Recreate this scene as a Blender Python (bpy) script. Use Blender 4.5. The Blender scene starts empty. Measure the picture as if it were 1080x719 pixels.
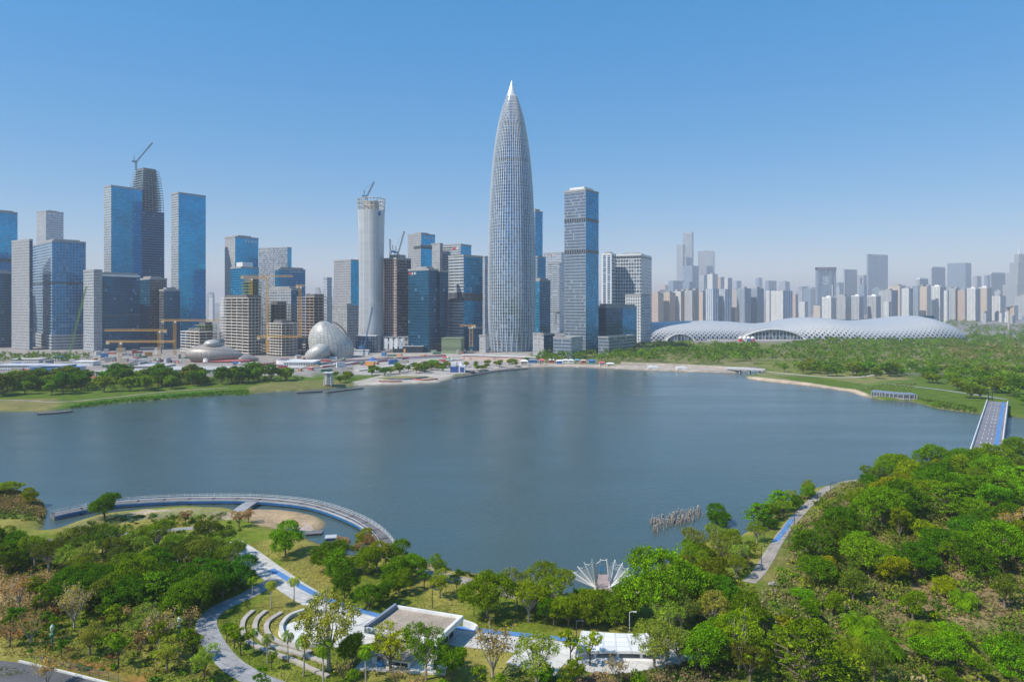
import bpy, math, random
import numpy as np
from mathutils import Vector, Matrix

# ------------------------------------------------------------------ camera, sky, sun, exposure
R = math.radians
SC = bpy.context.scene
COL = SC.collection
CAMH = 71.0            # drone height above the lake, metres
FPX = 720.0            # focal length in photo pixels (24 mm on 36 mm)
HOR = 320.0            # photo row of the horizon

cd = bpy.data.cameras.new('camera')
cam = bpy.data.objects.new('camera', cd)
COL.objects.link(cam)
cam.location = (0, 0, CAMH)
cam.rotation_euler = (R(90), 0, 0)
cd.sensor_width = 36
cd.lens = 24
cd.shift_y = -39.5 / 1080
cd.clip_start = 1
cd.clip_end = 40000
SC.camera = cam

SUN_EL, SUN_AZ = 49.0, 246.0            # azimuth clockwise from +Y
to_sun = Vector((math.sin(R(SUN_AZ)) * math.cos(R(SUN_EL)), math.cos(R(SUN_AZ)) * math.cos(R(SUN_EL)), math.sin(R(SUN_EL))))
sd = bpy.data.lights.new('sun', 'SUN')
sd.energy = 4.6
sd.angle = R(0.5)
sd.color = (1.0, 0.93, 0.82)
so = bpy.data.objects.new('sun', sd)
COL.objects.link(so)
so.rotation_euler = to_sun.to_track_quat('Z', 'Y').to_euler()
so.location = to_sun * 500

W = bpy.data.worlds.new('World')
SC.world = W
W.use_nodes = True
wn = W.node_tree
wn.nodes.clear()
w_out = wn.nodes.new('ShaderNodeOutputWorld')
w_bg = wn.nodes.new('ShaderNodeBackground')
w_sky = wn.nodes.new('ShaderNodeTexSky')
w_sky.sky_type = 'NISHITA'
w_sky.sun_disc = False
w_sky.sun_elevation = R(SUN_EL)
w_sky.sun_rotation = R(SUN_AZ)
w_sky.altitude = 0
w_sky.air_density = 1.0
w_sky.dust_density = 0.0
w_sky.ozone_density = 6.0
w_bg.inputs['Strength'].default_value = 0.10
w_gm = wn.nodes.new('ShaderNodeGamma')
w_gm.inputs['Gamma'].default_value = 0.35
w_hs = wn.nodes.new('ShaderNodeHueSaturation')
w_hs.inputs['Saturation'].default_value = 2.4
w_hs.inputs['Value'].default_value = 3.6
wn.links.new(w_sky.outputs[0], w_gm.inputs['Color'])
wn.links.new(w_gm.outputs[0], w_hs.inputs['Color'])
w_tn = wn.nodes.new('ShaderNodeMix')
w_tn.data_type = 'RGBA'
w_tn.blend_type = 'MULTIPLY'
w_tn.inputs[0].default_value = 1.0
w_tn.inputs[7].default_value = (1.05, .935, 1.0, 1)
wn.links.new(w_hs.outputs[0], w_tn.inputs[6])
wn.links.new(w_tn.outputs[2], w_bg.inputs['Color'])
wn.links.new(w_bg.outputs[0], w_out.inputs['Surface'])

SC.view_settings.view_transform = 'Standard'
SC.view_settings.look = 'None'
SC.view_settings.exposure = 0.25
SC.view_settings.gamma = 1.0
SC.view_settings.use_curve_mapping = False
HAZE = 1.25e-4
SC.cycles.max_bounces = 6
SC.cycles.diffuse_bounces = 2
SC.cycles.glossy_bounces = 3
SC.cycles.transmission_bounces = 3
SC.cycles.volume_bounces = 1
SC.cycles.caustics_reflective = False
SC.cycles.caustics_refractive = False
SC.cycles.use_denoising = True

rng = random.Random(7)
nrg = np.random.default_rng(7)

# ------------------------------------------------------------------ measuring: photo pixel -> point on the ground
def G(px, py, z=1.8):
    Y = (CAMH - z) * FPX / (py - HOR)
    return ((px - 540.0) / FPX * Y, Y)

def zat(py, Y):
    return CAMH + (HOR - py) * Y / FPX

def xat(px, Y):
    return (px - 540.0) / FPX * Y

def pix(x, y, z):
    return (540 + FPX * x / y, HOR + FPX * (CAMH - z) / y)

# ------------------------------------------------------------------ mesh builder
class MB:
    def __init__(s):
        s.v, s.f, s.u, s.m = [], [], [], []

    def face(s, pts, uv=None, mi=0):
        b = len(s.v)
        s.v.extend(pts)
        s.f.append(tuple(range(b, b + len(pts))))
        s.u.append(uv or [(0.0, 0.0)] * len(pts))
        s.m.append(mi)

    def prism(s, poly, z0, z1, mi=0, top=None, bottom=False, u0=0.0):
        n = len(poly)
        u = u0
        for i in range(n):
            a, b = poly[i], poly[(i + 1) % n]
            d = math.hypot(b[0] - a[0], b[1] - a[1])
            k = mi[i] if isinstance(mi, (list, tuple)) else mi
            s.face([(a[0], a[1], z0), (b[0], b[1], z0), (b[0], b[1], z1), (a[0], a[1], z1)],
                   [(u, z0), (u + d, z0), (u + d, z1), (u, z1)], k)
            u += d
        t = top if top is not None else (mi[0] if isinstance(mi, (list, tuple)) else mi)
        s.face([(p[0], p[1], z1) for p in poly], [(p[0], p[1]) for p in poly], t)
        if bottom:
            s.face([(p[0], p[1], z0) for p in reversed(poly)], None, t)

    def box(s, c, size, rz=0.0, mi=0):
        hx, hy, hz = size[0] / 2, size[1] / 2, size[2] / 2
        ca, sa = math.cos(rz), math.sin(rz)
        poly = [(c[0] + x * ca - y * sa, c[1] + x * sa + y * ca) for x, y in ((-hx, -hy), (hx, -hy), (hx, hy), (-hx, hy))]
        s.prism(poly, c[2] - hz, c[2] + hz, mi, bottom=True)

    def bar(s, a, b, w, mi=0):
        s.tube([a, b], [w / 2, w / 2], 4, mi)

    def tube(s, pts, rad, n=8, mi=0, cap=True):
        rings = []
        P = [Vector(p) for p in pts]
        for i, p in enumerate(P):
            t = (P[min(i + 1, len(P) - 1)] - P[max(i - 1, 0)]).normalized()
            ref = Vector((0, 0, 1)) if abs(t.z) < 0.9 else Vector((1, 0, 0))
            a = t.cross(ref).normalized()
            b = a.cross(t)
            r = rad[i] if isinstance(rad, (list, tuple)) else rad
            rings.append([tuple(p + a * (r * math.cos(2 * math.pi * k / n)) + b * (r * math.sin(2 * math.pi * k / n))) for k in range(n)])
        for i in range(len(rings) - 1):
            for k in range(n):
                k2 = (k + 1) % n
                s.face([rings[i][k], rings[i + 1][k], rings[i + 1][k2], rings[i][k2]], None, mi)
        if cap:
            s.face(list(rings[-1]), None, mi)
            s.face(list(reversed(rings[0])), None, mi)

    def loft(s, rings, us, vs, closed=True, mi=0, caps=False):
        """rings of equal length; u per column, v per ring"""
        n = len(rings[0])
        for i in range(len(rings) - 1):
            for k in range(n if closed else n - 1):
                k2 = (k + 1) % n
                ua, ub = us[k], us[k + 1] if k + 1 < len(us) else us[k] + (us[1] - us[0])
                va, vb = vs[i], vs[i + 1]
                s.face([rings[i][k], rings[i][k2], rings[i + 1][k2], rings[i + 1][k]],
                       [(ua, va), (ub, va), (ub, vb), (ua, vb)], mi(i, k) if callable(mi) else mi)
        if caps:
            s.face(list(rings[-1]), None, 0)

    def ribbon(s, pts, width, zf, th=0.0, mi=0, off=0.0):
        """a strip following pts (x,y); zf(x,y) gives its height; th > 0 gives it thickness (upward)"""
        P = smooth(pts)
        L, Rr = [], []
        for i, p in enumerate(P):
            a, b = P[max(i - 1, 0)], P[min(i + 1, len(P) - 1)]
            d = math.hypot(b[0] - a[0], b[1] - a[1]) or 1
            nx, ny = -(b[1] - a[1]) / d, (b[0] - a[0]) / d
            w = width / 2
            L.append((p[0] + nx * (off + w), p[1] + ny * (off + w)))
            Rr.append((p[0] + nx * (off - w), p[1] + ny * (off - w)))
        u = 0.0
        for i in range(len(P) - 1):
            d = math.hypot(P[i + 1][0] - P[i][0], P[i + 1][1] - P[i][1])
            q = [Rr[i], Rr[i + 1], L[i + 1], L[i]]
            z = [zf(*c) for c in q]
            s.face([(c[0], c[1], h + th) for c, h in zip(q, z)], [(u, 0), (u + d, 0), (u + d, width), (u, width)], mi)
            if th > 0:
                for k, (a, b) in enumerate(((0, 1), (2, 3))):
                    s.face([(q[b][0], q[b][1], z[b] + th), (q[b][0], q[b][1], z[b] - .2), (q[a][0], q[a][1], z[a] - .2), (q[a][0], q[a][1], z[a] + th)][::-1],
                           [(u, 0), (u + d, 0), (u + d, th), (u, th)], mi)
                if i == 0:
                    a, b = q[3], q[0]
                    s.face([(a[0], a[1], z[3] - .2), (b[0], b[1], z[0] - .2), (b[0], b[1], z[0] + th), (a[0], a[1], z[3] + th)], None, mi)
                if i == len(P) - 2:
                    a, b = q[1], q[2]
                    s.face([(a[0], a[1], z[1] - .2), (b[0], b[1], z[2] - .2), (b[0], b[1], z[2] + th), (a[0], a[1], z[1] + th)], None, mi)
            u += d

    def build(s, name, mats, parent=None, org=(0, 0, 0), smooth_=False, dup=False):
        me = bpy.data.meshes.new(name)
        o0 = org
        me.from_pydata([(p[0] - o0[0], p[1] - o0[1], p[2] - o0[2]) for p in s.v], [], s.f)
        uvl = me.uv_layers.new(name='UVMap')
        uvl.data.foreach_set('uv', np.array([c for f in s.u for p in f for c in p], dtype=np.float32))
        for m in (mats if isinstance(mats, (list, tuple)) else [mats]):
            me.materials.append(m)
        me.polygons.foreach_set('material_index', s.m)
        if smooth_:
            import bmesh
            bm = bmesh.new()
            bm.from_mesh(me)
            bmesh.ops.remove_doubles(bm, verts=bm.verts, dist=1e-4)
            bm.to_mesh(me)
            bm.free()
            me.polygons.foreach_set('use_smooth', [True] * len(me.polygons))
        me.update()
        o = bpy.data.objects.new(name, me)
        COL.objects.link(o)
        if parent:
            o.parent = parent
        return o

def smooth(pts, k=6):
    """Catmull-Rom through pts"""
    if len(pts) < 3:
        return list(pts)
    P = [pts[0]] + list(pts) + [pts[-1]]
    out = []
    for i in range(1, len(P) - 2):
        p0, p1, p2, p3 = (np.array(q, float) for q in P[i - 1:i + 3])
        for j in range(k):
            t = j / k
            out.append(tuple(0.5 * ((2 * p1) + (-p0 + p2) * t + (2 * p0 - 5 * p1 + 4 * p2 - p3) * t * t + (-p0 + 3 * p1 - 3 * p2 + p3) * t ** 3)))
    out.append(tuple(pts[-1]))
    return out

def fast_mesh(name, verts, quads, mats, matidx=None):
    me = bpy.data.meshes.new(name)
    nv, nq = len(verts), len(quads)
    me.vertices.add(nv)
    me.vertices.foreach_set('co', np.asarray(verts, np.float32).ravel())
    me.loops.add(nq * 4)
    me.loops.foreach_set('vertex_index', np.asarray(quads, np.int32).ravel())
    me.polygons.add(nq)
    me.polygons.foreach_set('loop_start', np.arange(0, nq * 4, 4, dtype=np.int32))
    for m in mats:
        me.materials.append(m)
    if matidx is not None:
        me.polygons.foreach_set('material_index', np.asarray(matidx, np.int32))
    me.update(calc_edges=True)
    return me

def tag(o, label=None, cat=None, group=None, kind=None):
    if label: o['label'] = label
    if cat: o['category'] = cat
    if group: o['group'] = group
    if kind: o['kind'] = kind
    return o

def thing(name, loc, label, cat, group=None, rz=0.0):
    o = bpy.data.objects.new(name, None)
    o.empty_display_size = 1
    COL.objects.link(o)
    o.location = loc
    o.rotation_euler = (0, 0, rz)
    return tag(o, label, cat, group)

def copy_tree(o, parent=None):
    c = o.copy()
    COL.objects.link(c)
    if parent: c.parent = parent
    for ch in KIDS.get(o.name, [x for x in o.children]):
        copy_tree(ch, c)
    return c
KIDS = {}

_U = 'first second third fourth fifth sixth seventh eighth ninth tenth eleventh twelfth thirteenth fourteenth fifteenth sixteenth seventeenth eighteenth nineteenth'.split()
ORD = [''] + _U
for _t, _th in (('twenty', 'twentieth'), ('thirty', 'thirtieth'), ('forty', 'fortieth'), ('fifty', 'fiftieth')):
    ORD += [_th] + [f'{_t}-{u}' for u in _U[:9]]

# ------------------------------------------------------------------ materials
class NT:
    def __init__(s, name):
        s.mat = bpy.data.materials.new(name)
        s.mat.use_nodes = True
        s.t = s.mat.node_tree
        s.t.nodes.clear()
        s.out = s.t.nodes.new('ShaderNodeOutputMaterial')

    def n(s, typ, **kw):
        nd = s.t.nodes.new('ShaderNode' + typ)
        for k, v in kw.items():
            setattr(nd, k, v)
        return nd

    def set(s, sock, v):
        if hasattr(v, 'is_output') or hasattr(v, 'links'):
            s.t.links.new(v, sock)
        else:
            if isinstance(v, (tuple, list)) and len(v) == 3 and sock.type == 'RGBA':
                v = (*v, 1)
            sock.default_value = v

    def math(s, op, a, b=0.0, c=None, clamp=False):
        nd = s.n('Math', operation=op, use_clamp=clamp)
        s.set(nd.inputs[0], a)
        s.set(nd.inputs[1], b)
        if c is not None: s.set(nd.inputs[2], c)
        return nd.outputs[0]

    def mix(s, f, a, b, mode='MIX'):
        nd = s.n('Mix', data_type='RGBA', blend_type=mode)
        s.set(nd.inputs[0], f)
        s.set(nd.inputs[6], a)
        s.set(nd.inputs[7], b)
        return nd.outputs[2]

    def ramp(s, f, lo, hi, a=0.0, b=1.0):
        nd = s.n('MapRange')
        s.set(nd.inputs[0], f)
        nd.inputs[1].default_value, nd.inputs[2].default_value = lo, hi
        nd.inputs[3].default_value, nd.inputs[4].default_value = a, b
        return nd.outputs[0]

    def noise(s, vec, scale, detail=2.0, rough=0.5):
        nd = s.n('TexNoise')
        if vec is not None: s.set(nd.inputs['Vector'], vec)
        nd.inputs['Scale'].default_value = scale
        nd.inputs['Detail'].default_value = detail
        nd.inputs['Roughness'].default_value = rough
        return nd.outputs[0]

    def bsdf(s, col, rough=0.6, metal=0.0, spec=0.5, normal=None):
        b = s.n('BsdfPrincipled')
        s.set(b.inputs['Base Color'], col)
        s.set(b.inputs['Roughness'], rough)
        s.set(b.inputs['Metallic'], metal)
        s.set(b.inputs['Specular IOR Level'], spec)
        if normal is not None: s.set(b.inputs['Normal'], normal)
        return b.outputs[0]

    def done(s, sh):
        s.t.links.new(sh, s.out.inputs['Surface'])
        return s.mat

_PL = {}
def plain(name, col, rough=0.6, metal=0.0, var=0.18, scale=0.4, spec=0.4):
    if name in _PL: return _PL[name]
    t = NT(name)
    g = t.n('NewGeometry')
    n1 = t.noise(g.outputs['Position'], scale, 4.0, 0.6)
    n2 = t.noise(g.outputs['Position'], scale * 0.13, 2.0)
    k = t.math('ADD', t.ramp(n1, 0.3, 0.7, -var, var), t.ramp(n2, 0.3, 0.7, 1 - var * .6, 1 + var * .6))
    nd = t.n('VectorMath', operation='SCALE')
    nd.inputs[0].default_value = col
    t.set(nd.inputs['Scale'], k)
    _PL[name] = t.done(t.bsdf(nd.outputs[0], rough, metal, spec))
    return _PL[name]

def facade(name, glass, frame, floor=4.0, bay=3.0, bf=0.28, mf=0.12, metal=0.45, rough=0.12, var=0.35, blind=(0.45, 0.5, 0.52), blind_amt=0.10, zones=0.5):
    """curtain wall or punched wall, UV in metres"""
    t = NT(name)
    uv = t.n('UVMap').outputs[0]
    sp = t.n('SeparateXYZ')
    t.set(sp.inputs[0], uv)
    u = t.math('DIVIDE', sp.outputs[0], bay)
    v = t.math('DIVIDE', sp.outputs[1], floor)
    fu, fv = t.math('FRACT', u), t.math('FRACT', v)
    mull = t.math('LESS_THAN', fu, mf)
    band = t.math('LESS_THAN', fv, bf)
    fr = t.math('MAXIMUM', mull, band)
    cb = t.n('CombineXYZ')
    t.set(cb.inputs[0], t.math('FLOOR', u))
    t.set(cb.inputs[1], t.math('FLOOR', v))
    wn_ = t.n('TexWhiteNoise', noise_dimensions='2D')
    t.set(wn_.inputs['Vector'], cb.outputs[0])
    r = wn_.outputs[0]
    g2 = tuple(c * (1 - var) for c in glass)
    g3 = tuple(min(1, c * (1 + var)) for c in glass)
    gc = t.mix(r, g2, g3)
    zn = t.noise(uv, 0.02, 3.0, 0.6)
    gc = t.mix(t.ramp(zn, 0.42, 0.62, 0, zones), gc, tuple(c * 0.45 for c in glass))
    isb = t.math('GREATER_THAN', r, 1 - blind_amt)
    gc = t.mix(t.math('MULTIPLY', isb, .28), gc, blind)
    fn = t.noise(uv, 0.06, 3.0)
    fc = t.mix(t.ramp(fn, 0.3, 0.7, 0.0, 0.35), frame, tuple(c * 0.75 for c in frame))
    col = t.mix(fr, gc, fc)
    gl = t.math('SUBTRACT', 1.0, t.math('MAXIMUM', fr, t.math('MULTIPLY', isb, .5)))
    ro = t.math('ADD', t.math('MULTIPLY', gl, rough - 0.55), 0.55)
    # each pane sits a touch out of true
    nm = t.n('NewGeometry').outputs['Normal']
    w2 = t.n('TexWhiteNoise', noise_dimensions='2D')
    t.set(w2.inputs['Vector'], cb.outputs[0])
    sv = t.n('VectorMath', operation='SUBTRACT')
    t.set(sv.inputs[0], w2.outputs[1]); sv.inputs[1].default_value = (0.5, 0.5, 0.5)
    ss = t.n('VectorMath', operation='SCALE')
    t.set(ss.inputs[0], sv.outputs[0]); ss.inputs['Scale'].default_value = 0.022
    ad = t.n('VectorMath', operation='ADD')
    t.set(ad.inputs[0], nm); t.set(ad.inputs[1], ss.outputs[0])
    nz = t.n('VectorMath', operation='NORMALIZE')
    t.set(nz.inputs[0], ad.outputs[0])
    return t.done(t.bsdf(col, ro, t.math('MULTIPLY', gl, metal), 0.5, nz.outputs[0]))

def leaf_mat(name, dark, light):
    t = NT(name)
    tc = t.n('TexCoord').outputs['Object']
    oi = t.n('ObjectInfo')
    ri = t.n('NewGeometry').outputs['Random Per Island']
    nz = t.noise(tc, 0.45, 2.0)
    c = t.mix(t.ramp(nz, 0.32, 0.68), dark, light)
    c = t.mix(1.0, c, oi.outputs['Color'], 'MULTIPLY')
    k = t.math('MULTIPLY', t.ramp(ri, 0, 1, 0.55, 1.75), t.ramp(oi.outputs['Random'], 0, 1, 0.8, 1.2))
    sc = t.n('VectorMath', operation='SCALE')
    t.set(sc.inputs[0], c); t.set(sc.inputs['Scale'], k)
    b = t.bsdf(sc.outputs[0], 0.7, 0, 0.03)
    tr = t.n('BsdfTranslucent')
    yy = t.mix(1.0, sc.outputs[0], (1.35, 1.3, 0.4), 'MULTIPLY')
    t.set(tr.inputs['Color'], yy)
    mx = t.n('MixShader')
    mx.inputs[0].default_value = 0.3
    t.t.links.new(b, mx.inputs[1]); t.t.links.new(tr.outputs[0], mx.inputs[2])
    return t.done(mx.outputs[0])
# ------------------------------------------------------------------ terrain
LAKE_PX = [(-500, 452), (-200, 443), (-60, 436), (0, 434), (45, 434), (75, 431), (130, 425), (190, 420), (240, 416.5), (262, 417), (272, 414.5), (300, 412.5), (330, 411),
           (375, 407), (430, 405), (460, 403.5), (474, 401), (480, 398), (492, 396), (510, 391.5), (540, 388.5), (570, 387), (610, 387), (650, 389), (690, 391), (740, 392.5),
           (772, 393.5), (786, 392), (796, 389.5), (804, 390), (800, 394), (786, 397), (790, 399.5), (810, 402.5), (840, 405.5), (870, 409), (900, 414), (915, 419), (930, 422),
           (960, 423), (985, 430), (1030, 436), (1085, 441), (1200, 447), (1500, 452), (1500, 474), (1200, 478), (1100, 484), (1060, 489), (1000, 493), (930, 503), (885, 509), (850, 518), (825, 533),
           (800, 553), (780, 566), (768, 569), (750, 569), (735, 574), (715, 586), (700, 596), (672, 608), (650, 622), (625, 623), (600, 627), (570, 625), (540, 617),
           (510, 606), (480, 602), (450, 594), (425, 584), (405, 578), (392, 586), (372, 586), (345, 577), (322, 566), (300, 558), (292, 553), (310, 557), (330, 560.5), (341, 557),
           (343, 551), (335, 546), (318, 541), (296, 538), (272, 537.5), (256, 539.5), (240, 537.5), (200, 534.5), (150, 537.5), (105, 544), (76, 552), (54, 560), (42, 560), (45, 552), (50, 540),
           (46, 530), (38, 523), (15, 518), (-40, 514), (-160, 510), (-500, 500)]
LAKE = np.array([G(px, py, 0.0) for px, py in LAKE_PX])

def poly_sdf(X, Y, P):
    """signed distance, positive outside"""
    X = np.asarray(X, float); Y = np.asarray(Y, float)
    d2 = np.full(X.shape, 1e18)
    ins = np.zeros(X.shape, bool)
    n = len(P)
    for i in range(n):
        ax, ay = P[i]; bx, by = P[(i + 1) % n]
        ex, ey = bx - ax, by - ay
        L = ex * ex + ey * ey
        if L < 1e-9: continue
        t = np.clip(((X - ax) * ex + (Y - ay) * ey) / L, 0, 1)
        d2 = np.minimum(d2, (X - ax - t * ex) ** 2 + (Y - ay - t * ey) ** 2)
        if ay != by:
            c = ((ay > Y) != (by > Y)) & (X < (bx - ax) * (Y - ay) / (by - ay) + ax)
            ins ^= c
    d = np.sqrt(d2)
    return np.where(ins, -d, d)

_LT = np.random.default_rng(3).random((256, 256))
def vnoise(X, Y, s):
    x, y = np.asarray(X) * s, np.asarray(Y) * s
    xi, yi = np.floor(x).astype(int), np.floor(y).astype(int)
    fx, fy = x - xi, y - yi
    fx, fy = fx * fx * (3 - 2 * fx), fy * fy * (3 - 2 * fy)
    g = lambda a, b: _LT[a % 256, b % 256]
    return (g(xi, yi) * (1 - fx) + g(xi + 1, yi) * fx) * (1 - fy) + (g(xi, yi + 1) * (1 - fx) + g(xi + 1, yi + 1) * fx) * fy

def fbm(X, Y, s):
    return (vnoise(X, Y, s) * .55 + vnoise(X, Y, s * 2.3) * .28 + vnoise(X, Y, s * 5.1) * .17)

def grow(a, b, st, k=1.18):
    out = [a]
    while abs(out[-1]) < abs(b):
        out.append(out[-1] + st); st *= k
    return out
xs = sorted(set([-x for x in grow(345, 9500, 8)] + list(np.arange(-340, 340, 2.0)) + [340.0] + grow(345, 9500, 8)))
ys = sorted(set([-y for y in grow(100, 2500, 30, 1.5)] + list(np.arange(-60, 80, 20.0)) + list(np.arange(80, 330, 1.5)) + list(np.arange(330, 900, 4.0)) + grow(900, 14500, 8)))
XS, YS = np.array(xs), np.array(ys)
GX, GY = np.meshgrid(XS, YS)
SDF = poly_sdf(GX, GY, LAKE)
SDF = SDF + (vnoise(GX, GY, .12) - .5) * 2.2 * np.clip(1.2 - np.abs(SDF) / 12, 0, 1)
def height(d, X, Y):
    z = np.where(d < 0, np.clip(d / 3.5, -1, 0) * 2.0, 1.8 * (1 - np.exp(-np.clip(d, 0, None) / 2.2)))
    land = np.clip((d - 4) / 30, 0, 1)
    hill = 6.5 * np.exp(-(((X - 135) / 62) ** 2 + ((Y - 185) / 62) ** 2)) * land
    lump = (fbm(X, Y, .05) - .5) * .9 * np.clip((d - 3) / 10, 0, 1) * (Y < 330)
    return z + hill + lump * np.clip((X - 35) / 30, 0.1, 1)
GZ = height(SDF, GX, GY)

def _interp(A, x, y):
    i = int(np.clip(np.searchsorted(XS, x) - 1, 0, len(XS) - 2)); j = int(np.clip(np.searchsorted(YS, y) - 1, 0, len(YS) - 2))
    fx = (x - XS[i]) / (XS[i + 1] - XS[i]); fy = (y - YS[j]) / (YS[j + 1] - YS[j])
    return float((A[j, i] * (1 - fx) + A[j, i + 1] * fx) * (1 - fy) + (A[j + 1, i] * (1 - fx) + A[j + 1, i + 1] * fx) * fy)
def terr(x, y): return _interp(GZ, x, y)
def shore(x, y): return _interp(SDF, x, y)
def T(px, py):
    """the terrain point seen at a photo pixel"""
    z = 1.8
    for _ in range(8):
        x, y = G(px, py, z)
        z = terr(x, y)
    return (x, y, z)

def pxpoly(pts, z=1.8):
    return np.array([G(px, py, z) for px, py in pts])

# albedo of the ground: grass, dry grass, bare soil, sand, paving (real material zones)
COLR = np.zeros(GX.shape + (3,))
nz1, nz2 = fbm(GX, GY, .06), fbm(GX, GY, .3)
def blend(mask, col, alt=None, amt=0.35):
    global COLR
    c = np.array(col)[None, None, :] * np.ones(GX.shape + (3,))
    if alt is not None:
        c = c + (np.array(alt) - np.array(col))[None, None, :] * np.clip((nz1 - .5) * 4 * amt + .5, 0, 1)[..., None]
    COLR = COLR * (1 - mask[..., None]) + c * mask[..., None]
def zone(pts, col, alt=None, soft=3.0, jit=6.0, z=1.8):
    d = poly_sdf(GX, GY, pxpoly(pts, z))
    d = d + (nz2 - .5) * jit
    blend(np.clip(.5 - d / soft, 0, 1), col, alt, 1.0)
GRASS, DRY, SOIL, SAND, PAVE = (.10, .16, .012), (.30, .22, .08), (.36, .15, .055), (.50, .36, .22), (.46, .40, .34)
LAWN, LAWN2 = (.155, .205, .018), (.30, .265, .06)
COLR[:] = np.array(GRASS)
blend(np.clip((GY - 640) / 60, 0, 1), (.30, .28, .26), (.22, .21, .20))                       # the city beyond
blend((GY < 335).astype(float), LAWN, LAWN2, 1.2)
zone([(0, 590), (40, 590), (60, 620), (45, 650), (0, 660), (-200, 690), (-200, 600)], (.36, .25, .10), (.26, .20, .08), 5, 8)   # dry brown slope at the left
zone([(0, 655), (42, 652), (62, 658), (40, 668), (0, 672), (-40, 672)], SOIL, (.42, .2, .08), 2, 3)
zone([(70, 690), (110, 700), (160, 712), (150, 719), (110, 712), (70, 702)], SOIL, LAWN, 3, 4)
zone([(-60, 512), (10, 514), (46, 524), (50, 540), (40, 545), (-60, 536)], (.34, .22, .09), (.28, .19, .06), 2, 4)   # brown reedy headland
zone([(-60, 532), (0, 528), (30, 536), (36, 545), (0, 548), (-60, 550)], (.17, .20, .03), (.10, .15, .02), 3, 4)
zone([(250, 541), (272, 533), (300, 535), (330, 541), (348, 551), (345, 560), (328, 563), (300, 558), (270, 552)], SAND, (.44, .32, .19), 1.5, 1.5)
zone([(60, 557), (80, 550), (105, 543), (150, 537), (200, 534), (240, 537), (262, 536), (250, 546), (150, 548), (90, 558)], (.50, .39, .27), (.24, .24, .09), 1.5, 6)
zone([(1100, 470), (900, 503), (850, 523), (800, 600), (770, 680), (760, 760), (1300, 760), (1300, 470)], (.12, .17, .02), (.22, .19, .06), 6, 8)
zone([(930, 590), (1080, 560), (1120, 719), (1000, 719), (900, 640)], (.30, .21, .11), (.14, .16, .04), 8, 14)
zone([(790, 610), (812, 560), (835, 535), (818, 560), (800, 600)], LAWN, LAWN2, 3, 3)
# far shore, left to right
zone([(-300, 440), (-60, 437), (0, 436), (55, 436), (65, 426), (60, 420), (0, 421), (-300, 424)], (.24, .21, .075), (.20, .20, .06), 5, 6)
zone([(48, 434), (80, 430), (140, 424), (240, 415), (262, 416), (262, 411), (235, 411), (150, 417), (90, 424), (55, 430)], (.085, .20, .015), (.07, .15, .02), 4, 5)
zone([(-300, 404), (-300, 392), (60, 392), (180, 398), (310, 395), (330, 398), (330, 360), (-300, 360)], (.36, .32, .285), (.30, .27, .25), 6, 10)   # building site
zone([(262, 413), (262, 408), (290, 403), (345, 400), (372, 404), (372, 409), (330, 410), (290, 413)], (.22, .20, .07), (.17, .18, .05), 4, 6)
zone([(376, 406), (372, 403), (400, 396), (480, 393), (470, 402), (430, 404)], (.55, .50, .43), (.48, .43, .37), 4, 4)
zone([(372, 395), (372, 372), (560, 372), (560, 388), (500, 391), (480, 394), (430, 395)], (.46, .42, .38), (.38, .35, .32), 6, 8)
zone([(396, 398.5), (420, 396.5), (450, 396.5), (458, 398), (440, 400), (410, 401)], (.20, .21, .06), (.25, .23, .08), 3, 3)
zone([(560, 387), (610, 387), (690, 391), (770, 393), (796, 389), (790, 386.5), (690, 385), (610, 382), (560, 382)], (.50, .42, .35), (.44, .37, .31), 3, 4)
zone([(560, 383), (800, 387), (1100, 380), (1100, 358), (850, 360), (690, 362), (560, 372)], (.14, .17, .04), (.24, .22, .09), 6, 10)
zone([(789, 399), (800, 395), (850, 396), (905, 404), (940, 412), (960, 400), (930, 390), (850, 390), (800, 392), (900, 417)], (.20, .23, .06), (.25, .23, .085), 4, 6)
zone([(900, 408), (930, 402), (960, 400), (975, 405), (950, 414), (920, 413)], (.14, .20, .03), (.11, .18, .03), 4, 4)
zone([(784, 396), (800, 397.5), (850, 403), (905, 411), (922, 418), (925, 423), (895, 420), (840, 411), (784, 402)], (.62, .49, .36), (.55, .43, .31), 2, 2)
zone([(1085, 438), (1030, 433), (985, 427), (960, 422), (990, 431), (1030, 437), (1090, 443)], (.24, .2, .1), (.2, .19, .07), 2, 3)
zone([(800, 391), (850, 393.5), (960, 393), (1300, 404), (1300, 378), (800, 380)], (.13, .18, .02), (.22, .22, .06), 5, 6)
zone([(925, 505), (985, 497), (1100, 488), (1250, 500), (1250, 570), (1080, 575), (960, 590), (880, 600), (862, 575), (888, 540)], (.12, .17, .015), (.2, .19, .05), 6, 8)
# muddy bed, and a stony strip of shore
blend(np.clip((1.6 - SDF) / 1.0, 0, 1) * .55, (.30, .24, .17), (.2, .17, .11), 1)
blend(np.clip(-SDF / 1.0, 0, 1), (.10, .10, .06), (.08, .09, .06))

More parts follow.
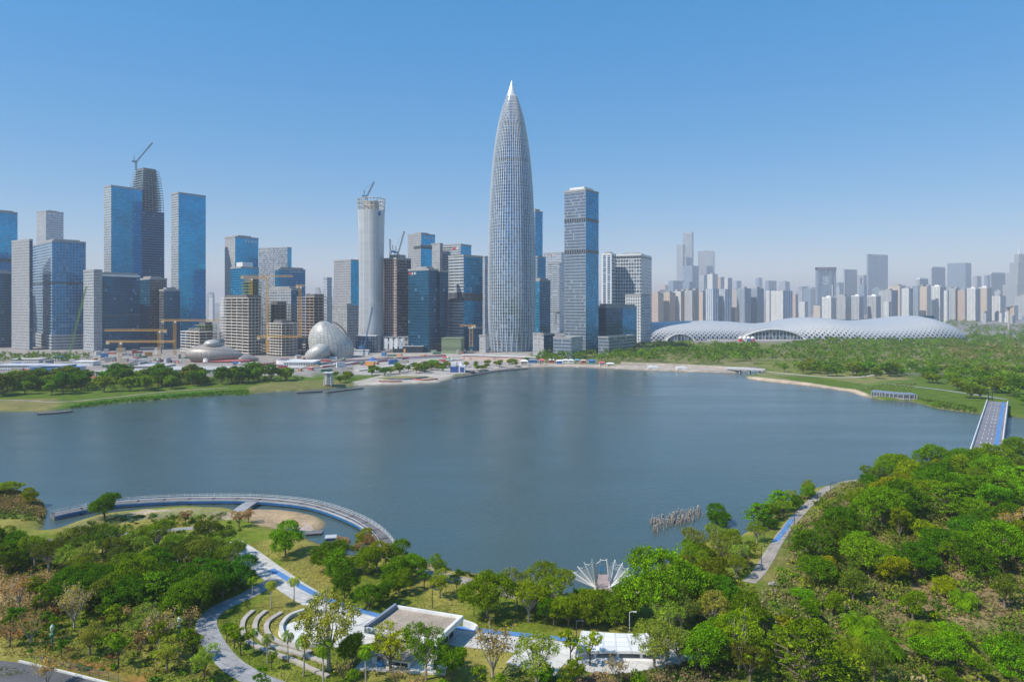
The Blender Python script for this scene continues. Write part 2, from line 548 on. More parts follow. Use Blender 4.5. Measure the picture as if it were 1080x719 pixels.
def make_ground():
    ny, nx = GX.shape
    V = np.stack([GX.ravel(), GY.ravel(), GZ.ravel()], 1)
    idx = np.arange(nx * ny).reshape(ny, nx)
    Q = np.stack([idx[:-1, :-1], idx[:-1, 1:], idx[1:, 1:], idx[1:, :-1]], -1).reshape(-1, 4)
    t = NT('ground cover')
    ca = t.n('VertexColor', layer_name='cover')
    p = t.n('NewGeometry').outputs['Position']
    n1, n2, n3 = t.noise(p, 0.9, 5.0, 0.65), t.noise(p, 0.12, 3.0), t.noise(p, 4.0, 3.0, .7)
    k = t.math('ADD', t.ramp(n1, .3, .7, .62, 1.15), t.ramp(n2, .3, .7, -.15, .2))
    k = t.math('MULTIPLY', k, t.ramp(n3, .3, .7, .75, 1.25))
    sc = t.n('VectorMath', operation='SCALE')
    t.set(sc.inputs[0], ca.outputs[0]); t.set(sc.inputs['Scale'], k)
    bp = t.n('Bump')
    bp.inputs['Strength'].default_value = .6; bp.inputs['Distance'].default_value = .3
    t.set(bp.inputs['Height'], t.math('ADD', n1, n3))
    m = t.done(t.bsdf(sc.outputs[0], .9, 0, .15, bp.outputs[0]))
    me = fast_mesh('ground', V, Q, [m])
    a = me.color_attributes.new('cover', 'FLOAT_COLOR', 'POINT')
    c4 = np.ones((nx * ny, 4), np.float32)
    c4[:, :3] = COLR.reshape(-1, 3)
    a.data.foreach_set('color', c4.ravel())
    me.polygons.foreach_set('use_smooth', np.ones(len(Q), bool))
    o = bpy.data.objects.new('ground', me)
    COL.objects.link(o)
    tag(o, kind='structure')

make_ground()

def make_water():
    t = NT('lake water')
    p = t.n('NewGeometry').outputs['Position']
    mp = t.n('Mapping'); t.set(mp.inputs[0], p)
    mp.inputs['Scale'].default_value = (1, .55, 1)
    mp.inputs['Rotation'].default_value = (0, 0, .3)
    w1, w2, w3 = t.noise(mp.outputs[0], .55, 3.0, .6), t.noise(mp.outputs[0], 2.2, 2.0), t.noise(p, .011, 4.0, .6)
    m2 = t.n('Mapping'); t.set(m2.inputs[0], p)
    m2.inputs['Scale'].default_value = (.25, 1.6, 1); m2.inputs['Rotation'].default_value = (0, 0, .18)
    w4 = t.noise(m2.outputs[0], .022, 4.0, .6)          # wind streaks
    slick = t.math('MULTIPLY', t.ramp(w3, .36, .64, .5, 1.15), t.ramp(w4, .36, .64, .68, 1.1))
    h = t.math('MULTIPLY', t.math('ADD', w1, t.math('MULTIPLY', w2, .3)), slick)
    b = t.n('Bump'); b.inputs['Strength'].default_value = .55; b.inputs['Distance'].default_value = .36
    t.set(b.inputs['Height'], h)
    col = t.mix(t.ramp(w3, .3, .7), (.050, .084, .080), (.062, .094, .094))
    s = t.bsdf(col, t.ramp(w4, .35, .62, .16, .23), 0, .42, b.outputs[0])
    m = t.done(s)
    mb = MB()
    x0, x1, y0, y1 = -900, 1000, 100, 800
    nx, ny = 20, 10
    for i in range(nx):
        for j in range(ny):
            a, c = x0 + (x1 - x0) * i / nx, x0 + (x1 - x0) * (i + 1) / nx
            d, e = y0 + (y1 - y0) * j / ny, y0 + (y1 - y0) * (j + 1) / ny
            mb.face([(a, d, 0), (c, d, 0), (c, e, 0), (a, e, 0)])
    tag(mb.build('lake_water', m), kind='structure')
make_water()

def make_hills():
    mb = MB()
    m = plain('hill scrub', (.06, .085, .04), .9)
    for (x0, x1, y, hmax, sd_) in ((-9000, 9000, 13200, 150, 1), (2500, 9000, 11000, 120, 2)):
        n = 60
        hs = [hmax * (.35 + .65 * float(fbm(np.array([i * 1.0 + sd_ * 40]), np.array([.5]), .18)[0])) for i in range(n + 1)]
        for i in range(n):
            a, b = x0 + (x1 - x0) * i / n, x0 + (x1 - x0) * (i + 1) / n
            mb.face([(a, y - 900, 1), (b, y - 900, 1), (b, y, hs[i + 1]), (a, y, hs[i])])
            mb.face([(a, y, hs[i]), (b, y, hs[i + 1]), (b, y + 900, 1), (a, y + 900, 1)])
    tag(mb.build('hills', m), kind='structure')
make_hills()

def make_haze():
    mb = MB()
    mb.prism([(-9800, -2900), (9800, -2900), (9800, 15500), (-9800, 15500)], -3.2, 415, bottom=True)
    t = NT('city haze')
    v = t.n('VolumePrincipled')
    v.inputs['Color'].default_value = (.65, .67, .73, 1)
    v.inputs['Density'].default_value = HAZE
    v.inputs['Anisotropy'].default_value = 0.0
    t.t.links.new(v.outputs[0], t.out.inputs['Volume'])
    tag(mb.build('haze', t.mat), kind='stuff')
if HAZE > 0: make_haze()

# ------------------------------------------------------------------ paths and paving (each a sheet a little above the ground)
def paved(name, col, cell=2.4, rough=.82, var=.14):
    t = NT(name)
    p = t.n('NewGeometry').outputs['Position']
    mp = t.n('Mapping'); t.set(mp.inputs[0], p); mp.inputs['Rotation'].default_value = (0, 0, .55)
    sp = t.n('SeparateXYZ'); t.set(sp.inputs[0], mp.outputs[0])
    a, b_ = t.math('DIVIDE', sp.outputs[0], cell), t.math('DIVIDE', sp.outputs[1], cell)
    ln = t.math('MAXIMUM', t.math('LESS_THAN', t.math('FRACT', a), .07), t.math('LESS_THAN', t.math('FRACT', b_), .07))
    cb = t.n('CombineXYZ'); t.set(cb.inputs[0], t.math('FLOOR', a)); t.set(cb.inputs[1], t.math('FLOOR', b_))
    w = t.n('TexWhiteNoise', noise_dimensions='2D'); t.set(w.inputs['Vector'], cb.outputs[0])
    n1, n2 = t.noise(p, .8, 5.0, .65), t.noise(p, .11, 3.0)
    k = t.math('ADD', t.ramp(n1, .3, .7, 1 - var, 1 + var * .6), t.ramp(n2, .3, .7, -var, var * .5))
    k = t.math('ADD', k, t.ramp(w.outputs[0], 0, 1, -.07, .07))
    k = t.math('SUBTRACT', k, t.math('MULTIPLY', ln, .28))
    sc = t.n('VectorMath', operation='SCALE'); sc.inputs[0].default_value = col; t.set(sc.inputs['Scale'], k)
    _PL[name] = t.done(t.bsdf(sc.outputs[0], rough, 0, .3))
    return _PL[name]
CONC = paved('pale paving', (.54, .52, .49), 2.4)
GREYP = paved('grey paving', (.34, .34, .35), 1.8, .85, .2)
BROWNP = paved('brown paving', (.36, .30, .26), 1.8, .85, .2)
BLUEP = plain('blue running lane', (.09, .22, .46), .7, var=.10, scale=.5)
WHITEP = paved('white terrazzo', (.66, .64, .60), 3.0, .7, .13)
ASPH = plain('asphalt', (.10, .10, .105), .85, var=.2, scale=.5)
PATHS = []          # (points, half width) kept clear of trees
def path(name, px, width, m, lift=.05, off=0.0, keep=True):
    pts = [T(*p)[:2] for p in px]
    mb = MB()
    mb.ribbon(pts, width, lambda x, y: terr(x, y) + lift, off=off)
    o = mb.build(name, m)
    tag(o, kind='structure')
    if keep: PATHS.append((smooth(pts), width / 2))
    return pts
prom = path('path', [(240, 571), (262, 585), (290, 606), (325, 629), (370, 649), (420, 662), (480, 672), (540, 679), (585, 684), (630, 700), (690, 694), (770, 673)], 6.5, CONC)
path('blue_lane_path', [(286, 600), (330, 625), (375, 642), (420, 653.5), (480, 661.5), (540, 668), (580, 672), (612, 676)], 1.7, BLUEP, .062, keep=False)
path('path', [(292, 610), (262, 627), (232, 641), (218, 655), (222, 672), (238, 695), (262, 712), (300, 728)], 4.2, GREYP)
path('path', [(310, 556), (335, 566), (372, 577), (408, 583), (440, 596), (475, 609), (510, 617), (545, 628), (590, 639), (640, 633), (672, 620)], 4.4, BROWNP, .055)
path('path', [(-30, 577), (30, 571), (64, 569), (100, 566), (150, 561), (215, 556)], 2.6, GREYP, .06)
path('path', [(165, 595), (185, 590), (205, 580)], 3, GREYP, .06)
path('path', [(905, 506), (880, 511), (858, 527), (838, 547), (822, 568), (804, 598), (790, 614)], 3.3, paved('warm paving', (.36, .32, .28), 2.0, .85, .18), .07)
path('blue_lane_path', [(846, 544), (836, 560), (827, 572)], 1.6, BLUEP, .085, off=-2.4, keep=False)
path('plaza', [(548, 684), (572, 690), (598, 697)], 12, WHITEP, .075)
# the round white plaza below the promenade
def plaza_disc():
    c = T(356, 664.5)
    mb = MB()
    n = 48
    pts = []
    for k in range(n):
        a = 2 * math.pi * k / n
        x, y = c[0] + 12.4 * math.cos(a), c[1] + 7.2 * math.sin(a)
        pts.append((x, y, terr(x, y) + .06))
    for k in range(n):
        mb.face([(c[0], c[1], c[2] + .06), pts[k], pts[(k + 1) % n]])
    tag(mb.build('plaza', WHITEP), kind='structure')
    PATHS.append(([(c[0] - 6, c[1]), (c[0] + 6, c[1])], 7.2))
plaza_disc()
# the road in the near left corner
def corner_road():
    q = [T(-60, 690), T(26, 699.5), T(118, 722), T(180, 740), T(160, 800), T(-100, 790)]
    mb = MB()
    c = (sum(p[0] for p in q) / 6, sum(p[1] for p in q) / 6)
    nseg = 14
    for i in range(6):
        a, b = q[i], q[(i + 1) % 6]
        for s_ in range(nseg):
            t0, t1 = s_ / nseg, (s_ + 1) / nseg
            p0 = [a[k] + (b[k] - a[k]) * t0 for k in (0, 1)]; p1 = [a[k] + (b[k] - a[k]) * t1 for k in (0, 1)]
            mb.face([(c[0], c[1], terr(*c) + .09), (p1[0], p1[1], terr(*p1) + .09), (p0[0], p0[1], terr(*p0) + .09)])
    tag(mb.build('road', ASPH), kind='structure')
    PATHS.append(([(p[0], p[1]) for p in q[:4]], 1.6))
    PATHS.append(([(c[0] - 8, c[1]), (c[0] + 8, c[1])], 8))
    # white kerb wall with a thin green mesh fence above it
    kb = MB()
    kb.ribbon([T(20, 698)[:2], T(70, 710)[:2], T(125, 724)[:2]], .35, lambda x, y: terr(x, y), th=.4)
    b = T(70, 710)
    k = kb.build('roadside_kerb_wall', plain('white kerb', (.58, .57, .54), .8, var=.25), None)
    tag(k, 'low white kerb wall along the edge of the asphalt road in the near corner', 'kerb wall')
corner_road()
# far promenade and lawns' paths
path('path', [(-200, 426), (0, 422), (60, 424), (110, 420), (180, 412.5), (240, 409)], 3, BROWNP, .08, keep=False)
path('promenade', [(372, 403), (400, 401.5), (450, 399.5), (478, 396), (500, 390), (560, 384.5), (640, 386.5), (740, 390), (772, 391)], 7, paved('promenade paving', (.50, .44, .38), 5.0, .8, .2), .08, keep=False)
path('path', [(800, 393), (850, 396), (900, 398), (940, 392), (985, 385)], 4, CONC, .1, keep=False)
path('path', [(930, 404), (985, 410), (1040, 418), (1062, 421)], 4, GREYP, .1, keep=False)
# ------------------------------------------------------------------ facades
F = {}
def fac(key, *a, **k):
    if key not in F: F[key] = facade(key, *a, **k)
    return F[key]
fac('deep blue glass', (.0, .34, .62), (.005, .32, .54), 4.2, 2.8, .18, .10, metal=.85, rough=.10, var=.13, blind_amt=.05)
fac('pale fin wall', (.20, .27, .34), (.52, .53, .53), 4.2, 2.2, .34, .30, metal=.3)
fac('dark blue glass', (.0, .10, .21), (.015, .10, .17), 4.2, 3.2, .16, .09, metal=.55, rough=.10, blind_amt=.025)
fac('banded blue glass', (.015, .16, .36), (.40, .47, .52), 4.4, 4.0, .34, .05, metal=.5)
fac('grid blue glass', (.01, .19, .42), (.14, .32, .50), 4.4, 4.2, .24, .20, metal=.5)
fac('grey stone wall', (.20, .22, .25), (.40, .40, .41), 4.2, 2.4, .45, .45, metal=.15)
fac('blank grey wall', (.36, .37, .38), (.42, .43, .44), 4.2, 6.0, .60, .3, metal=.1, blind_amt=.3)
fac('grey grid', (.16, .20, .25), (.46, .47, .48), 4.2, 3.4, .36, .25, metal=.35)
fac('grey panes', (.13, .19, .28), (.36, .40, .45), 4.3, 2.0, .20, .14, metal=.5, blind_amt=.06, var=.2)
fac('blue panes', (.0, .27, .52), (.03, .28, .47), 4.3, 2.6, .18, .14, metal=.6, blind_amt=.06)
fac('speckled', (.16, .21, .28), (.48, .50, .52), 4.6, 3.6, .22, .22, metal=.3, blind=(.55, .56, .56), blind_amt=.42)
fac('silver bands', (.16, .22, .28), (.50, .52, .54), 4.4, 12, .46, .03, metal=.4)
fac('white grid', (.15, .21, .28), (.66, .67, .67), 6.4, 5.2, .26, .20, metal=.4)
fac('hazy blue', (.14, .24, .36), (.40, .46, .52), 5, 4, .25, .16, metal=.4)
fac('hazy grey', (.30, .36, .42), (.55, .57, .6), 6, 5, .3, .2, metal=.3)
fac('wavy white', (.10, .17, .26), (.62, .63, .63), 5.2, 4.4, .44, .44, metal=.4)
fac('unfinished cladding', (.03, .055, .085), (.22, .20, .19), 4.2, 3.6, .18, .14, metal=.3, blind=(.35, .30, .27), blind_amt=.14)
fac('pink frame grid', (.05, .05, .06), (.46, .34, .31), 4.0, 4.6, .34, .30, metal=0, blind=(.30, .24, .21), blind_amt=.25)
fac('cream flats', (.10, .11, .13), (.70, .58, .47), 3.3, 4.4, .46, .46, metal=.1, blind=(.45, .36, .29), blind_amt=.22)
fac('pink flats', (.12, .12, .14), (.66, .50, .42), 3.3, 3.8, .40, .44, metal=.1, blind=(.40, .32, .28), blind_amt=.2)
fac('white flats', (.12, .16, .21), (.80, .79, .76), 3.4, 5.2, .38, .46, metal=.15)
fac('blue white flats', (.06, .16, .30), (.76, .78, .80), 3.4, 8.6, .22, .34, metal=.4)
fac('blue balcony flats', (.07, .13, .21), (.48, .55, .62), 3.4, 5.6, .34, .22, metal=.3)
fac('grey flats', (.11, .14, .18), (.55, .56, .57), 3.4, 5.0, .38, .40, metal=.15)
fac('teal office', (.05, .16, .22), (.30, .38, .41), 4.2, 3.2, .22, .14, metal=.5)
ROOF = plain('roof concrete', (.34, .34, .34), .85)
WHITE = plain('white metal', (.74, .74, .73), .5)
CONCR = plain('raw concrete', (.42, .38, .34), .9, var=.25)
DARKM = plain('dark steel', (.06, .07, .09), .5, .3)
YEL = plain('crane yellow', (.62, .34, .04), .55)
REDM = plain('red paint', (.55, .06, .04), .5)
GREENN = plain('green netting', (.20, .27, .15), .9, var=.22)
LAMPW = plain('sign white', (.85, .85, .84), .5, var=.03)
LOUV = fac('plant louvres', (.015, .02, .03), (.20, .24, .28), 40, 2.8, .01, .4, metal=.1, blind_amt=0)

def inset(poly, d):
    n = len(poly)
    cx, cy = sum(p[0] for p in poly) / n, sum(p[1] for p in poly) / n
    out = []
    for x, y in poly:
        r = math.hypot(x - cx, y - cy)
        k = (r - d * 1.414) / r
        out.append((cx + (x - cx) * k, cy + (y - cy) * k))
    return out

def corner_poly(pl, pc, pr, Y, a=None, maxd=None):
    """plan of a block whose near corner is seen at photo column pc, at distance Y; left and right faces end at pl and pr"""
    C = (xat(pc, Y), Y)
    tl, tr = (pl - 540) / FPX, (pr - 540) / FPX
    best = None
    for a_ in ([a] if a is not None else range(18, 66, 2)):
        ca, sa = math.cos(R(a_)), math.sin(R(a_))
        d1, d2 = ca + tl * sa, sa - tr * ca
        if d1 <= .08 or d2 <= .08: continue
        L, Q = (C[0] - tl * Y) / d1, (tr * Y - C[0]) / d2
        if L <= 0 or Q <= 0: continue
        sc = abs(math.log(Q / L)) + abs(a_ - 38) * .004
        if best is None or sc < best[0]: best = (sc, L, Q, ca, sa)
    _, L, Q, ca, sa = best
    A = (C[0] - L * ca, C[1] + L * sa)
    B = (C[0] + Q * sa, C[1] + Q * ca)
    D = (A[0] + Q * sa, A[1] + Q * ca)
    return [A, C, B, D], L, Q           # faces: left (A-C), right (C-B), back two

def sign(par, org, a, b, z, h, frac, mats, red=True):
    """rooftop lettering on the face a-b: a disc and a row of strokes"""
    ax, ay = a; bx, by = b
    L = math.hypot(bx - ax, by - ay)
    dx, dy = (bx - ax) / L, (by - ay) / L
    nx, ny = dy, -dx
    rz = math.atan2(dy, dx)
    s0 = L * frac[0]; wid = L * (frac[1] - frac[0])
    mb = MB()
    n = max(2, int(wid / (h * 1.15)))
    for k in range(n):
        if red and k == 0: continue
        s_ = s0 + (k + .5) * wid / n
        cx, cy = ax + dx * s_ + nx * .35, ay + dy * s_ + ny * .35
        for q in (-.32, .0, .32):
            mb.box((cx, cy, z + q * h), (wid / n * .7, .3, h * .13), rz)
        mb.box((cx - dx * wid / n * .22, cy - dy * wid / n * .22, z), (wid / n * .14, .28, h * .8), rz)
    mb.build('sign_lettering', LAMPW, par, org)
    if red:
        m2 = MB()
        s_ = s0 + .5 * wid / n
        c = Vector((ax + dx * s_ + nx * .2, ay + dy * s_ + ny * .2, z))
        m2.tube([c, c + Vector((nx, ny, 0)) * .4], [h * .55, h * .55], 14)
        m2.build('sign_logo', REDM, par, org)

def tower(name, label, cat, pl, pc, pr, top, Y, ml, mr, a=None, group=None, base=1.2, roof='parapet', sg=None, bands=(), podium=None, step=None, plant=None):
    poly, L, Q = corner_poly(pl, pc, pr, Y, a)
    z1 = zat(top, Y)
    cx, cy = sum(p[0] for p in poly) / 4, sum(p[1] for p in poly) / 4
    org = (cx, cy, base)
    t = thing(name, org, label, cat, group)
    H = z1 - base
    ph = 2.2 if H > 40 else 1.2
    zb = z1 - ph
    b = MB()
    b.prism(poly, base, zb, [0, 1, 0, 1], top=2)
    b.build('curtain_wall' if H > 70 else 'wall', [F[ml], F[mr], ROOF], t, org)
    if roof:
        p = MB()
        out, inn = inset(poly, -.35), inset(poly, .6)
        for i in range(4):
            j = (i + 1) % 4
            q = [out[i], out[j], inn[j], inn[i]]
            p.prism(q, zb - .6, z1, 0)
        p.build('parapet', WHITE if roof == 'white' else ROOF, t, org)
    if H > 45 and plant is not False:
        q = inset(poly, min(L, Q) * (.24 if plant is None else plant[0]))
        m = MB()
        m.prism(q, zb, z1 + (3.0 if plant is None else plant[1]), 0)
        m.build('plant_room', ROOF if plant is None or len(plant) < 3 else plant[2], t, org)
    for (za, zb_) in bands:
        m = MB()
        m.prism(inset(poly, -.25), zat(za, Y), zat(zb_, Y), 0)
        m.build('louvre_band', LOUV, t, org)
    if sg:
        face, fr, h, red = sg
        a_, b_ = (poly[0], poly[1]) if face == 'l' else (poly[1], poly[2])
        sign(t, org, a_, b_, z1 - ph - h * 1.1, h, fr, None, red)
    if podium:
        ex, hz, m_ = podium
        m = MB()
        m.prism(inset(poly, -ex), base, hz, 0, top=1)
        m.build('podium', [F[m_], ROOF], t, org)
    if step:
        for (d, ph_) in step:
            m = MB()
            m.prism(inset(poly, d), zb, z1 + ph_, 0, top=1)
            m.build('setback_storey', [F[ml], ROOF], t, org)
    return t, poly, org, z1

GT, GO, GA = 'office towers of the business district', 'far office towers', 'far apartment towers'
def office(*a, **k): return tower('office_tower', *a, **k)
# left cluster
office('blue banded glass tower cut by the left edge of the picture', 'office tower', -24, -6, 18.5, 222, 1180, 'banded blue glass', 'deep blue glass', 40, GT, bands=[(276, 272)])
office('low dark blue glass block in front of the banded tower at the left edge', 'office building', -40, -14, 11.5, 286, 1060, 'dark blue glass', 'dark blue glass', 40, GT)
office('small pale hazy tower standing alone above the stone clad block', 'office tower', 38.5, 48.5, 67, 222, 1750, 'blank grey wall', 'hazy grey', None, GT, sg=('r', (.1, .5), 5, False))
office('stone clad grey slab with a dark slit, left wing of the broad banded block', 'office building', 12.2, 31, 34.5, 252, 1015, 'grey stone wall', 'dark blue glass', 30, GT, plant=False)
tB, pB, oB, zB = office('broad blue block with white floor bands beside the stone clad slab', 'office building', 33.8, 55, 90.5, 253, 1020, 'banded blue glass', 'grid blue glass', 44, GT, podium=(4, 24, 'silver bands'), bands=[(299, 297)])
office('twin blue glass tower left of the unfinished frame, its roofline sloping', 'office tower', 109.5, 117.2, 150, 195, 1150, 'pale fin wall', 'deep blue glass', 36, GT, plant=False)
office('twin blue glass tower standing alone right of the unfinished frame', 'office tower', 180.5, 188.3, 217, 202.5, 1150, 'pale fin wall', 'deep blue glass', 36, GT, plant=False)
office('squat dark blue glass block with white crenellated roof beside the finned stone shaft', 'office building', 103.5, 106.5, 147.5, 289, 1000, 'grey grid', 'dark blue glass', 30, GT, roof='white', bands=[(333.5, 331.8)])
office('narrow grey stone shaft with tall vertical fins', 'office building', 88, 99, 107.8, 284, 985, 'pale fin wall', 'grey stone wall', 38, GT, plant=False)
office('dark unlit block below the unfinished tower, stepped on its right', 'office building', 146, 158, 176, 293, 1085, 'dark blue glass', 'unfinished cladding', 40, GT)
office('low dark block at the foot of the right twin tower', 'office building', 168, 173, 190, 305, 1070, 'unfinished cladding', 'dark blue glass', 40, GT)
office('blue tower with a blank grey side and an oval roof sign', 'office tower', 237, 248, 272.5, 249, 1250, 'blank grey wall', 'deep blue glass', 40, GT, sg=('r', (.38, .95), 5, False))
office('shorter blue glass tower with a white roof pavilion in front of the oval sign tower', 'office tower', 243, 254, 273, 281, 1160, 'deep blue glass', 'deep blue glass', 40, GT, plant=(.22, 8, WHITE))
office('pale speckled slab behind the yellow cranes', 'office building', 272.8, 303, 307.5, 260.5, 1500, 'speckled', 'deep blue glass', 22, GT, sg=('l', (.03, .36), 4, False), plant=False)
office('plain blue block right of the speckled slab', 'office building', 290, 294, 322, 283, 1260, 'deep blue glass', 'blue panes', 36, GT, sg=('r', (.4, .9), 3, False))
office('brown grey unfinished block behind the concrete frame with the cranes', 'office building', 281, 307, 318, 304, 1010, 'grey grid', 'dark blue glass', 30, GT)
office('small far blue block left of the grey stone tower', 'office building', 341, 345, 350, 292.5, 1700, 'hazy grey', 'hazy blue', None, GO, plant=False)
office('grey stone clad tower with blue side, directly left of the white waisted tower', 'office tower', 352, 370, 379, 273.5, 1150, 'grey stone wall', 'deep blue glass', 38, GT, plant=False)
office('low grey podium building at the foot of the grey stone clad tower', 'office building', 350, 366, 380, 322, 1060, 'blank grey wall', 'grey grid', 30, GT)
office('tall grey tower with blue side and open crown behind the dark glass block', 'office tower', 430, 444.2, 458.8, 246, 1320, 'grey stone wall', 'deep blue glass', 40, GT, sg=('r', (.2, .9), 5, False))
office('blue tower with dark band in front of the open crowned tower', 'office tower', 436.5, 443.8, 455.5, 257.5, 1200, 'grey stone wall', 'deep blue glass', 40, GT, bands=[(262, 259.5)], plant=False)
office('blank grey side wing of the tower with the red disc sign', 'office building', 454.5, 464, 467, 256.2, 1262, 'blank grey wall', 'grey grid', 30, GT, plant=False)
office('silver banded tower with a red disc sign at its top', 'office tower', 465.5, 486, 497, 257, 1262, 'silver bands', 'deep blue glass', 30, GT, sg=('l', (.55, .97), 5.5, True), plant=False)
office('dark blue glass block with a small red logo at its roof corner', 'office building', 430.5, 452, 463, 283, 970, 'dark blue glass', 'dark blue glass', 34, GT, sg=('l', (.04, .42), 4, True))
office('slimmer dark glass wing right of the block with the small red logo', 'office building', 461, 464, 472.2, 284.5, 985, 'dark blue glass', 'dark blue glass', 34, GT, plant=False)
office('tower with silver floor bands and a glassy corner left of the great spire', 'office tower', 473, 489, 509, 268.5, 1000, 'silver bands', 'blue panes', 42, GT, bands=[(317, 309)], plant=False)
office('thin far tower peeping out left of the great spire', 'office tower', 508.5, 511.5, 517, 270, 1500, 'grey grid', 'hazy blue', None, GT, plant=False)
office('slim blue tower peeping out right of the great spire', 'office tower', 556, 564.5, 572.3, 222, 1260, 'hazy blue', 'blue panes', 40, GT, step=None, plant=(.2, 4))
office('dark blue block at the foot of the slim blue tower', 'office building', 562, 569, 580.5, 295, 1110, 'blue panes', 'dark blue glass', 40, GT)
office('middle height blue block behind the great spire, right side', 'office building', 560, 567, 575.5, 270, 1240, 'hazy blue', 'blue panes', 40, GT, plant=False)
office('pale hazy slab between the great spire and the dark framed tower', 'office building', 573, 592, 599, 266, 1750, 'hazy grey', 'hazy grey', 28, GO, sg=('l', (.4, .6), 4, True), plant=False)
office('low white hazy slab in front of the pale slab', 'office building', 578, 590, 600, 277, 1600, 'silver bands', 'hazy grey', 30, GO, plant=False)
tL, pL, oL, zL = office('tall square tower with two dark louvre bands and white roof cap', 'office tower', 595.2, 617.8, 631.3, 199, 935, 'grey panes', 'blue panes', 36, GT, bands=[(233, 229.5), (266.5, 263)], plant=(.16, 4.2, WHITE))
# white framed hotel-like pair
office('narrow white framed wing with a bright column, left of the white gridded slab', 'office building', 634.5, 645, 649.5, 267, 1260, 'blue white flats', 'white grid', 30, GT, roof='white')
office('wide white gridded slab right of the tall square tower', 'office building', 648.5, 676, 687.3, 267.5, 1275, 'white grid', 'white grid', 26, GT, roof='white', bands=[(272, 269.6)])
office('near black glass cube at the foot of the white gridded slab', 'office building', 630, 639, 656.5, 322.5, 985, 'dark blue glass', 'dark blue glass', 40, GT)
office('low blue glass block between the black cube and the wave patterned block', 'office building', 650, 656, 671.5, 323, 1060, 'blue panes', 'blue panes', 40, GT)
office('block with a white wave patterned front beside the stadium', 'office building', 659.5, 676, 685.8, 310, 1170, 'wavy white', 'hazy blue', 36, GT, plant=False)
office('long low pale podium in front of the black cube', 'podium building', 631, 642, 670, 355, 900, 'grey panes', 'grey panes', 40, GT)
office('low glass box with planted roof in front of the tall square tower', 'pavilion', 583.5, 602.5, 614.5, 355.5, 850, 'grey panes', 'blank grey wall', 36, GT, plant=False)
office('dark low cube beside the planted glass box', 'pavilion', 570, 573.5, 585, 352, 890, 'blank grey wall', 'dark blue glass', 36, GT, plant=False)
office('small white cube right of the great spire base', 'pavilion', 562, 571, 574, 351, 905, 'blank grey wall', 'dark blue glass', 30, GT, plant=False)
office('low white walled block left of the great spire base', 'pavilion', 505.5, 512, 516, 353, 960, 'blank grey wall', 'white flats', 30, GT, plant=False)
office('dark block behind the yellow crane left of the great spire', 'office building', 494, 498, 509, 345, 990, 'dark blue glass', 'dark blue glass', 40, GT)

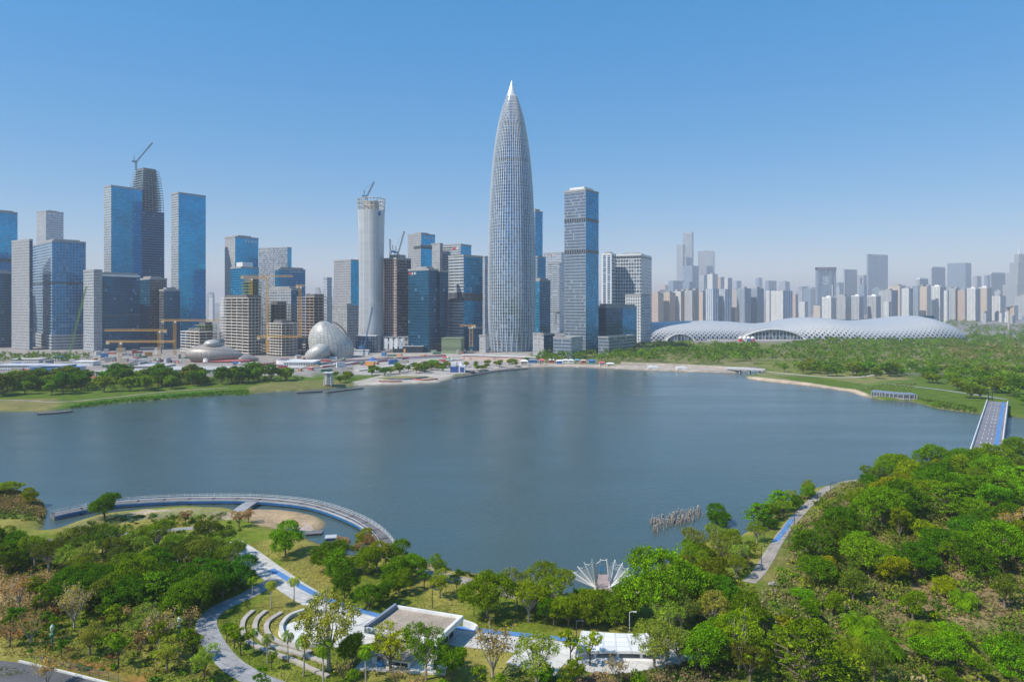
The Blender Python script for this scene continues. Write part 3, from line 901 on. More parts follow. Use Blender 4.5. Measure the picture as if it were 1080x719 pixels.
# the great spire: a tapering glass shell wrapped in steel ribs
def great_spire():
    Y = 1010.0
    k = Y / FPX
    X0 = xat(539.7, Y)
    prof_px = [(374, 21.8), (360, 22.9), (345, 23.8), (320, 24.4), (280, 24.5), (240, 23.5), (200, 21.7), (181, 20.4), (163, 18.5), (143, 15.9), (124, 12.2), (112, 8.6), (101.5, 5.1)]
    pr = [(zat(y, Y), r * k) for y, r in prof_px]
    zs = np.array([p[0] for p in pr]); rs = np.array([p[1] for p in pr])
    co = np.polyfit(zs, rs, 6)
    rad = lambda z: float(np.interp(z, zs, rs)) * .4 + float(np.polyval(co, z)) * .6
    org = (X0, Y, 1.5)
    t = thing('skyscraper', org, 'tallest tower, a bamboo shoot shaped glass spire with pale steel ribs', 'skyscraper')
    gl = facade('spire glass', (.17, .30, .46), (.50, .55, .60), 4.5, 3.37, .20, .05, metal=.65, rough=.07, blind_amt=.10, zones=.35)
    rib = plain('steel rib', (.76, .77, .77), .45, 0.0, var=.05)
    N = 56
    zz = list(np.linspace(zs[0] + 1.5, zs[-1], 60))
    mb = MB()
    rings = [[(X0 + (rad(z) - .35) * math.cos(2 * math.pi * q / 112), Y + (rad(z) - .35) * math.sin(2 * math.pi * q / 112), z) for q in range(112)] for z in zz]
    mb.loft(rings, [q * 168 / 112 for q in range(113)], zz)
    mb.build('curtain_wall', gl, t, org, True)
    # plinth storeys seen between the leaning legs
    # ribs: even and odd ones lean together at the foot
    protos = []
    for lean in (-1, 1):
        m = MB()
        half = math.pi / N
        zl = [0.0, 9.0, 18.0, 27.0, 36.0] + list(np.linspace(48, zs[-1] - 1.5, 46))
        prev = None
        for z in zl:
            zt = z + 1.5
            zw = max(zt, zs[0] + 1.5)
            r = rad(zw) + (.7 if zt > zs[0] + 2 else .6)
            if zt < zs[0] + 2: r += (zs[0] + 2 - zt) * -.02
            off = lean * half * max(0.0, 1 - z / 34.0) * .92
            w = min(.62, r * half * .5)
            d = min(.55, .2 + r * .012)
            ca, sa = math.cos(off), math.sin(off)
            q = []
            for (rr, ww) in ((r + d * .5, -w * .35), (r + d * .5, w * .35), (r - d, w * .5), (r - d, -w * .5)):
                q.append((X0 + rr * ca - ww * sa, Y + rr * sa + ww * ca, zt))
            if prev:
                for i in range(4):
                    j = (i + 1) % 4
                    m.face([prev[i], prev[j], q[j], q[i]])
            prev = q
        protos.append(m)
    a = protos[0].build('rib', rib, t, org)
    b = protos[1].build('rib', rib, t, org)
    for i in range(N):
        src = (a, b)[i % 2]
        o = src if i < 2 else src.copy()
        if i >= 2:
            COL.objects.link(o); o.parent = t
        o.rotation_euler = (0, 0, 2 * math.pi * (i + .5) / N)
    c = MB()
    n = 28
    zc = list(np.linspace(zs[-1] - 2, zat(85.5, Y), 10))
    r0 = rad(zs[-1]) + .9
    rc = [r0 * (1 - i / 9.0) ** .92 + .12 for i in range(10)]
    c.loft([[(X0 + r * math.cos(2 * math.pi * q / n), Y + r * math.sin(2 * math.pi * q / n), z) for q in range(n)] for z, r in zip(zc, rc)], [q for q in range(n + 1)], zc)
    c.build('spire_cap', plain('polished cap', (.86, .86, .86), .25, .3, var=.03), t, org, True)
    l = MB()
    n = 56
    l.loft([[(X0 + r * math.cos(2 * math.pi * q / n), Y + r * math.sin(2 * math.pi * q / n), z) for q in range(n)] for z, r in ((1.4, rad(zs[0]) - 4), (26, rad(zs[0] + 10) - 2.2))], [q * 3.0 for q in range(57)], [1.4, 26])
    l.build('lobby_wall', fac('lobby glass', (.12, .13, .14), (.46, .42, .38), 26, 3, .05, .2, metal=.2), t, org)
    for (py, ph) in ((133.5, 1.6), (172, 1.4)):
        m = MB()
        z = zat(py, Y)
        m.loft([[(X0 + (rad(zq) - .2) * math.cos(2 * math.pi * q / 56), Y + (rad(zq) - .2) * math.sin(2 * math.pi * q / 56), zq) for q in range(56)] for zq in (z - ph, z + ph)], [q * 3 for q in range(57)], [0, 1])
        m.build('louvre_band', LOUV, t, org)
great_spire()

# the white waisted tower with an open crown
def white_tower():
    Y = 1010.0
    X0 = xat(391.7, Y)
    k = Y / FPX
    org = (X0, Y, 1.5)
    t = thing('office_tower', org, 'white waisted tower with rounded corners and an open lattice crown under construction', 'office tower', GT)
    def ring(hw, z, n=48, e=2.8):
        out = []
        for q in range(n):
            a = 2 * math.pi * q / n + R(20)
            c, s_ = math.cos(a), math.sin(a)
            rr = hw / ((abs(c) ** e + abs(s_) ** e) ** (1 / e))
            x, y = rr * c, rr * s_
            cb, sb = math.cos(R(-14)), math.sin(R(-14))
            out.append((X0 + x * cb - y * sb, Y + x * sb + y * cb, z))
        return out
    prof = [(356, 12.6), (330, 12.0), (300, 11.9), (270, 12.1), (245, 12.5), (226, 13.0), (222.5, 13.1)]
    zs = [zat(p[0], Y) for p in prof]
    zs[0] = 1.2
    per = 2 * math.pi * 12 * k
    mb = MB()
    mb.loft([ring(p[1] * k, z) for p, z in zip(prof, zs)], [q * per / 48 for q in range(49)], zs, caps=False)
    wall = facade('white tower skin', (.50, .52, .54), (.74, .73, .70), 9, 8.6, .02, .07, metal=.15, rough=.35, var=.04, blind=(.60, .61, .62), blind_amt=.05, zones=.1)
    mb.face(ring(13.0 * k, zs[-1])[::1], None, 0)
    mb.build('curtain_wall', wall, t, org, True)
    crown = MB()
    z0, z1 = zs[-1], zat(209.5, Y)
    ra, rb = ring(12.6 * k, z0, 24), ring(13.3 * k, z1, 24)
    for i in range(24):
        crown.bar(ra[i], rb[i], 1.0)
    crown.build('crown_posts', plain('grey steel', (.50, .49, .46), .6), t, org)
    for zz, hw in ((z0 + 6, 12.9), (z0 + 12, 13.1), (z1 - 1, 13.4)):
        m = MB()
        rr = ring(hw * k, zz, 24)
        for i in range(24):
            m.bar(rr[i], rr[(i + 1) % 24], 1.3)
        m.build('crown_ring', plain('grey steel', (.50, .49, .46), .6), t, org)
    c = MB()
    c.prism([p[:2] for p in ring(7.5 * k, 0, 12)], z0 - 1, z0 + 13, 0)
    c.build('lift_core', CONCR, t, org)
    d = MB()
    c0 = ring(13.05 * k, zat(227, Y), 48)
    d.box((X0 + 10.3 * k, Y - 9.5 * k, zat(226.5, Y)), (3, 3, 6))
    d.build('site_hoist', plain('blue tarpaulin', (.04, .14, .40), .7), t, org)
    return X0, Y, z1
WT = white_tower()

# ------------------------------------------------------------------ unfinished towers and site cranes
def frame_tower(label, pl, pc, pr, top, Y, fl, a=38, clad_to=None, name='unfinished_tower', shrink=0.0, nx=5, ny=5, slabm=None, core=True, lean=0):
    """bare concrete frame: slabs, columns, core; glass as far up as clad_to"""
    poly, L, Q = corner_poly(pl, pc, pr, Y, a)
    z1 = zat(top, Y)
    base = 1.2
    cx, cy = sum(p[0] for p in poly) / 4, sum(p[1] for p in poly) / 4
    org = (cx, cy, base)
    t = thing(name, org, label, 'unfinished tower', 'concrete frames under construction')
    n = max(4, int((z1 - base) / fl))
    fh = (z1 - base) / n
    sm = slabm or CONCR
    for i in range(1, n + 1):
        f = i / n
        d = shrink * max(0, (f - .75) / .25) ** 2
        m = MB()
        m.prism(inset(poly, d), base + i * fh - (.8 if not shrink else .45), base + i * fh, 0, bottom=True)
        m.build('floor_slab', sm, t, org)
    A, C, B, D = poly
    for i in range(nx):
        for j in range(ny):
            if 0 < i < nx - 1 and 0 < j < ny - 1: continue
            u, v = (i + .06 * (1 - 2 * i / (nx - 1))) / (nx - 1), (j + .06 * (1 - 2 * j / (ny - 1))) / (ny - 1)
            x = A[0] + (C[0] - A[0]) * u + (D[0] - A[0]) * v
            y = A[1] + (C[1] - A[1]) * u + (D[1] - A[1]) * v
            m = MB()
            pp = []
            r_ = math.hypot(x - cx, y - cy)
            for f in ((0, .75, .85, .93, 1.0) if shrink else (0, 1.0)):
                kk = (r_ - .6 - shrink * max(0, (f - .75) / .25) ** 2 * 1.3) / r_
                pp.append((cx + (x - cx) * kk, cy + (y - cy) * kk, base + (z1 - base) * f))
            m.tube(pp, .38, 4)
            m.build('column', sm, t, org)
    if core:
        m = MB()
        m.prism(inset(poly, min(L, Q) * .28), base, z1 + 4, 0)
        m.build('lift_core', plain('core concrete', (.13, .13, .13), .9), t, org)
    if clad_to:
        m = MB()
        m.prism(inset(poly, .3), base, zat(clad_to, Y), [0, 1, 0, 1], top=2)
        m.build('curtain_wall', [F['grid blue glass'], F['dark blue glass'], ROOF], t, org)
    return t, poly, org, z1

def lattice(mb, a, b, w, step, ch=.35, br=.18):
    """square truss from a to b"""
    a, b = Vector(a), Vector(b)
    t = (b - a)
    L = t.length
    t.normalize()
    ref = Vector((0, 0, 1)) if abs(t.z) < .8 else Vector((0, 1, 0))
    u = t.cross(ref).normalized() * (w / 2)
    v = u.cross(t).normalized() * (w / 2)
    cs = [u + v, u - v, -u - v, -u + v]
    for c in cs: mb.bar(a + c, b + c, ch)
    n = max(1, int(L / step))
    for i in range(n):
        p, q = a + t * (L * i / n), a + t * (L * (i + 1) / n)
        for k in range(4):
            c, d = cs[k], cs[(k + 1) % 4]
            mb.bar(p + (c if i % 2 else d), q + (d if i % 2 else c), br)

GC = 'construction cranes'
def hammer_crane(label, px, base_py, top_py, Y, tip_px, tail_px, w=2.6, yaw_depth=0.0):
    x = xat(px, Y)
    zb, zt = max(1.5, zat(base_py, Y)), zat(top_py, Y)
    org = (x, Y, zb)
    t = thing('tower_crane', org, label, 'crane', GC)
    m = MB(); lattice(m, (x, Y, zb), (x, Y, zt), w, w * 1.1, .42, .2); m.build('mast', YEL, t, org)
    m = MB()
    lattice(m, (x, Y, zt + 1), (xat(tip_px, Y), Y + yaw_depth, zt + 1), 1.8, 2.2, .36, .18)
    m.build('jib', YEL, t, org)
    m = MB()
    lattice(m, (x, Y, zt + 1), (xat(tail_px, Y), Y - yaw_depth * .3, zt + 1), 1.8, 2.2, .36, .18)
    m.build('counter_jib', YEL, t, org)
    s = 1 if tail_px > px else -1
    m = MB(); m.box((xat(tail_px, Y) - s * 2, Y - yaw_depth * .3, zt - .6), (3.6, 1.8, 3.0)); m.build('counterweight', plain('crane ballast', (.62, .52, .35), .8), t, org)
    m = MB(); m.box((x + 1.6, Y - 1.6, zt - 1.2), (1.8, 1.8, 2.2)); m.build('cab', WHITE, t, org)
    m = MB()
    if tip_px is not None:
        m.bar((xat(px + (tip_px - px) * .7, Y), Y + yaw_depth * .7, zt), (xat(px + (tip_px - px) * .7, Y), Y + yaw_depth * .7, zt - 9), .25)
    m.build('hoist_rope', DARKM, t, org)
    return t

def luffing_crane(label, px, base_py, piv_py, Y, tip_px, tip_py, mat=None, w=2.2):
    mat = mat or DARKM
    x = xat(px, Y)
    zb, zt = zat(base_py, Y), zat(piv_py, Y)
    org = (x, Y, zb)
    t = thing('luffing_crane', org, label, 'crane', GC)
    m = MB(); lattice(m, (x, Y, zb - 3), (x, Y, zt), w, w * 1.2, .5, .3); m.build('mast', mat, t, org)
    m = MB(); lattice(m, (x, Y, zt), (xat(tip_px, Y), Y, zat(tip_py, Y)), 1.4, 2.4, .42, .26); m.build('jib', mat, t, org)
    s = 1 if tip_px > px else -1
    m = MB(); m.bar((x - s * 2, Y, zt), (x - s * 3.4, Y, zt + 11), .5); m.bar((x - s * 4.5, Y, zt), (x - s * 3.4, Y, zt + 11), .5); m.build('mast_head', mat, t, org)
    m = MB(); m.box((x - s * 3.5, Y, zt + 1), (6, 2.6, 3)); m.build('machine_deck', plain('crane blue', (.05, .16, .33), .6), t, org)
    m = MB(); m.bar((x - s * 3.4, Y, zt + 11), (xat(tip_px, Y), Y, zat(tip_py, Y)), .22); m.build('luffing_rope', mat, t, org)

fr1 = frame_tower('tall unfinished tower between the twin blue towers, bare floors above dark glass', 134.5, 149.5, 173.5, 177.5, 1190, 4.3, 38, clad_to=222, shrink=7, nx=6, ny=7, slabm=plain('blue grey slab', (.40, .50, .58), .8, var=.2))
luffing_crane('thin luffing crane on top of the tall unfinished tower', 143.5, 178, 171, 1185, 161, 150.5)
# glass already fixed to the lower part of the tall frame (its left edge strip)
luffing_crane('luffing crane on the crown of the white waisted tower', 386.5, 212, 208, 1008, 394.5, 192)
office('half clad tower of pink frames and dark glass beside the white waisted tower', 'unfinished tower', 405, 418.5, 433.5, 271.5, 1000, 'pink frame grid', 'unfinished cladding', 38, 'concrete frames under construction', plant=(.2, 5, CONCR))
luffing_crane('left of the two thin cranes on the half clad pink tower', 411.8, 270, 266, 995, 411.2, 252)
luffing_crane('right of the two thin cranes on the half clad pink tower', 420, 270, 267, 995, 426.5, 244)
frame_tower('white concrete frame with stacked floors behind the shell shaped museum pod', 231.5, 262, 281, 314, 905, 3.9, 40, nx=6, ny=6, slabm=plain('pale concrete', (.70, .65, .58), .9, var=.2))
frame_tower('upper set back frame on the white concrete frame, with green hoarding', 254, 266, 276, 297, 930, 3.9, 40, nx=4, ny=4, slabm=GREENN)
frame_tower('lower dark frame stepping down right of the white concrete frame', 276, 290, 312, 321, 950, 3.9, 40, nx=5, ny=5)
frame_tower('low pale scaffolded frame between the white frame and the pinkish frame', 281, 297, 314, 341, 893, 3.6, 38, nx=6, ny=5, slabm=plain('pale concrete', (.70, .65, .58), .9, var=.2))
frame_tower('second concrete frame of pinkish floors left of the hood shaped museum', 313, 331, 351, 313, 915, 3.8, 38, nx=5, ny=5, slabm=plain('pinkish concrete', (.52, .42, .37), .9, var=.2))
frame_tower('low concrete frame behind the pod, two grey storeys stepping left', 190, 210, 233, 350, 925, 3.8, 38, nx=5, ny=4, slabm=plain('pale concrete', (.70, .65, .58), .9, var=.2))
frame_tower('green hoarded low frame beside the tallest yellow crane', 205, 216, 229, 343, 940, 3.8, 38, nx=4, ny=4, slabm=GREENN)

hammer_crane('tallest yellow crane left of the pod, jib reaching right over the frames', 184.3, 374, 338.5, 870, 233, 170)
hammer_crane('yellow crane low in front of the dark glass block, jib reaching far right', 127, 384, 361, 800, 184, 112)
hammer_crane('yellow crane behind the low one, its jib reaching left', 168, 376, 349, 860, 110, 176)
hammer_crane('yellow crane standing in the white concrete frame, jib to the right', 281.8, 372, 292, 890, 309, 254)
hammer_crane('yellow crane low between pod and hood shaped museum', 282.3, 372, 356, 840, 318, 271)
hammer_crane('yellow crane in the pinkish frame left of the hood shaped museum', 316.5, 352, 302, 900, 322, 312)
hammer_crane('orange crane on the upper set back frame, jib to the left', 265, 312, 294, 925, 255, 283)
hammer_crane('yellow crane between the green box and the great spire', 497, 366, 344, 900, 485, 502, w=4.2)
hammer_crane('small yellow crane between the great spire and the square tower', 586.5, 343, 329.5, 1300, 573, 590)
luffing_crane('slender green mobile crane with its long boom up, beside the finned stone shaft', 73, 378, 375, 880, 91, 302, plain('crane green', (.18, .34, .10), .6), w=1.2)
# ------------------------------------------------------------------ the far city: each block a thing of its own
def far_block(label, pl, pr, top, Y, ml, mr=None, c=.42, group=GA, cat='apartment tower', name='apartment_tower', crown=None, a=None, step=None, base=1.5):
    pc = pl + (pr - pl) * c
    mr = mr or ml
    if name == 'apartment_tower' or name == 'city_block': Y *= 1.3
    poly, L, Q = corner_poly(pl, pc, pr, Y, a)
    z1 = zat(top, Y)
    cx, cy = sum(p[0] for p in poly) / 4, sum(p[1] for p in poly) / 4
    org = (cx, cy, base)
    t = thing(name, org, label, cat, group)
    m = MB()
    m.prism(poly, base, z1, [0, 1, 0, 1], top=2)
    m.build('wall', [F[ml], F[mr], ROOF], t, org)
    if crown == 'box':
        m = MB(); m.prism(inset(poly, min(L, Q) * .3), z1, z1 + 6, 0); m.build('plant_room', F and ROOF, t, org)
    elif crown == 'white':
        m = MB(); m.prism(inset(poly, -.6), z1 - 3, z1 + 1, 0, bottom=True); m.build('roof_frame', WHITE, t, org)
        m = MB(); m.prism(inset(poly, min(L, Q) * .3), z1, z1 + 6, 0); m.build('plant_room', WHITE, t, org)
    elif crown == 'twin':
        for k in (0, 2):
            q = [poly[k], poly[(k + 1) % 4], poly[(k + 2) % 4], poly[(k + 3) % 4]]
            qx, qy = q[0]
            m = MB()
            m.prism([(cx + (p[0] - cx) * .35 + (qx - cx) * .5, cy + (p[1] - cy) * .35 + (qy - cy) * .5) for p in poly], z1, z1 + 7, 0)
            m.build('roof_turret', ROOF, t, org)
    return t, poly, z1, org

# apartment rows behind the stadium's low wing
row = [
    ('cream apartment tower with reddish piers, first behind the stadium left end', 687, 700, 309, 1850, 'pink flats', 'cream flats', 'box'),
    ('cream apartment tower with blue stairwell strips beside the first cream one', 699, 712.5, 308.5, 1870, 'cream flats', 'pink flats', 'box'),
    ('pale apartment tower with a brown topped wing left of the grey brown one', 711, 724, 307, 1880, 'white flats', 'cream flats', 'twin'),
    ('grey brown apartment tower with turrets on its roof', 722, 737, 306, 1860, 'grey flats', 'cream flats', 'twin'),
    ('narrow cream tower squeezed left of the blue and white pair', 735.5, 746, 308, 1950, 'cream flats', 'grey flats', 'box'),
    ('blue and white striped tower, left half of the first pair', 744.5, 758, 304.5, 1800, 'blue white flats', 'blue white flats', None),
    ('blue and white striped tower, right half of the first pair', 757, 771.5, 304.8, 1815, 'blue white flats', 'blue white flats', None),
    ('small pinkish block in the gap right of the first blue and white pair', 770.5, 779, 324, 1830, 'pink flats', 'pink flats', None),
    ('blue balcony tower, left of the second blue pair', 777.5, 792, 304, 1820, 'blue balcony flats', 'blue balcony flats', 'box'),
    ('blue balcony tower, right of the second blue pair', 790.5, 805.5, 304, 1840, 'blue balcony flats', 'blue balcony flats', 'box'),
    ('grey back tower beside the blue striped tower nearest the stadium arch', 808, 815, 306.5, 1900, 'white flats', 'grey flats', None),
    ('white and blue striped tower standing alone above the stadium arch', 813, 836, 306.5, 1780, 'white flats', 'blue white flats', None),
    ('slim pinkish tower just right of the lone striped tower', 836, 841.5, 310, 2000, 'pink flats', 'grey flats', None),
]
for (lb, a, b, tp, Y, m1, m2, cr) in row: far_block(lb, a, b, tp, Y, m1, m2, .55, crown=cr)
row2 = [
    ('white flat block with an open white roof frame above the stadium roof', 867, 882, 313.5, 1900, 'white flats', 'grey flats', 'white'),
    ('grey flat block left of the arched white pair', 880, 898.5, 312, 1960, 'grey flats', 'white flats', 'box'),
    ('white roof framed flat block, left of the arched white pair', 898, 911, 312, 1920, 'grey flats', 'blue balcony flats', 'white'),
    ('white roof framed flat block, right of the arched white pair', 915, 929, 312, 1930, 'grey flats', 'blue balcony flats', 'white'),
    ('dark topped grey flat block behind the arched white pair', 928, 947, 306, 2050, 'grey flats', 'blue balcony flats', 'box'),
    ('low white gabled block in front of the dark topped one', 932, 940, 318, 1880, 'white flats', 'grey flats', None),
    ('cream wide flat block behind, under the distant logo tower', 937, 956, 301, 2250, 'cream flats', 'white flats', 'box'),
    ('white edged flat tower with blue glass beside the wide cream block', 951, 963, 304, 1950, 'white flats', 'blue balcony flats', 'box'),
    ('blue glass flat tower between two white edged towers', 962, 972, 301, 2050, 'blue balcony flats', 'blue white flats', None),
    ('cream topped flat tower right of the blue glass one', 970, 982, 302, 1980, 'cream flats', 'white flats', 'twin'),
    ('pale flat tower with bright white side, above the stadium right end', 980, 998, 302, 2000, 'white flats', 'blue balcony flats', 'white'),
    ('thin bright white slab edge right of the pale tower', 995.5, 1001, 306, 1900, 'white flats', 'white flats', None),
    ('grey flat tower directly right of the thin white slab', 1000, 1012, 304, 2100, 'grey flats', 'pink flats', 'twin'),
    ('pinkish flat tower, second from the thin white slab', 1010, 1022, 306, 2080, 'pink flats', 'white flats', 'box'),
    ('white and blue flat tower with balconies near the right edge', 1020, 1034, 304, 2000, 'white flats', 'blue balcony flats', 'white'),
    ('brown grey flat tower right of the white and blue balcony tower', 1032, 1046, 303, 2050, 'cream flats', 'grey flats', 'white'),
    ('plain white slab with blue windows left of the water tower', 1045, 1061, 312, 2100, 'white flats', 'blue white flats', 'box'),
    ('low cream block behind the small water tower', 1062, 1074, 322, 2100, 'cream flats', 'white flats', None),
    ('grey flat tower at the right picture edge', 1071, 1092, 312, 2200, 'grey flats', 'white flats', 'box'),
    ('low pale block under the hazy frame tower', 858, 869, 322, 2300, 'cream flats', 'white flats', None),
    ('pale block low between lone striped tower and the stadium hump', 843, 852, 318, 2500, 'white flats', 'grey flats', None),
]
for (lb, a, b, tp, Y, m1, m2, cr) in row2: far_block(lb, a, b, tp, Y, m1, m2, .64, crown=cr)
# far office towers in the haze
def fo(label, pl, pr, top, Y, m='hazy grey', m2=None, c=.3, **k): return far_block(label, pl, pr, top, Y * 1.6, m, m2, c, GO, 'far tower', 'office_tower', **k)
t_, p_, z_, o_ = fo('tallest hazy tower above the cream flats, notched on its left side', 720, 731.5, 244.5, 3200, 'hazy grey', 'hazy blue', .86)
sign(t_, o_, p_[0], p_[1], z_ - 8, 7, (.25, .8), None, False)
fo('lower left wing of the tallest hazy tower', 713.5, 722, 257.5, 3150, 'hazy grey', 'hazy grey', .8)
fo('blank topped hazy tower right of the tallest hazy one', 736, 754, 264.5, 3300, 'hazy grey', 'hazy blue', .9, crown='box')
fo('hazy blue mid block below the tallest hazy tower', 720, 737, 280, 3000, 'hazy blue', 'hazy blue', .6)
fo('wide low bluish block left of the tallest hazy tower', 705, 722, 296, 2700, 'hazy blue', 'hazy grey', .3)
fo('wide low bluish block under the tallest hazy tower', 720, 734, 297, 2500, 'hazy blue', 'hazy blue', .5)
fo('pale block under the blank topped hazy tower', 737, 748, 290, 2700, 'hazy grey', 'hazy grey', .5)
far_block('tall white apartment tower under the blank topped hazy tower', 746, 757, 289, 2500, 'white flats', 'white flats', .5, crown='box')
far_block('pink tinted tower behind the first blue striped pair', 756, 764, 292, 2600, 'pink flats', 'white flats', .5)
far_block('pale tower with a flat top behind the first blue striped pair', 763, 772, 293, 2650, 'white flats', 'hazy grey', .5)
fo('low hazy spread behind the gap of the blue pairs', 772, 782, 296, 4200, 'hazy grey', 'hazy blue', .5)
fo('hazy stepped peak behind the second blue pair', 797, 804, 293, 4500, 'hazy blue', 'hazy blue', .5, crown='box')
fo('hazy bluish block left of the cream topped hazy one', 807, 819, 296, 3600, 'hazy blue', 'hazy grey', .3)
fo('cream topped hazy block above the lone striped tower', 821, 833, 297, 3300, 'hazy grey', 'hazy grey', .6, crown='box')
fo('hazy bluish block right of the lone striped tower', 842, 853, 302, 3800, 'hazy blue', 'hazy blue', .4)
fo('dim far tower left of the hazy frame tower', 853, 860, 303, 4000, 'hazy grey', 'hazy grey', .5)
# open frame tower
def frame_gate():
    Y = 3600.0
    org = (xat(871, Y), Y, 1.5)
    t = thing('office_tower', org, 'hazy open framed tower like a gate with a dark lintel', 'far tower', GO)
    zt = zat(282, Y)
    for pa, pb in ((861, 863.5), (873.5, 876), (879.5, 880.8)):
        m = MB(); m.prism([(xat(pa, Y), Y - 12), (xat(pb, Y), Y - 12), (xat(pb, Y), Y + 12), (xat(pa, Y), Y + 12)], 1.5, zt, 0); m.build('pillar_slab', F['hazy blue'], t, org)
    m = MB(); m.prism([(xat(861, Y), Y - 14), (xat(881, Y), Y - 14), (xat(881, Y), Y + 14), (xat(861, Y), Y + 14)], zt - 14, zt + .5, 0, bottom=True); m.build('lintel_slab', plain('hazy dark cladding', (.16, .18, .2), .7), t, org)
    m = MB(); m.prism([(xat(861.4, Y), Y - 10), (xat(874, Y), Y - 10), (xat(874, Y), Y + 10), (xat(861.4, Y), Y + 10)], 1.5, zat(300, Y), 0); m.build('lower_storeys', F['hazy blue'], t, org)
    m = MB(); m.prism([(xat(863, Y), Y - 4), (xat(880, Y), Y - 4), (xat(880, Y), Y + 8), (xat(863, Y), Y + 8)], zat(300, Y), zt - 14, 0); m.build('glass_infill', fac('pale infill', (.42, .50, .58), (.5, .54, .58), 8, 8, .1, .1, metal=.2), t, org)
frame_gate()
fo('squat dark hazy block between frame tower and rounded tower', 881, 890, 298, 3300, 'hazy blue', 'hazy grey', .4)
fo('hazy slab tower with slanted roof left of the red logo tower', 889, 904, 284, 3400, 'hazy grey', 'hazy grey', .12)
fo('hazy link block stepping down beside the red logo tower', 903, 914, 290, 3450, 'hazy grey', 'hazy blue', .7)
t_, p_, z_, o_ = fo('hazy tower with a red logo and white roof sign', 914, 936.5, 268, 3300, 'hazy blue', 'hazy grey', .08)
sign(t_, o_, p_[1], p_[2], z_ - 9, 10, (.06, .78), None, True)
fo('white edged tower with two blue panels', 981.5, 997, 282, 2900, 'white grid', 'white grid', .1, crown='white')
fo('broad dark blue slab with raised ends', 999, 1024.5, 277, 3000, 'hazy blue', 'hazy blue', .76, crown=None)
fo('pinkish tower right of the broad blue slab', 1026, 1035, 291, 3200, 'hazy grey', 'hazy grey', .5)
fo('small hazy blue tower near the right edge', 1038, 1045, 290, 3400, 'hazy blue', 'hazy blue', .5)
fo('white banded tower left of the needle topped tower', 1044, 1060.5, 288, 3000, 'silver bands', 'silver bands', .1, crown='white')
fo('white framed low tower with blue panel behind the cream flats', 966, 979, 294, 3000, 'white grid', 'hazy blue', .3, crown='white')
def needle_tower():
    Y = 3100.0
    X = xat(1075.5, Y)
    org = (X, Y, 1.5)
    t = thing('office_tower', org, 'stepped tower with a needle spire at the right edge', 'far tower', GO)
    for hw, t0, t1 in ((10.5, 345, 300), (8.2, 300, 288), (6.3, 288, 277), (3.4, 277, 268)):
        m = MB(); w = hw * Y / FPX
        m.prism([(X - w, Y - w), (X + w, Y - w), (X + w, Y + w), (X - w, Y + w)], max(1.5, zat(t0, Y)), zat(t1, Y), 0); m.build('setback_storey', F['pale fin wall'], t, org)
    m = MB(); m.tube([(X, Y, zat(268, Y)), (X, Y, zat(261, Y)), (X, Y, zat(253, Y))], [7, 2.2, .5], 8); m.build('spire', F['hazy grey'], t, org)
needle_tower()
# infill of distant blocks so the haze is full of city
LB = {}
def filler(zone_label, a, b, n, y0, y1, t0, t1, seed):
    r = random.Random(seed)
    xs_ = sorted(r.uniform(a, b) for _ in range(n))
    for x in xs_:
        w = r.uniform(5, 11)
        Y = r.uniform(y0, y1)
        kind, mm = r.choice([('pale', 'white flats'), ('grey', 'grey flats'), ('cream', 'cream flats'), ('bluish', 'hazy blue'), ('dull grey', 'hazy grey')])
        LB.setdefault((zone_label, kind), []).append((x, w, Y, r.uniform(t0, t1), mm, r.random()))
filler('in the haze behind the stadium flats', 690, 862, 30, 2700, 5200, 300, 317, 5)
filler('in the haze above the stadium right half', 860, 1090, 44, 2500, 5000, 299, 318, 6)
filler('far behind the left towers', 66, 112, 5, 2200, 3600, 306, 314, 7)
filler('glimpsed between the left towers and cranes', 215, 240, 5, 1800, 3000, 308, 316, 8)
filler('between the concrete frames and white tower', 318, 356, 6, 1700, 2800, 298, 312, 9)
filler('glimpsed beside the great spire', 570, 598, 4, 2200, 3300, 290, 312, 10)
filler('beyond the woods near the right edge', 1010, 1095, 12, 1800, 2300, 322, 336, 11)
for (zl, kind), items in LB.items():
    for i, (x, w, Y, tp, mm, q) in enumerate(sorted(items)):
        lb = f'{kind} block {zl}' + (f', {ORD[i + 1]} from the left' if len(items) > 1 else '')
        far_block(lb, x, x + w, tp, Y, mm, None, .45 + .4 * q, 'distant blocks in the haze', 'distant block', 'city_block', crown='box' if q > .6 else None)

# small round tanked water tower at the right
def water_tower():
    Y = 1700.0
    X = xat(1064, Y)
    org = (X, Y, 1.5)
    t = thing('water_tower', org, 'slim tower with a flat disc top standing in the far woods at the right', 'water tower')
    m = MB(); m.tube([(X, Y, 1.5), (X, Y, zat(325, Y))], [3, 2.2], 10); m.build('shaft', CONCR, t, org)
    m = MB(); m.tube([(X, Y, zat(325, Y)), (X, Y, zat(324, Y)), (X, Y, zat(322.5, Y))], [3, 9, 8], 16); m.build('disc_top', plain('dull steel', (.2, .22, .25), .6), t, org)
water_tower()

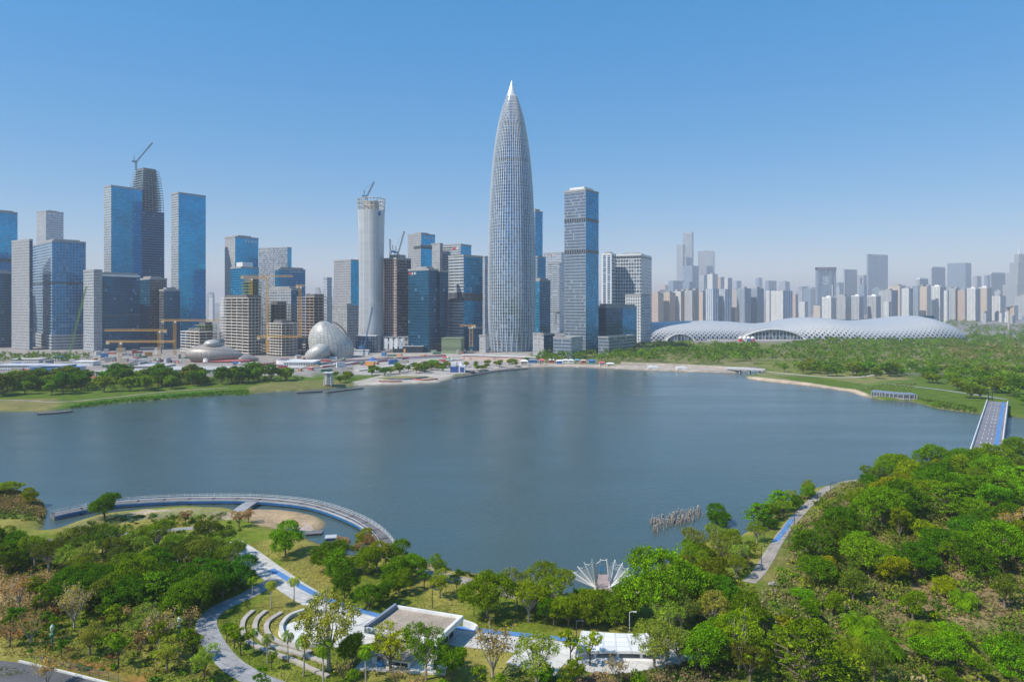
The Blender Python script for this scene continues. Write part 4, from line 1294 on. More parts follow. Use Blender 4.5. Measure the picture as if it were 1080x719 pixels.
# ------------------------------------------------------------------ the stadium
def stadium():
    org = (xat(850, 1350), 1350.0, 1.5)
    t = thing('stadium', org, 'long white cocoon shaped stadium with a perforated wavy shell', 'stadium')
    nt = NT('perforated shell')
    uv = nt.n('UVMap').outputs[0]
    sp = nt.n('SeparateXYZ'); nt.set(sp.inputs[0], uv)
    u = nt.math('DIVIDE', sp.outputs[0], 8.5)
    v = sp.outputs[1]
    w = nt.math('MULTIPLY', v, 9.0)
    p, q = nt.math('FRACT', nt.math('ADD', u, w)), nt.math('FRACT', nt.math('SUBTRACT', u, w))
    thr = nt.ramp(v, .03, .34, .72, .12)
    hole = nt.math('MULTIPLY', nt.math('LESS_THAN', p, thr), nt.math('LESS_THAN', q, thr))
    hole = nt.math('MULTIPLY', hole, nt.math('LESS_THAN', v, .34))
    ln = nt.math('LESS_THAN', nt.math('FRACT', nt.math('MULTIPLY', u, .5)), .06)
    base_ = nt.mix(nt.math('MULTIPLY', ln, .35), (.47, .475, .48), (.30, .31, .33))
    col = nt.mix(hole, base_, (.015, .05, .11))
    nt.done(nt.bsdf(col, nt.ramp(hole, 0, 1, .42, .15), .1, .5))
    # stations: column, front distance, ridge distance, top row
    st = [(672, 1318, 1345, 349), (675, 1296, 1350, 343.5), (680, 1285, 1352, 341), (690, 1282, 1354, 340), (705, 1280, 1356, 339.4), (730, 1280, 1360, 338.6), (755, 1282, 1362, 338),
          (780, 1284, 1364, 339), (800, 1286, 1366, 340.6), (815, 1287, 1368, 341), (830, 1284, 1370, 339.6), (845, 1278, 1372, 337), (860, 1268, 1374, 335), (875, 1258, 1374, 334.4), (890, 1250, 1372, 335.2),
          (905, 1244, 1370, 336.6), (925, 1240, 1366, 338), (945, 1238, 1362, 337.2), (965, 1238, 1358, 335.2), (980, 1238, 1352, 333.2), (988, 1240, 1348, 332.8), (996, 1243, 1344, 334.4),
          (1004, 1247, 1338, 337.6), (1010, 1253, 1330, 341.5), (1014, 1260, 1322, 345.5), (1016.5, 1270, 1312, 350)]
    NT_ = 26
    rings, us, u = [], [], 0.0
    lastx = None
    dense = []
    for i in range(len(st) - 1):
        for k in range(4):
            f = k / 4
            dense.append(tuple(st[i][j] + (st[i + 1][j] - st[i][j]) * f for j in range(4)))
    dense.append(st[-1])
    for (px, Yf, Yr, tp) in dense:
        X = xat(px, Yf + (Yr - Yf) * .2)
        zt = zat(tp, Yr)
        if lastx is not None: u += abs(X - lastx)
        lastx = X
        us.append(u)
        ring = []
        for k in range(NT_ + 1):
            th = k / NT_ * math.pi * .5
            y = Yr - (Yr - Yf) * math.cos(th) ** .8
            z = 1.5 + (zt - 1.5) * math.sin(th) ** .72
            ring.append((X * (1 - .0), y, z))
        rings.append(ring)
    m = MB()
    for i in range(len(rings) - 1):
        for k in range(NT_):
            m.face([rings[i][k], rings[i + 1][k], rings[i + 1][k + 1], rings[i][k + 1]],
                   [(us[i], k / NT_), (us[i + 1], k / NT_), (us[i + 1], (k + 1) / NT_), (us[i], (k + 1) / NT_)])
    m.build('shell', nt.mat, t, org, True)
    # back of the roof, falling away to the far side
    m = MB()
    for i in range(len(rings) - 1):
        a, b = rings[i][-1], rings[i + 1][-1]
        prev = (a, b)
        for d, f in ((35, .97), (75, .80), (105, .45), (115, .03)):
            c, e = (a[0], a[1] + d, 1.5 + (a[2] - 1.5) * f), (b[0], b[1] + d, 1.5 + (b[2] - 1.5) * f)
            m.face([prev[0], prev[1], e, c])
            prev = (c, e)
    m.build('rear_roof', plain('pale roof metal', (.47, .475, .48), .45, .1, var=.1, scale=.05), t, org, True)
    # the far inner rim of the bowl's opening
    m = MB()
    pts = [(880, 336.6), (895, 336.9), (915, 337.4), (935, 337.0), (955, 335.6), (972, 333.6), (985, 332.5)]
    dn = [336.6, 337.6, 339.2, 339.6, 338.4, 336.0, 333.6]
    for i in range(len(pts) - 1):
        Y = 1410.0
        a, b = pts[i], pts[i + 1]
        m.prism([(xat(a[0], Y), Y), (xat(b[0], Y), Y), (xat(b[0], Y), Y + 3), (xat(a[0], Y), Y + 3)], min(zat(dn[i], Y), zat(dn[i + 1], Y)) - 2, (zat(a[1], Y) + zat(b[1], Y)) / 2, 0)
    m.build('inner_rim', F['dark blue glass'], t, org)
    # left end: pale blank gable
    m = MB()
    X, Y = xat(671, 1300), 1300.0
    m.tube([(X, Y + 20, 1.5), (X, Y + 20, 22), (X + 2, Y + 24, 36)], [17, 17, 10], 18)
    m.build('end_drum', plain('pale stone', (.62, .58, .54), .7), t, org, True)
    # two arched glass halls under swelling eyebrows
    for (pa, pb, py, Yf, bases) in ((781, 850, 347.6, 1262, 359), (703, 732, 352.5, 1262, 358)):
        g, rim = MB(), MB()
        n = 18
        arc = []
        for k in range(n + 1):
            f = k / n
            x = xat(pa + (pb - pa) * f, Yf)
            zt = zat(py, Yf)
            z = 1.5 + (zt - 1.5) * math.sin(math.pi * f) ** .6
            arc.append((x, z))
        for k in range(n):
            (x0, z0), (x1, z1) = arc[k], arc[k + 1]
            g.face([(x0, Yf, 1.5), (x1, Yf, 1.5), (x1, Yf, z1), (x0, Yf, z0)], [(x0, 0), (x1, 0), (x1, z1), (x0, z0)])
            g.face([(x0, Yf, z0), (x1, Yf, z1), (x1, Yf + 60, z1 + 2), (x0, Yf + 60, z0 + 2)], None, 1)
        g.build('arched_hall', [fac('hall glass', (.06, .12, .20), (.45, .47, .5), 9, 6.5, .1, .2, metal=.4, blind=(.42, .36, .30), blind_amt=.3), ROOF], t, org)
        rim.tube([(x, Yf - 1.0, z + .6) for x, z in arc], 1.5 if pa > 750 else .7, 6)
        rim.build('arch_eyebrow', plain('white shell trim', (.70, .70, .69), .5), t, org, True)
    # entrance base band with coloured hoardings
    m = MB()
    m.prism([(xat(745, 1255), 1255), (xat(856, 1255), 1255), (xat(856, 1262), 1262), (xat(745, 1262), 1262)], 1.5, 4.5, 0)
    m.build('forecourt_wall', plain('pale stone', (.62, .58, .54), .7), t, org)
stadium()
for i, (px, w, c, nm) in enumerate(((781, 3.2, (.60, .08, .06), 'red'), (785.5, 3, (.75, .75, .74), 'white'), (789.5, 3.2, (.08, .16, .50), 'blue'), (794, 3, (.62, .10, .22), 'pinkish red'))):
    Y = 1246.0
    org = (xat(px, Y), Y, 1.9)
    t = thing('marquee', org, f'{nm} event tent with pitched roof before the stadium arch', 'tent', 'event tents before the stadium arch')
    m = MB(); m.box((org[0], Y, 4.5), (w * 1.7, 9, 5.2)); m.build('walls', plain('tent ' + nm, c, .7), t, org)
    m = MB()
    hw = w * .95
    m.face([(org[0] - hw, Y - 5, 7), (org[0] + hw, Y - 5, 7), (org[0], Y - 5, 11)]); m.face([(org[0] - hw, Y - 5, 7), (org[0], Y - 5, 11), (org[0], Y + 5, 11), (org[0] - hw, Y + 5, 7)]); m.face([(org[0] + hw, Y - 5, 7), (org[0] + hw, Y + 5, 7), (org[0], Y + 5, 11), (org[0], Y - 5, 11)])
    m.build('roof', plain('tent white', (.78, .78, .77), .7), t, org)
# ------------------------------------------------------------------ building site, museum pods, waterfront buildings
PALE = plain('pale stone', (.62, .58, .54), .7)
def shell_mat(name, col, seam, su, sv, amt=.5):
    t = NT(name)
    uv = t.n('UVMap').outputs[0]
    sp = t.n('SeparateXYZ'); t.set(sp.inputs[0], uv)
    a = t.math('LESS_THAN', t.math('FRACT', t.math('MULTIPLY', sp.outputs[0], su)), .14)
    b = t.math('LESS_THAN', t.math('FRACT', t.math('MULTIPLY', sp.outputs[1], sv)), .14)
    ln = t.math('MAXIMUM', a, b)
    cb = t.n('CombineXYZ')
    t.set(cb.inputs[0], t.math('FLOOR', t.math('MULTIPLY', sp.outputs[0], su))); t.set(cb.inputs[1], t.math('FLOOR', t.math('MULTIPLY', sp.outputs[1], sv)))
    w = t.n('TexWhiteNoise', noise_dimensions='2D'); t.set(w.inputs['Vector'], cb.outputs[0])
    c = t.mix(w.outputs[0], tuple(x * .86 for x in col), tuple(min(1, x * 1.12) for x in col))
    c = t.mix(t.math('MULTIPLY', ln, amt), c, seam)
    return t.done(t.bsdf(c, .45, .1))

def blob(mb, c, r, rz=0.0, tilt=0.0, nu=48, nv=24, ex=1.0, taper=0.0, zmin=None, mi=0):
    """an ellipsoid, optionally drawn out towards +x"""
    rings = []
    ca, sa = math.cos(rz), math.sin(rz)
    ct, st_ = math.cos(tilt), math.sin(tilt)
    for j in range(nv + 1):
        ph = -math.pi / 2 + math.pi * j / nv
        ring = []
        for i in range(nu):
            th = 2 * math.pi * i / nu
            x, y, z = math.cos(ph) * math.cos(th), math.cos(ph) * math.sin(th), math.sin(ph)
            k = 1 - taper * max(0, x) ** 1.5
            x, y, z = x * r[0], y * r[1] * k, z * r[2] * k
            x, z = x * ct - z * st_, x * st_ + z * ct
            X, Y = c[0] + x * ca - y * sa, c[1] + x * sa + y * ca
            Z = c[2] + z
            if zmin is not None: Z = max(zmin, Z)
            ring.append((X, Y, Z))
        rings.append(ring)
    mb.loft(rings, [i / nu for i in range(nu + 1)], [j / nv for j in range(nv + 1)], mi=mi)

def pod():
    Y = 815.0
    org = (xat(229, Y), Y, 1.8)
    t = thing('museum_pod', org, 'bronze grey museum pod shaped like a pebble with a small round cap', 'museum building')
    m = MB(); blob(m, (xat(226, Y), Y, zat(373.5, Y)), (33.5, 19, 12.2), rz=.08, tilt=-.05, taper=.35)
    m.build('shell', shell_mat('pod cladding', (.37, .33, .29), (.14, .12, .11), 90, 3, .55), t, org, True)
    m = MB(); blob(m, (xat(255, Y), Y + 8, zat(379, Y)), (17, 13, 6), rz=.12, tilt=.0, taper=.5)
    m.build('tail_fin', shell_mat('pod cladding dark', (.30, .27, .25), (.2, .19, .18), 60, 3, .5), t, org, True)
    m = MB(); blob(m, (xat(225.5, Y), Y - 4, zat(362.5, Y)), (9.5, 9.5, 5.5), zmin=zat(366, Y))
    m.build('cap', shell_mat('pod cap', (.44, .42, .39), (.3, .3, .28), 24, 4, .4), t, org, True)
    m = MB(); m.tube([(xat(224, Y), Y - 17, 1.5), (xat(224, Y), Y - 14, 8)], [3.4, 4.4], 14); m.build('entrance_drum', PALE, t, org, True)
    m = MB(); blob(m, (xat(233, Y), Y + 2, 3.2), (37, 20, 2.2)); m.build('plinth', plain('red primer', (.45, .13, .12), .8), t, org, True)
pod()

def hood():
    Y = 880.0
    org = (xat(350, Y), Y, 1.8)
    t = thing('hood_museum', org, 'silver white hood shaped museum with panelled skin and a smaller conch lobe', 'museum building')
    skin = shell_mat('hood panels', (.50, .49, .46), (.20, .20, .19), 34, 15, .8)
    m = MB()
    # main body: flattened dome leaning left, its right shoulder cut down
    rings, nv, nu = [], 22, 56
    X0, zb, zt = xat(350, Y), 1.6, zat(337, Y)
    for j in range(nv + 1):
        f = j / nv
        z = zb + (zt - zb) * f
        w = (1 - max(0, (f - .30) / .70) ** 2.7) ** .56 if f > .30 else .95 + .05 * math.sin(f / .30 * math.pi / 2)
        sh = -5.0 * max(0, f - .25) - 2 * f * f
        ring = []
        for i in range(nu):
            a = 2 * math.pi * i / nu
            x, y = 28.5 * w * math.cos(a), 22 * w * math.sin(a)
            ring.append((X0 + sh + x, Y + y, z - max(0, x + 4) * .55 * f ** 1.6 - max(0, -x - 8) * .12 * f))
        rings.append(ring)
    m.loft(rings, [i / nu for i in range(nu + 1)], [j / nv for j in range(nv + 1)], caps=True)
    m.build('shell', skin, t, org, True)
    m = MB(); blob(m, (xat(334.5, 850), 850, 7.5), (17.5, 13, 11.5), rz=-.25, tilt=.5, taper=-.1, zmin=1.6)
    m.build('conch_lobe', skin, t, org, True)
    m = MB()
    m.face([(xat(338, 845), 852, 1.7), (xat(352, 845), 856, 1.7), (xat(344.5, 845), 862, 13.5)]); m.face([(xat(352, 845), 856, 1.7), (xat(352, 845), 876, 1.7), (xat(344.5, 845), 874, 13.5), (xat(344.5, 845), 862, 13.5)])
    m.build('entrance_gable', plain('entrance glass', (.05, .07, .08), .2, .2), t, org)
    m = MB(); m.bar((xat(342, 843), 845, 1.7), (xat(345.8, 843), 858, 13), 1.3); m.build('escalator', plain('lime steel', (.35, .45, .10), .5), t, org)
    # cut shoulder band
    m = MB()
    pts = []
    for k in range(13):
        f = k / 12
        pts.append((xat(354, Y) + f * 19, Y - 14 + 8 * f, zat(339.5, Y) - 17 * f * f - 4 * f))
    m.tube(pts, [1.1] * 13, 6); m.build('shoulder_trim', plain('bronze trim', (.30, .27, .22), .5), t, org, True)
hood()

def block(name, label, cat, px0, px1, top, bot, Y, d, wall, roof=None, group=None, rz=0.0, roofname='roof', strip=None, lift=1.6):
    Y = (CAMH - lift) * FPX / (bot - HOR)
    x0, x1 = xat(px0, Y), xat(px1, Y)
    cx, w = (x0 + x1) / 2, x1 - x0
    z1 = zat(top, Y)
    org = (cx, Y + d / 2, lift)
    t = thing(name, org, label, cat, group)
    def quad(g):
        ca, sa = math.cos(rz), math.sin(rz)
        return [(cx + x * ca - y * sa, Y + d / 2 + x * sa + y * ca) for x, y in ((-w / 2 - g, -d / 2 - g), (w / 2 + g, -d / 2 - g), (w / 2 + g, d / 2 + g), (-w / 2 - g, d / 2 + g))]
    m = MB(); m.prism(quad(0), lift - .5, z1 - .5, 0, top=0); m.build('walls', wall, t, org)
    m = MB(); m.prism(quad(.5), z1 - .5, z1, 0, bottom=True); m.build(roofname, roof or ROOF, t, org)
    if strip:
        m = MB(); q = quad(.15); m.prism(q, lift + (z1 - lift) * .35, lift + (z1 - lift) * .72, 0); m.build('window_strip', strip, t, org)
    return t
GLZ = plain('dark glazing', (.03, .05, .08), .15, .3)
WG = fac('shed windows', (.06, .10, .16), (.70, .70, .68), 3.2, 2.6, .45, .35, metal=.2)
BLUER = plain('blue sheet roof', (.08, .22, .50), .6)
block('site_office', 'low pale building among dark trees at the left, behind the site sheds', 'site office', 11, 41, 378.5, 383, 840, 14, WG, PALE)
block('site_office', 'small white cabin with a blue roof left of the finned stone shaft', 'site office', 57, 65, 376, 381, 850, 10, WG, BLUER)
block('site_shed', 'long white sheet roofed shed behind the left tree belt', 'site shed', -6, 40, 385, 391, 770, 22, WG, plain('pale sheet roof', (.55, .56, .60), .5))
block('site_shed', 'white roofed shed with a blue side, second from the left behind the belt', 'site shed', 41, 66, 385.5, 392, 765, 22, BLUER, plain('pale sheet roof', (.55, .56, .60), .5))
block('site_shed', 'dark blue walled shed between the pale sheds', 'site shed', 54, 72, 388.5, 394, 745, 14, plain('blue wall', (.03, .09, .28), .6), plain('bluish sheet roof', (.30, .38, .50), .5))
block('site_shed', 'white tent roofed store beside the finned stone shaft', 'site shed', 77, 98, 381, 386, 820, 14, WHITE, plain('tent white', (.78, .78, .77), .7))
block('site_shed', 'bright blue tarpaulin roofed store behind the left belt', 'site shed', 72, 83, 387, 391, 765, 12, PALE, BLUER)
block('site_office', 'long low white retaining building with square windows below the yellow cranes', 'site office', 100, 163, 391.5, 397, 735, 26, WG, plain('dusty roof', (.46, .45, .44), .8), rz=.03)
block('retaining_building', 'long grey curved roofed podium under the pebble shaped pod', 'podium', 165, 257, 389.5, 397, 742, 34, plain('grey concrete', (.40, .39, .38), .85), plain('dusty roof', (.46, .45, .44), .8), rz=.05, strip=None)
block('site_office', 'grey terraced roof building between the cranes and the pod', 'site office', 140, 172, 386, 392, 790, 26, plain('grey concrete', (.40, .39, .38), .85), plain('dusty roof', (.46, .45, .44), .8))
block('site_shed', 'orange fenced materials yard shed at the end of the left belt', 'site shed', 66, 99, 393.5, 397, 728, 8, plain('orange boards', (.48, .27, .16), .8), plain('dusty roof', (.46, .45, .44), .8), rz=.02)
block('construction_hall', 'low white flat roofed hall right of the pod with a dark opening', 'hall', 299, 330, 381.5, 388, 800, 30, WG, WHITE)
block('site_office', 'glass fronted two storey box right of the hood shaped museum', 'site office', 375, 396, 354, 372, 860, 18, fac('box glass', (.03, .09, .15), (.24, .30, .36), 4.5, 3, .1, .12, metal=.5), WHITE)
block('office_building', 'low grey roofed hall behind the hood shaped museum', 'hall', 356, 389, 343, 356, 980, 30, PALE, plain('grey metal roof', (.42, .43, .45), .5))
block('site_shed', 'white hoarded shed at the right foot of the hood shaped museum', 'site shed', 373, 388, 369, 374.5, 830, 10, WHITE, WHITE)
block('exhibition_hall', 'pale hall with a row of four white banners, behind the plaza', 'hall', 404, 454, 355, 370, 870, 24, fac('hall stone', (.15, .15, .16), (.62, .58, .53), 12, 9, .35, .55, metal=.1), WHITE)
block('exhibition_hall', 'darker lower hall in front of the banner hall', 'hall', 414, 446, 365, 372, 850, 12, GLZ, plain('grey metal roof', (.42, .43, .45), .5))
for i in range(4):
    Y = 867.0
    px = 407.5 + 5.2 * i
    org = (xat(px, Y), Y, 1.6)
    o = MB(); o.box((org[0], Y - 2, (zat(357, Y) + zat(367.5, Y)) / 2), (4.2, .5, zat(357, Y) - zat(367.5, Y)))
    tag(o.build('wall_banner', plain('banner cloth', (.80, .80, .78), .7), None), f'{ORD[i + 1]} from the left of the four tall white banners on the pale hall', 'banner', 'white banners on the pale hall')
# green box
block('sales_pavilion', 'olive green box shaped building left of the great spire', 'pavilion', 466.5, 487.5, 356.5, 373, 850, 24, fac('olive mesh', (.20, .26, .15), (.26, .32, .19), 5.6, 60, .06, .003, metal=.05, rough=.5, blind_amt=0, zones=.1), plain('olive roof', (.24, .28, .18), .8), rz=-.12)
block('office_building', 'low dark glazed link building left of the olive green box', 'hall', 452, 467, 362, 371, 900, 16, GLZ, ROOF)
# white hoarding wall below the spire
def hoarding():
    org = (xat(520, 845), 845, 1.6)
    t = thing('site_hoarding', org, 'long low pinkish hoarding wall with white coping below the great spire', 'hoarding')
    a, b, c = (xat(487, 838), 838), (xat(520, 826), 826), (xat(566, 800), 800)
    m = MB(); m.ribbon([a, b, c], .6, lambda x, y: 1.6, th=6.0); m.build('boards', fac('hoarding boards', (.58, .42, .36), (.62, .50, .44), 3, 6, .05, .1, metal=0, rough=.6, blind=(.55, .3, .26), blind_amt=.3), t, org)
    m = MB(); m.ribbon([a, b, c], 2.2, lambda x, y: 7.6, th=.8); m.build('coping', WHITE, t, org)
hoarding()
def site_hoarding2():
    org = (xat(400, 800), 800, 1.6)
    t = thing('site_hoarding', org, 'white and red site fence sweeping past the hood shaped museum', 'hoarding')
    p = [T(262, 388)[:2], T(320, 386)[:2], T(372, 382)[:2], T(420, 379)[:2], T(470, 377)[:2]]
    m = MB(); m.ribbon(p, .5, lambda x, y: 1.6, th=2.6); m.build('boards', plain('white boards', (.68, .65, .62), .7), t, org)
    m = MB(); m.ribbon(p, .9, lambda x, y: 4.2, th=.5); m.build('red_rail', plain('red rail', (.50, .12, .12), .6), t, org)
site_hoarding2()
# blue dome tent
def dome_tent():
    Y = 810.0
    org = (xat(393, Y), Y, 1.8)
    m = MB(); blob(m, org, (5.2, 5.2, 5.2), nu=20, nv=12, zmin=1.7)
    o = m.build('dome_tent', plain('blue tarpaulin', (.04, .14, .40), .7), None, (0, 0, 0), True)
    tag(o, 'bright blue dome tent on the site right of the hood shaped museum', 'tent')
dome_tent()
def blue_boom():
    luffing_crane('blue mobile crane boom leaning in front of the white waisted tower', 384, 372, 367, 850, 393, 324, plain('crane blue', (.05, .16, .33), .6), w=1.6)
blue_boom()
# round sunken pond ring on the site
def ring_ramp():
    Y = 780.0
    c = (xat(306, Y), Y)
    org = (c[0], c[1], 1.8)
    t = thing('spiral_ramp', org, 'white curved ramp ring around a dark pit, right of the pebble pod', 'ramp')
    for nm, r0, h, mt in (('outer_wall', 15, 5.2, WHITE), ('deck', 12, 3.6, PALE)):
        m = MB()
        pts = [(c[0] + r0 * math.cos(a), c[1] + r0 * .8 * math.sin(a)) for a in np.linspace(.4, 5.6, 14)]
        m.ribbon(pts, 2.4 if nm == 'deck' else .9, lambda x, y: 1.6, th=h)
        m.build(nm, mt, t, org)
    m = MB(); m.tube([(c[0], c[1], 1.5), (c[0], c[1], 2.0)], [9, 9], 24); m.build('pit_floor', GLZ, t, org)
ring_ramp()
# lookout tower by the lake
def lookout():
    x, y, z = T(346.5, 411)
    org = (x, y, z)
    t = thing('lookout_tower', org, 'pale grey lattice lookout tower standing at the lake edge', 'lookout tower')
    H = zat(392.5, y) - z
    st_ = plain('pale grey steel', (.60, .60, .60), .6)
    for sx in (-1, 1):
        for sy in (-1, 1):
            m = MB(); m.tube([(x + sx * 3.2, y + sy * 3.2, z - .4), (x + sx * 2.5, y + sy * 2.5, z + H * .92)], [.34, .3], 6); m.build('leg', st_, t, org)
    for k in range(1, 8):
        m = MB(); s = 3.3 - .09 * k
        m.prism([(x - s, y - s), (x + s, y - s), (x + s, y + s), (x - s, y + s)], z + H * k / 8 - .16, z + H * k / 8 + .16, 0, bottom=True); m.build('landing', st_, t, org)
    m = MB(); m.tube([(x, y, z - .3), (x, y, z + H)], [1.2, 1.2], 10); m.build('stair_core', plain('tower concrete', (.50, .49, .47), .8), t, org)
    m = MB(); m.prism([(x - 3.9, y - 3.9), (x + 3.9, y - 3.9), (x + 3.9, y + 3.9), (x - 3.9, y + 3.9)], z + H * .95, z + H, 0, bottom=True); m.build('roof', st_, t, org)
lookout()
# timber landing stages
def stage(label, p, w=4.0):
    pts = [G(q[0], q[1], .8) for q in p]
    m = MB(); m.ribbon(pts, w, lambda x, y: .35, th=.5)
    o = m.build('landing_stage', plain('dark timber deck', (.14, .13, .13), .8), None)
    tag(o, label, 'landing stage')
stage('dark timber landing stage below the lookout tower, left piece', [(312, 413.5), (326, 412.6), (340, 411.8)])
stage('dark timber landing stage right of the lookout tower', [(344, 413), (360, 411), (382, 408.5)])
stage('short dark landing stage below the round lawn, near the white blue kiosk', [(478, 398.2), (490, 396.4), (505, 393.8), (520, 391.4)], 3.5)
stage('dark landing stage along the beach left of the booths', [(520, 391.2), (540, 389.3), (556, 388.2)], 3.5)
stage('grey concrete landing step at the lake edge in the left reed strip', [(40, 435.5), (58, 434.5), (75, 432.6)], 5)
# amphitheatre rings on the round lawn
for lb, p, c, w in (('dark blue curved bench at the round lakeside lawn, inner arc', [(411, 400.3), (430, 400.2), (450, 398)], (.10, .13, .20), 2.6), ('rusty red curved bench at the round lakeside lawn, left arc', [(400, 402.5), (412, 403), (424, 402.6)], (.35, .12, .08), 2.2),
                    ('rusty red curved bench at the round lakeside lawn, right arc', [(436, 402.6), (448, 401.5), (461, 400)], (.35, .12, .08), 2.4)):
    pts = [T(*q)[:2] for q in p]
    m = MB(); m.ribbon(pts, w, lambda x, y: terr(x, y), th=1.0)
    tag(m.build('curved_bench', plain('bench ' + lb[:9], c, .7), None), lb, 'bench')
# white and blue kiosk
def kiosk():
    Y = 690.0
    org = (xat(482, Y), Y, 1.7)
    t = thing('lakeside_kiosk', org, 'white and blue lakeside kiosk with two rooftop boxes', 'kiosk')
    w = plain('kiosk white', (.74, .74, .74), .6)
    b = plain('kiosk blue', (.04, .10, .30), .5)
    m = MB(); m.box((xat(481, Y), Y, 4.6), (11, 9, 6)); m.build('left_room', b, t, org)
    m = MB(); m.box((xat(487.5, Y), Y, 5.2), (6.4, 9.4, 7.4)); m.build('right_room', w, t, org)
    m = MB(); m.box((xat(487.5, Y), Y - 4.8, 4.6), (3.8, .5, 5)); m.build('doorway', b, t, org)
    m = MB(); m.box((xat(478.5, Y), Y, 9.6), (5.2, 6, 4)); m.build('roof_box', w, t, org)
    m = MB(); m.box((xat(485, Y), Y + 1, 10.2), (4, 5, 3)); m.build('roof_box', w, t, org)
    m = MB(); m.box((xat(494, Y), Y + 1, 2.5), (13, 8, 1.2)); m.build('terrace', plain('dark deck', (.12, .13, .16), .7), t, org)
kiosk()
# event booths along the beach promenade: posts, walls, canopy roof
def booth(px, py, w, h, wall, roof, label, d=5.0, name='event_booth'):
    x, y, z = T(px, py)
    org = (x, y, z)
    t = thing(name, org, label, 'booth', 'event booths on the beach promenade')
    m = MB(); m.box((x, y + d / 2, z + h * .36), (w * .94, d * .9, h * .72)); m.build('counter_wall', plain('booth ' + wall[0], wall[1], .7), t, org)
    m = MB()
    e = .5
    A = [(x - w / 2 - e, y - e), (x + w / 2 + e, y - e), (x + w / 2 + e, y + d + e), (x - w / 2 - e, y + d + e)]
    zz, zr = z + h * .72, z + h
    r0, r1 = (x - w * .3, y + d / 2, zr), (x + w * .3, y + d / 2, zr)
    q = [(p[0], p[1], zz) for p in A]
    m.face([q[0], q[1], r1, r0]); m.face([q[2], q[3], r0, r1]); m.face([q[1], q[2], r1]); m.face([q[3], q[0], r0]); m.face(list(reversed(q)))
    m.build('canopy', plain('canopy ' + roof[0], roof[1], .7), t, org)
    for s in (-1, 1):
        m = MB(); m.bar((x + s * w * .47, y - .3, z - .2), (x + s * w * .47, y - .3, zz), .3); m.build('post', WHITE, t, org)
CW, CB, CR, CT, CS = ('white', (.78, .78, .77)), ('blue', (.06, .20, .48)), ('red', (.58, .12, .15)), ('teal', (.10, .34, .42)), ('sand', (.55, .46, .36))
B_ = [(553, 385.5, 8, 6.5, CS, CW, 'white topped sand coloured booth at the left end of the beach'), (562, 386.2, 12, 4.5, CB, ('slate', (.2, .24, .3)), 'long slate topped dark blue booth on the beach'), (571.5, 385.0, 6, 7, CS, CR, 'booth with a bright red peaked canopy on the beach'),
      (582, 385.6, 7, 4.5, CR, CW, 'white topped booth with a red wall beside the red canopy'), (590, 385.2, 7, 4.6, CB, CW, 'white topped booth with a blue wall left of the white row'), (596.5, 385.4, 7, 4.4, CW, CW, 'all white booth, left of the white row'),
      (602.5, 385.5, 6, 4.6, CW, CW, 'all white booth, right of the white row'), (609, 385.6, 6, 4.4, CS, CT, 'teal topped sand coloured booth in the beach row'), (615.5, 385.8, 6, 4.5, CR, CS, 'sand topped booth with a red wall in the beach row'),
      (624.5, 386.2, 9, 5.0, CT, CB, 'wide blue topped teal booth in the beach row'), (635, 386.0, 6, 5.2, CS, CR, 'smaller red topped booth right of the teal booth'), (644, 386.6, 8, 4.2, CS, CW, 'white topped low booth where the beach row ends')]
for b in B_: booth(*b)
for lb, px, py, w in (('grey white stone seat step at the beach, left one', 689, 388.6, 11), ('grey white stone seat step at the beach, right one', 719, 389.6, 11)):
    x, y, z = T(px, py)
    m = MB(); m.box((x, y, z + .9), (w, 6, 2.2)); m.box((x, y + 4, z + 1.8), (w * .9, 3, 2))
    tag(m.build('stone_steps', plain('white stone', (.70, .69, .67), .7), None), lb, 'steps')
# concrete slope walls of the beach
def beach_wall():
    pts = [T(*p)[:2] for p in ((655, 383.8), (690, 385.2), (720, 386.4), (750, 387.8), (768, 389))]
    m = MB(); m.ribbon(pts, 2.0, lambda x, y: terr(x, y), th=2.4)
    tag(m.build('beach_wall', plain('warm concrete', (.45, .40, .35), .85), None), 'low warm grey retaining wall behind the beach steps', 'retaining wall')
beach_wall()
# little flat footbridge over the inlet
def footbridge(label, pa, pb, z, w, rail=True, piers=4):
    a, b = G(*pa, z), G(*pb, z)
    L = math.hypot(b[0] - a[0], b[1] - a[1])
    dx, dy = (b[0] - a[0]) / L, (b[1] - a[1]) / L
    nx, ny = -dy, dx
    cx, cy = (a[0] + b[0]) / 2, (a[1] + b[1]) / 2
    org = (cx, cy, 0)
    rz = math.atan2(dy, dx)
    t = thing('footbridge', org, label, 'footbridge')
    m = MB(); m.box((cx, cy, z - .6), (L, w, 1.0), rz); m.build('deck', plain('bridge deck grey', (.36, .36, .38), .8), t, org)
    for s in (-1, 1):
        m = MB(); m.box((cx + nx * s * (w / 2 - .25), cy + ny * s * (w / 2 - .25), z + .5), (L, .35, 1.1), rz); m.build('parapet', plain('parapet grey', (.55, .55, .56), .7), t, org)
    for i in range(piers):
        f = (i + .5) / piers
        m = MB(); m.box((a[0] + dx * L * f, a[1] + dy * L * f, (z - 1.3) / 2 - 1.0), (1.2, w * .7, z + 1.0), rz); m.build('pier', plain('pier concrete', (.40, .39, .38), .85), t, org)
footbridge('small flat grey footbridge over the inlet at the far shore', (766, 388.0), (806, 390.2), 4.0, 7)
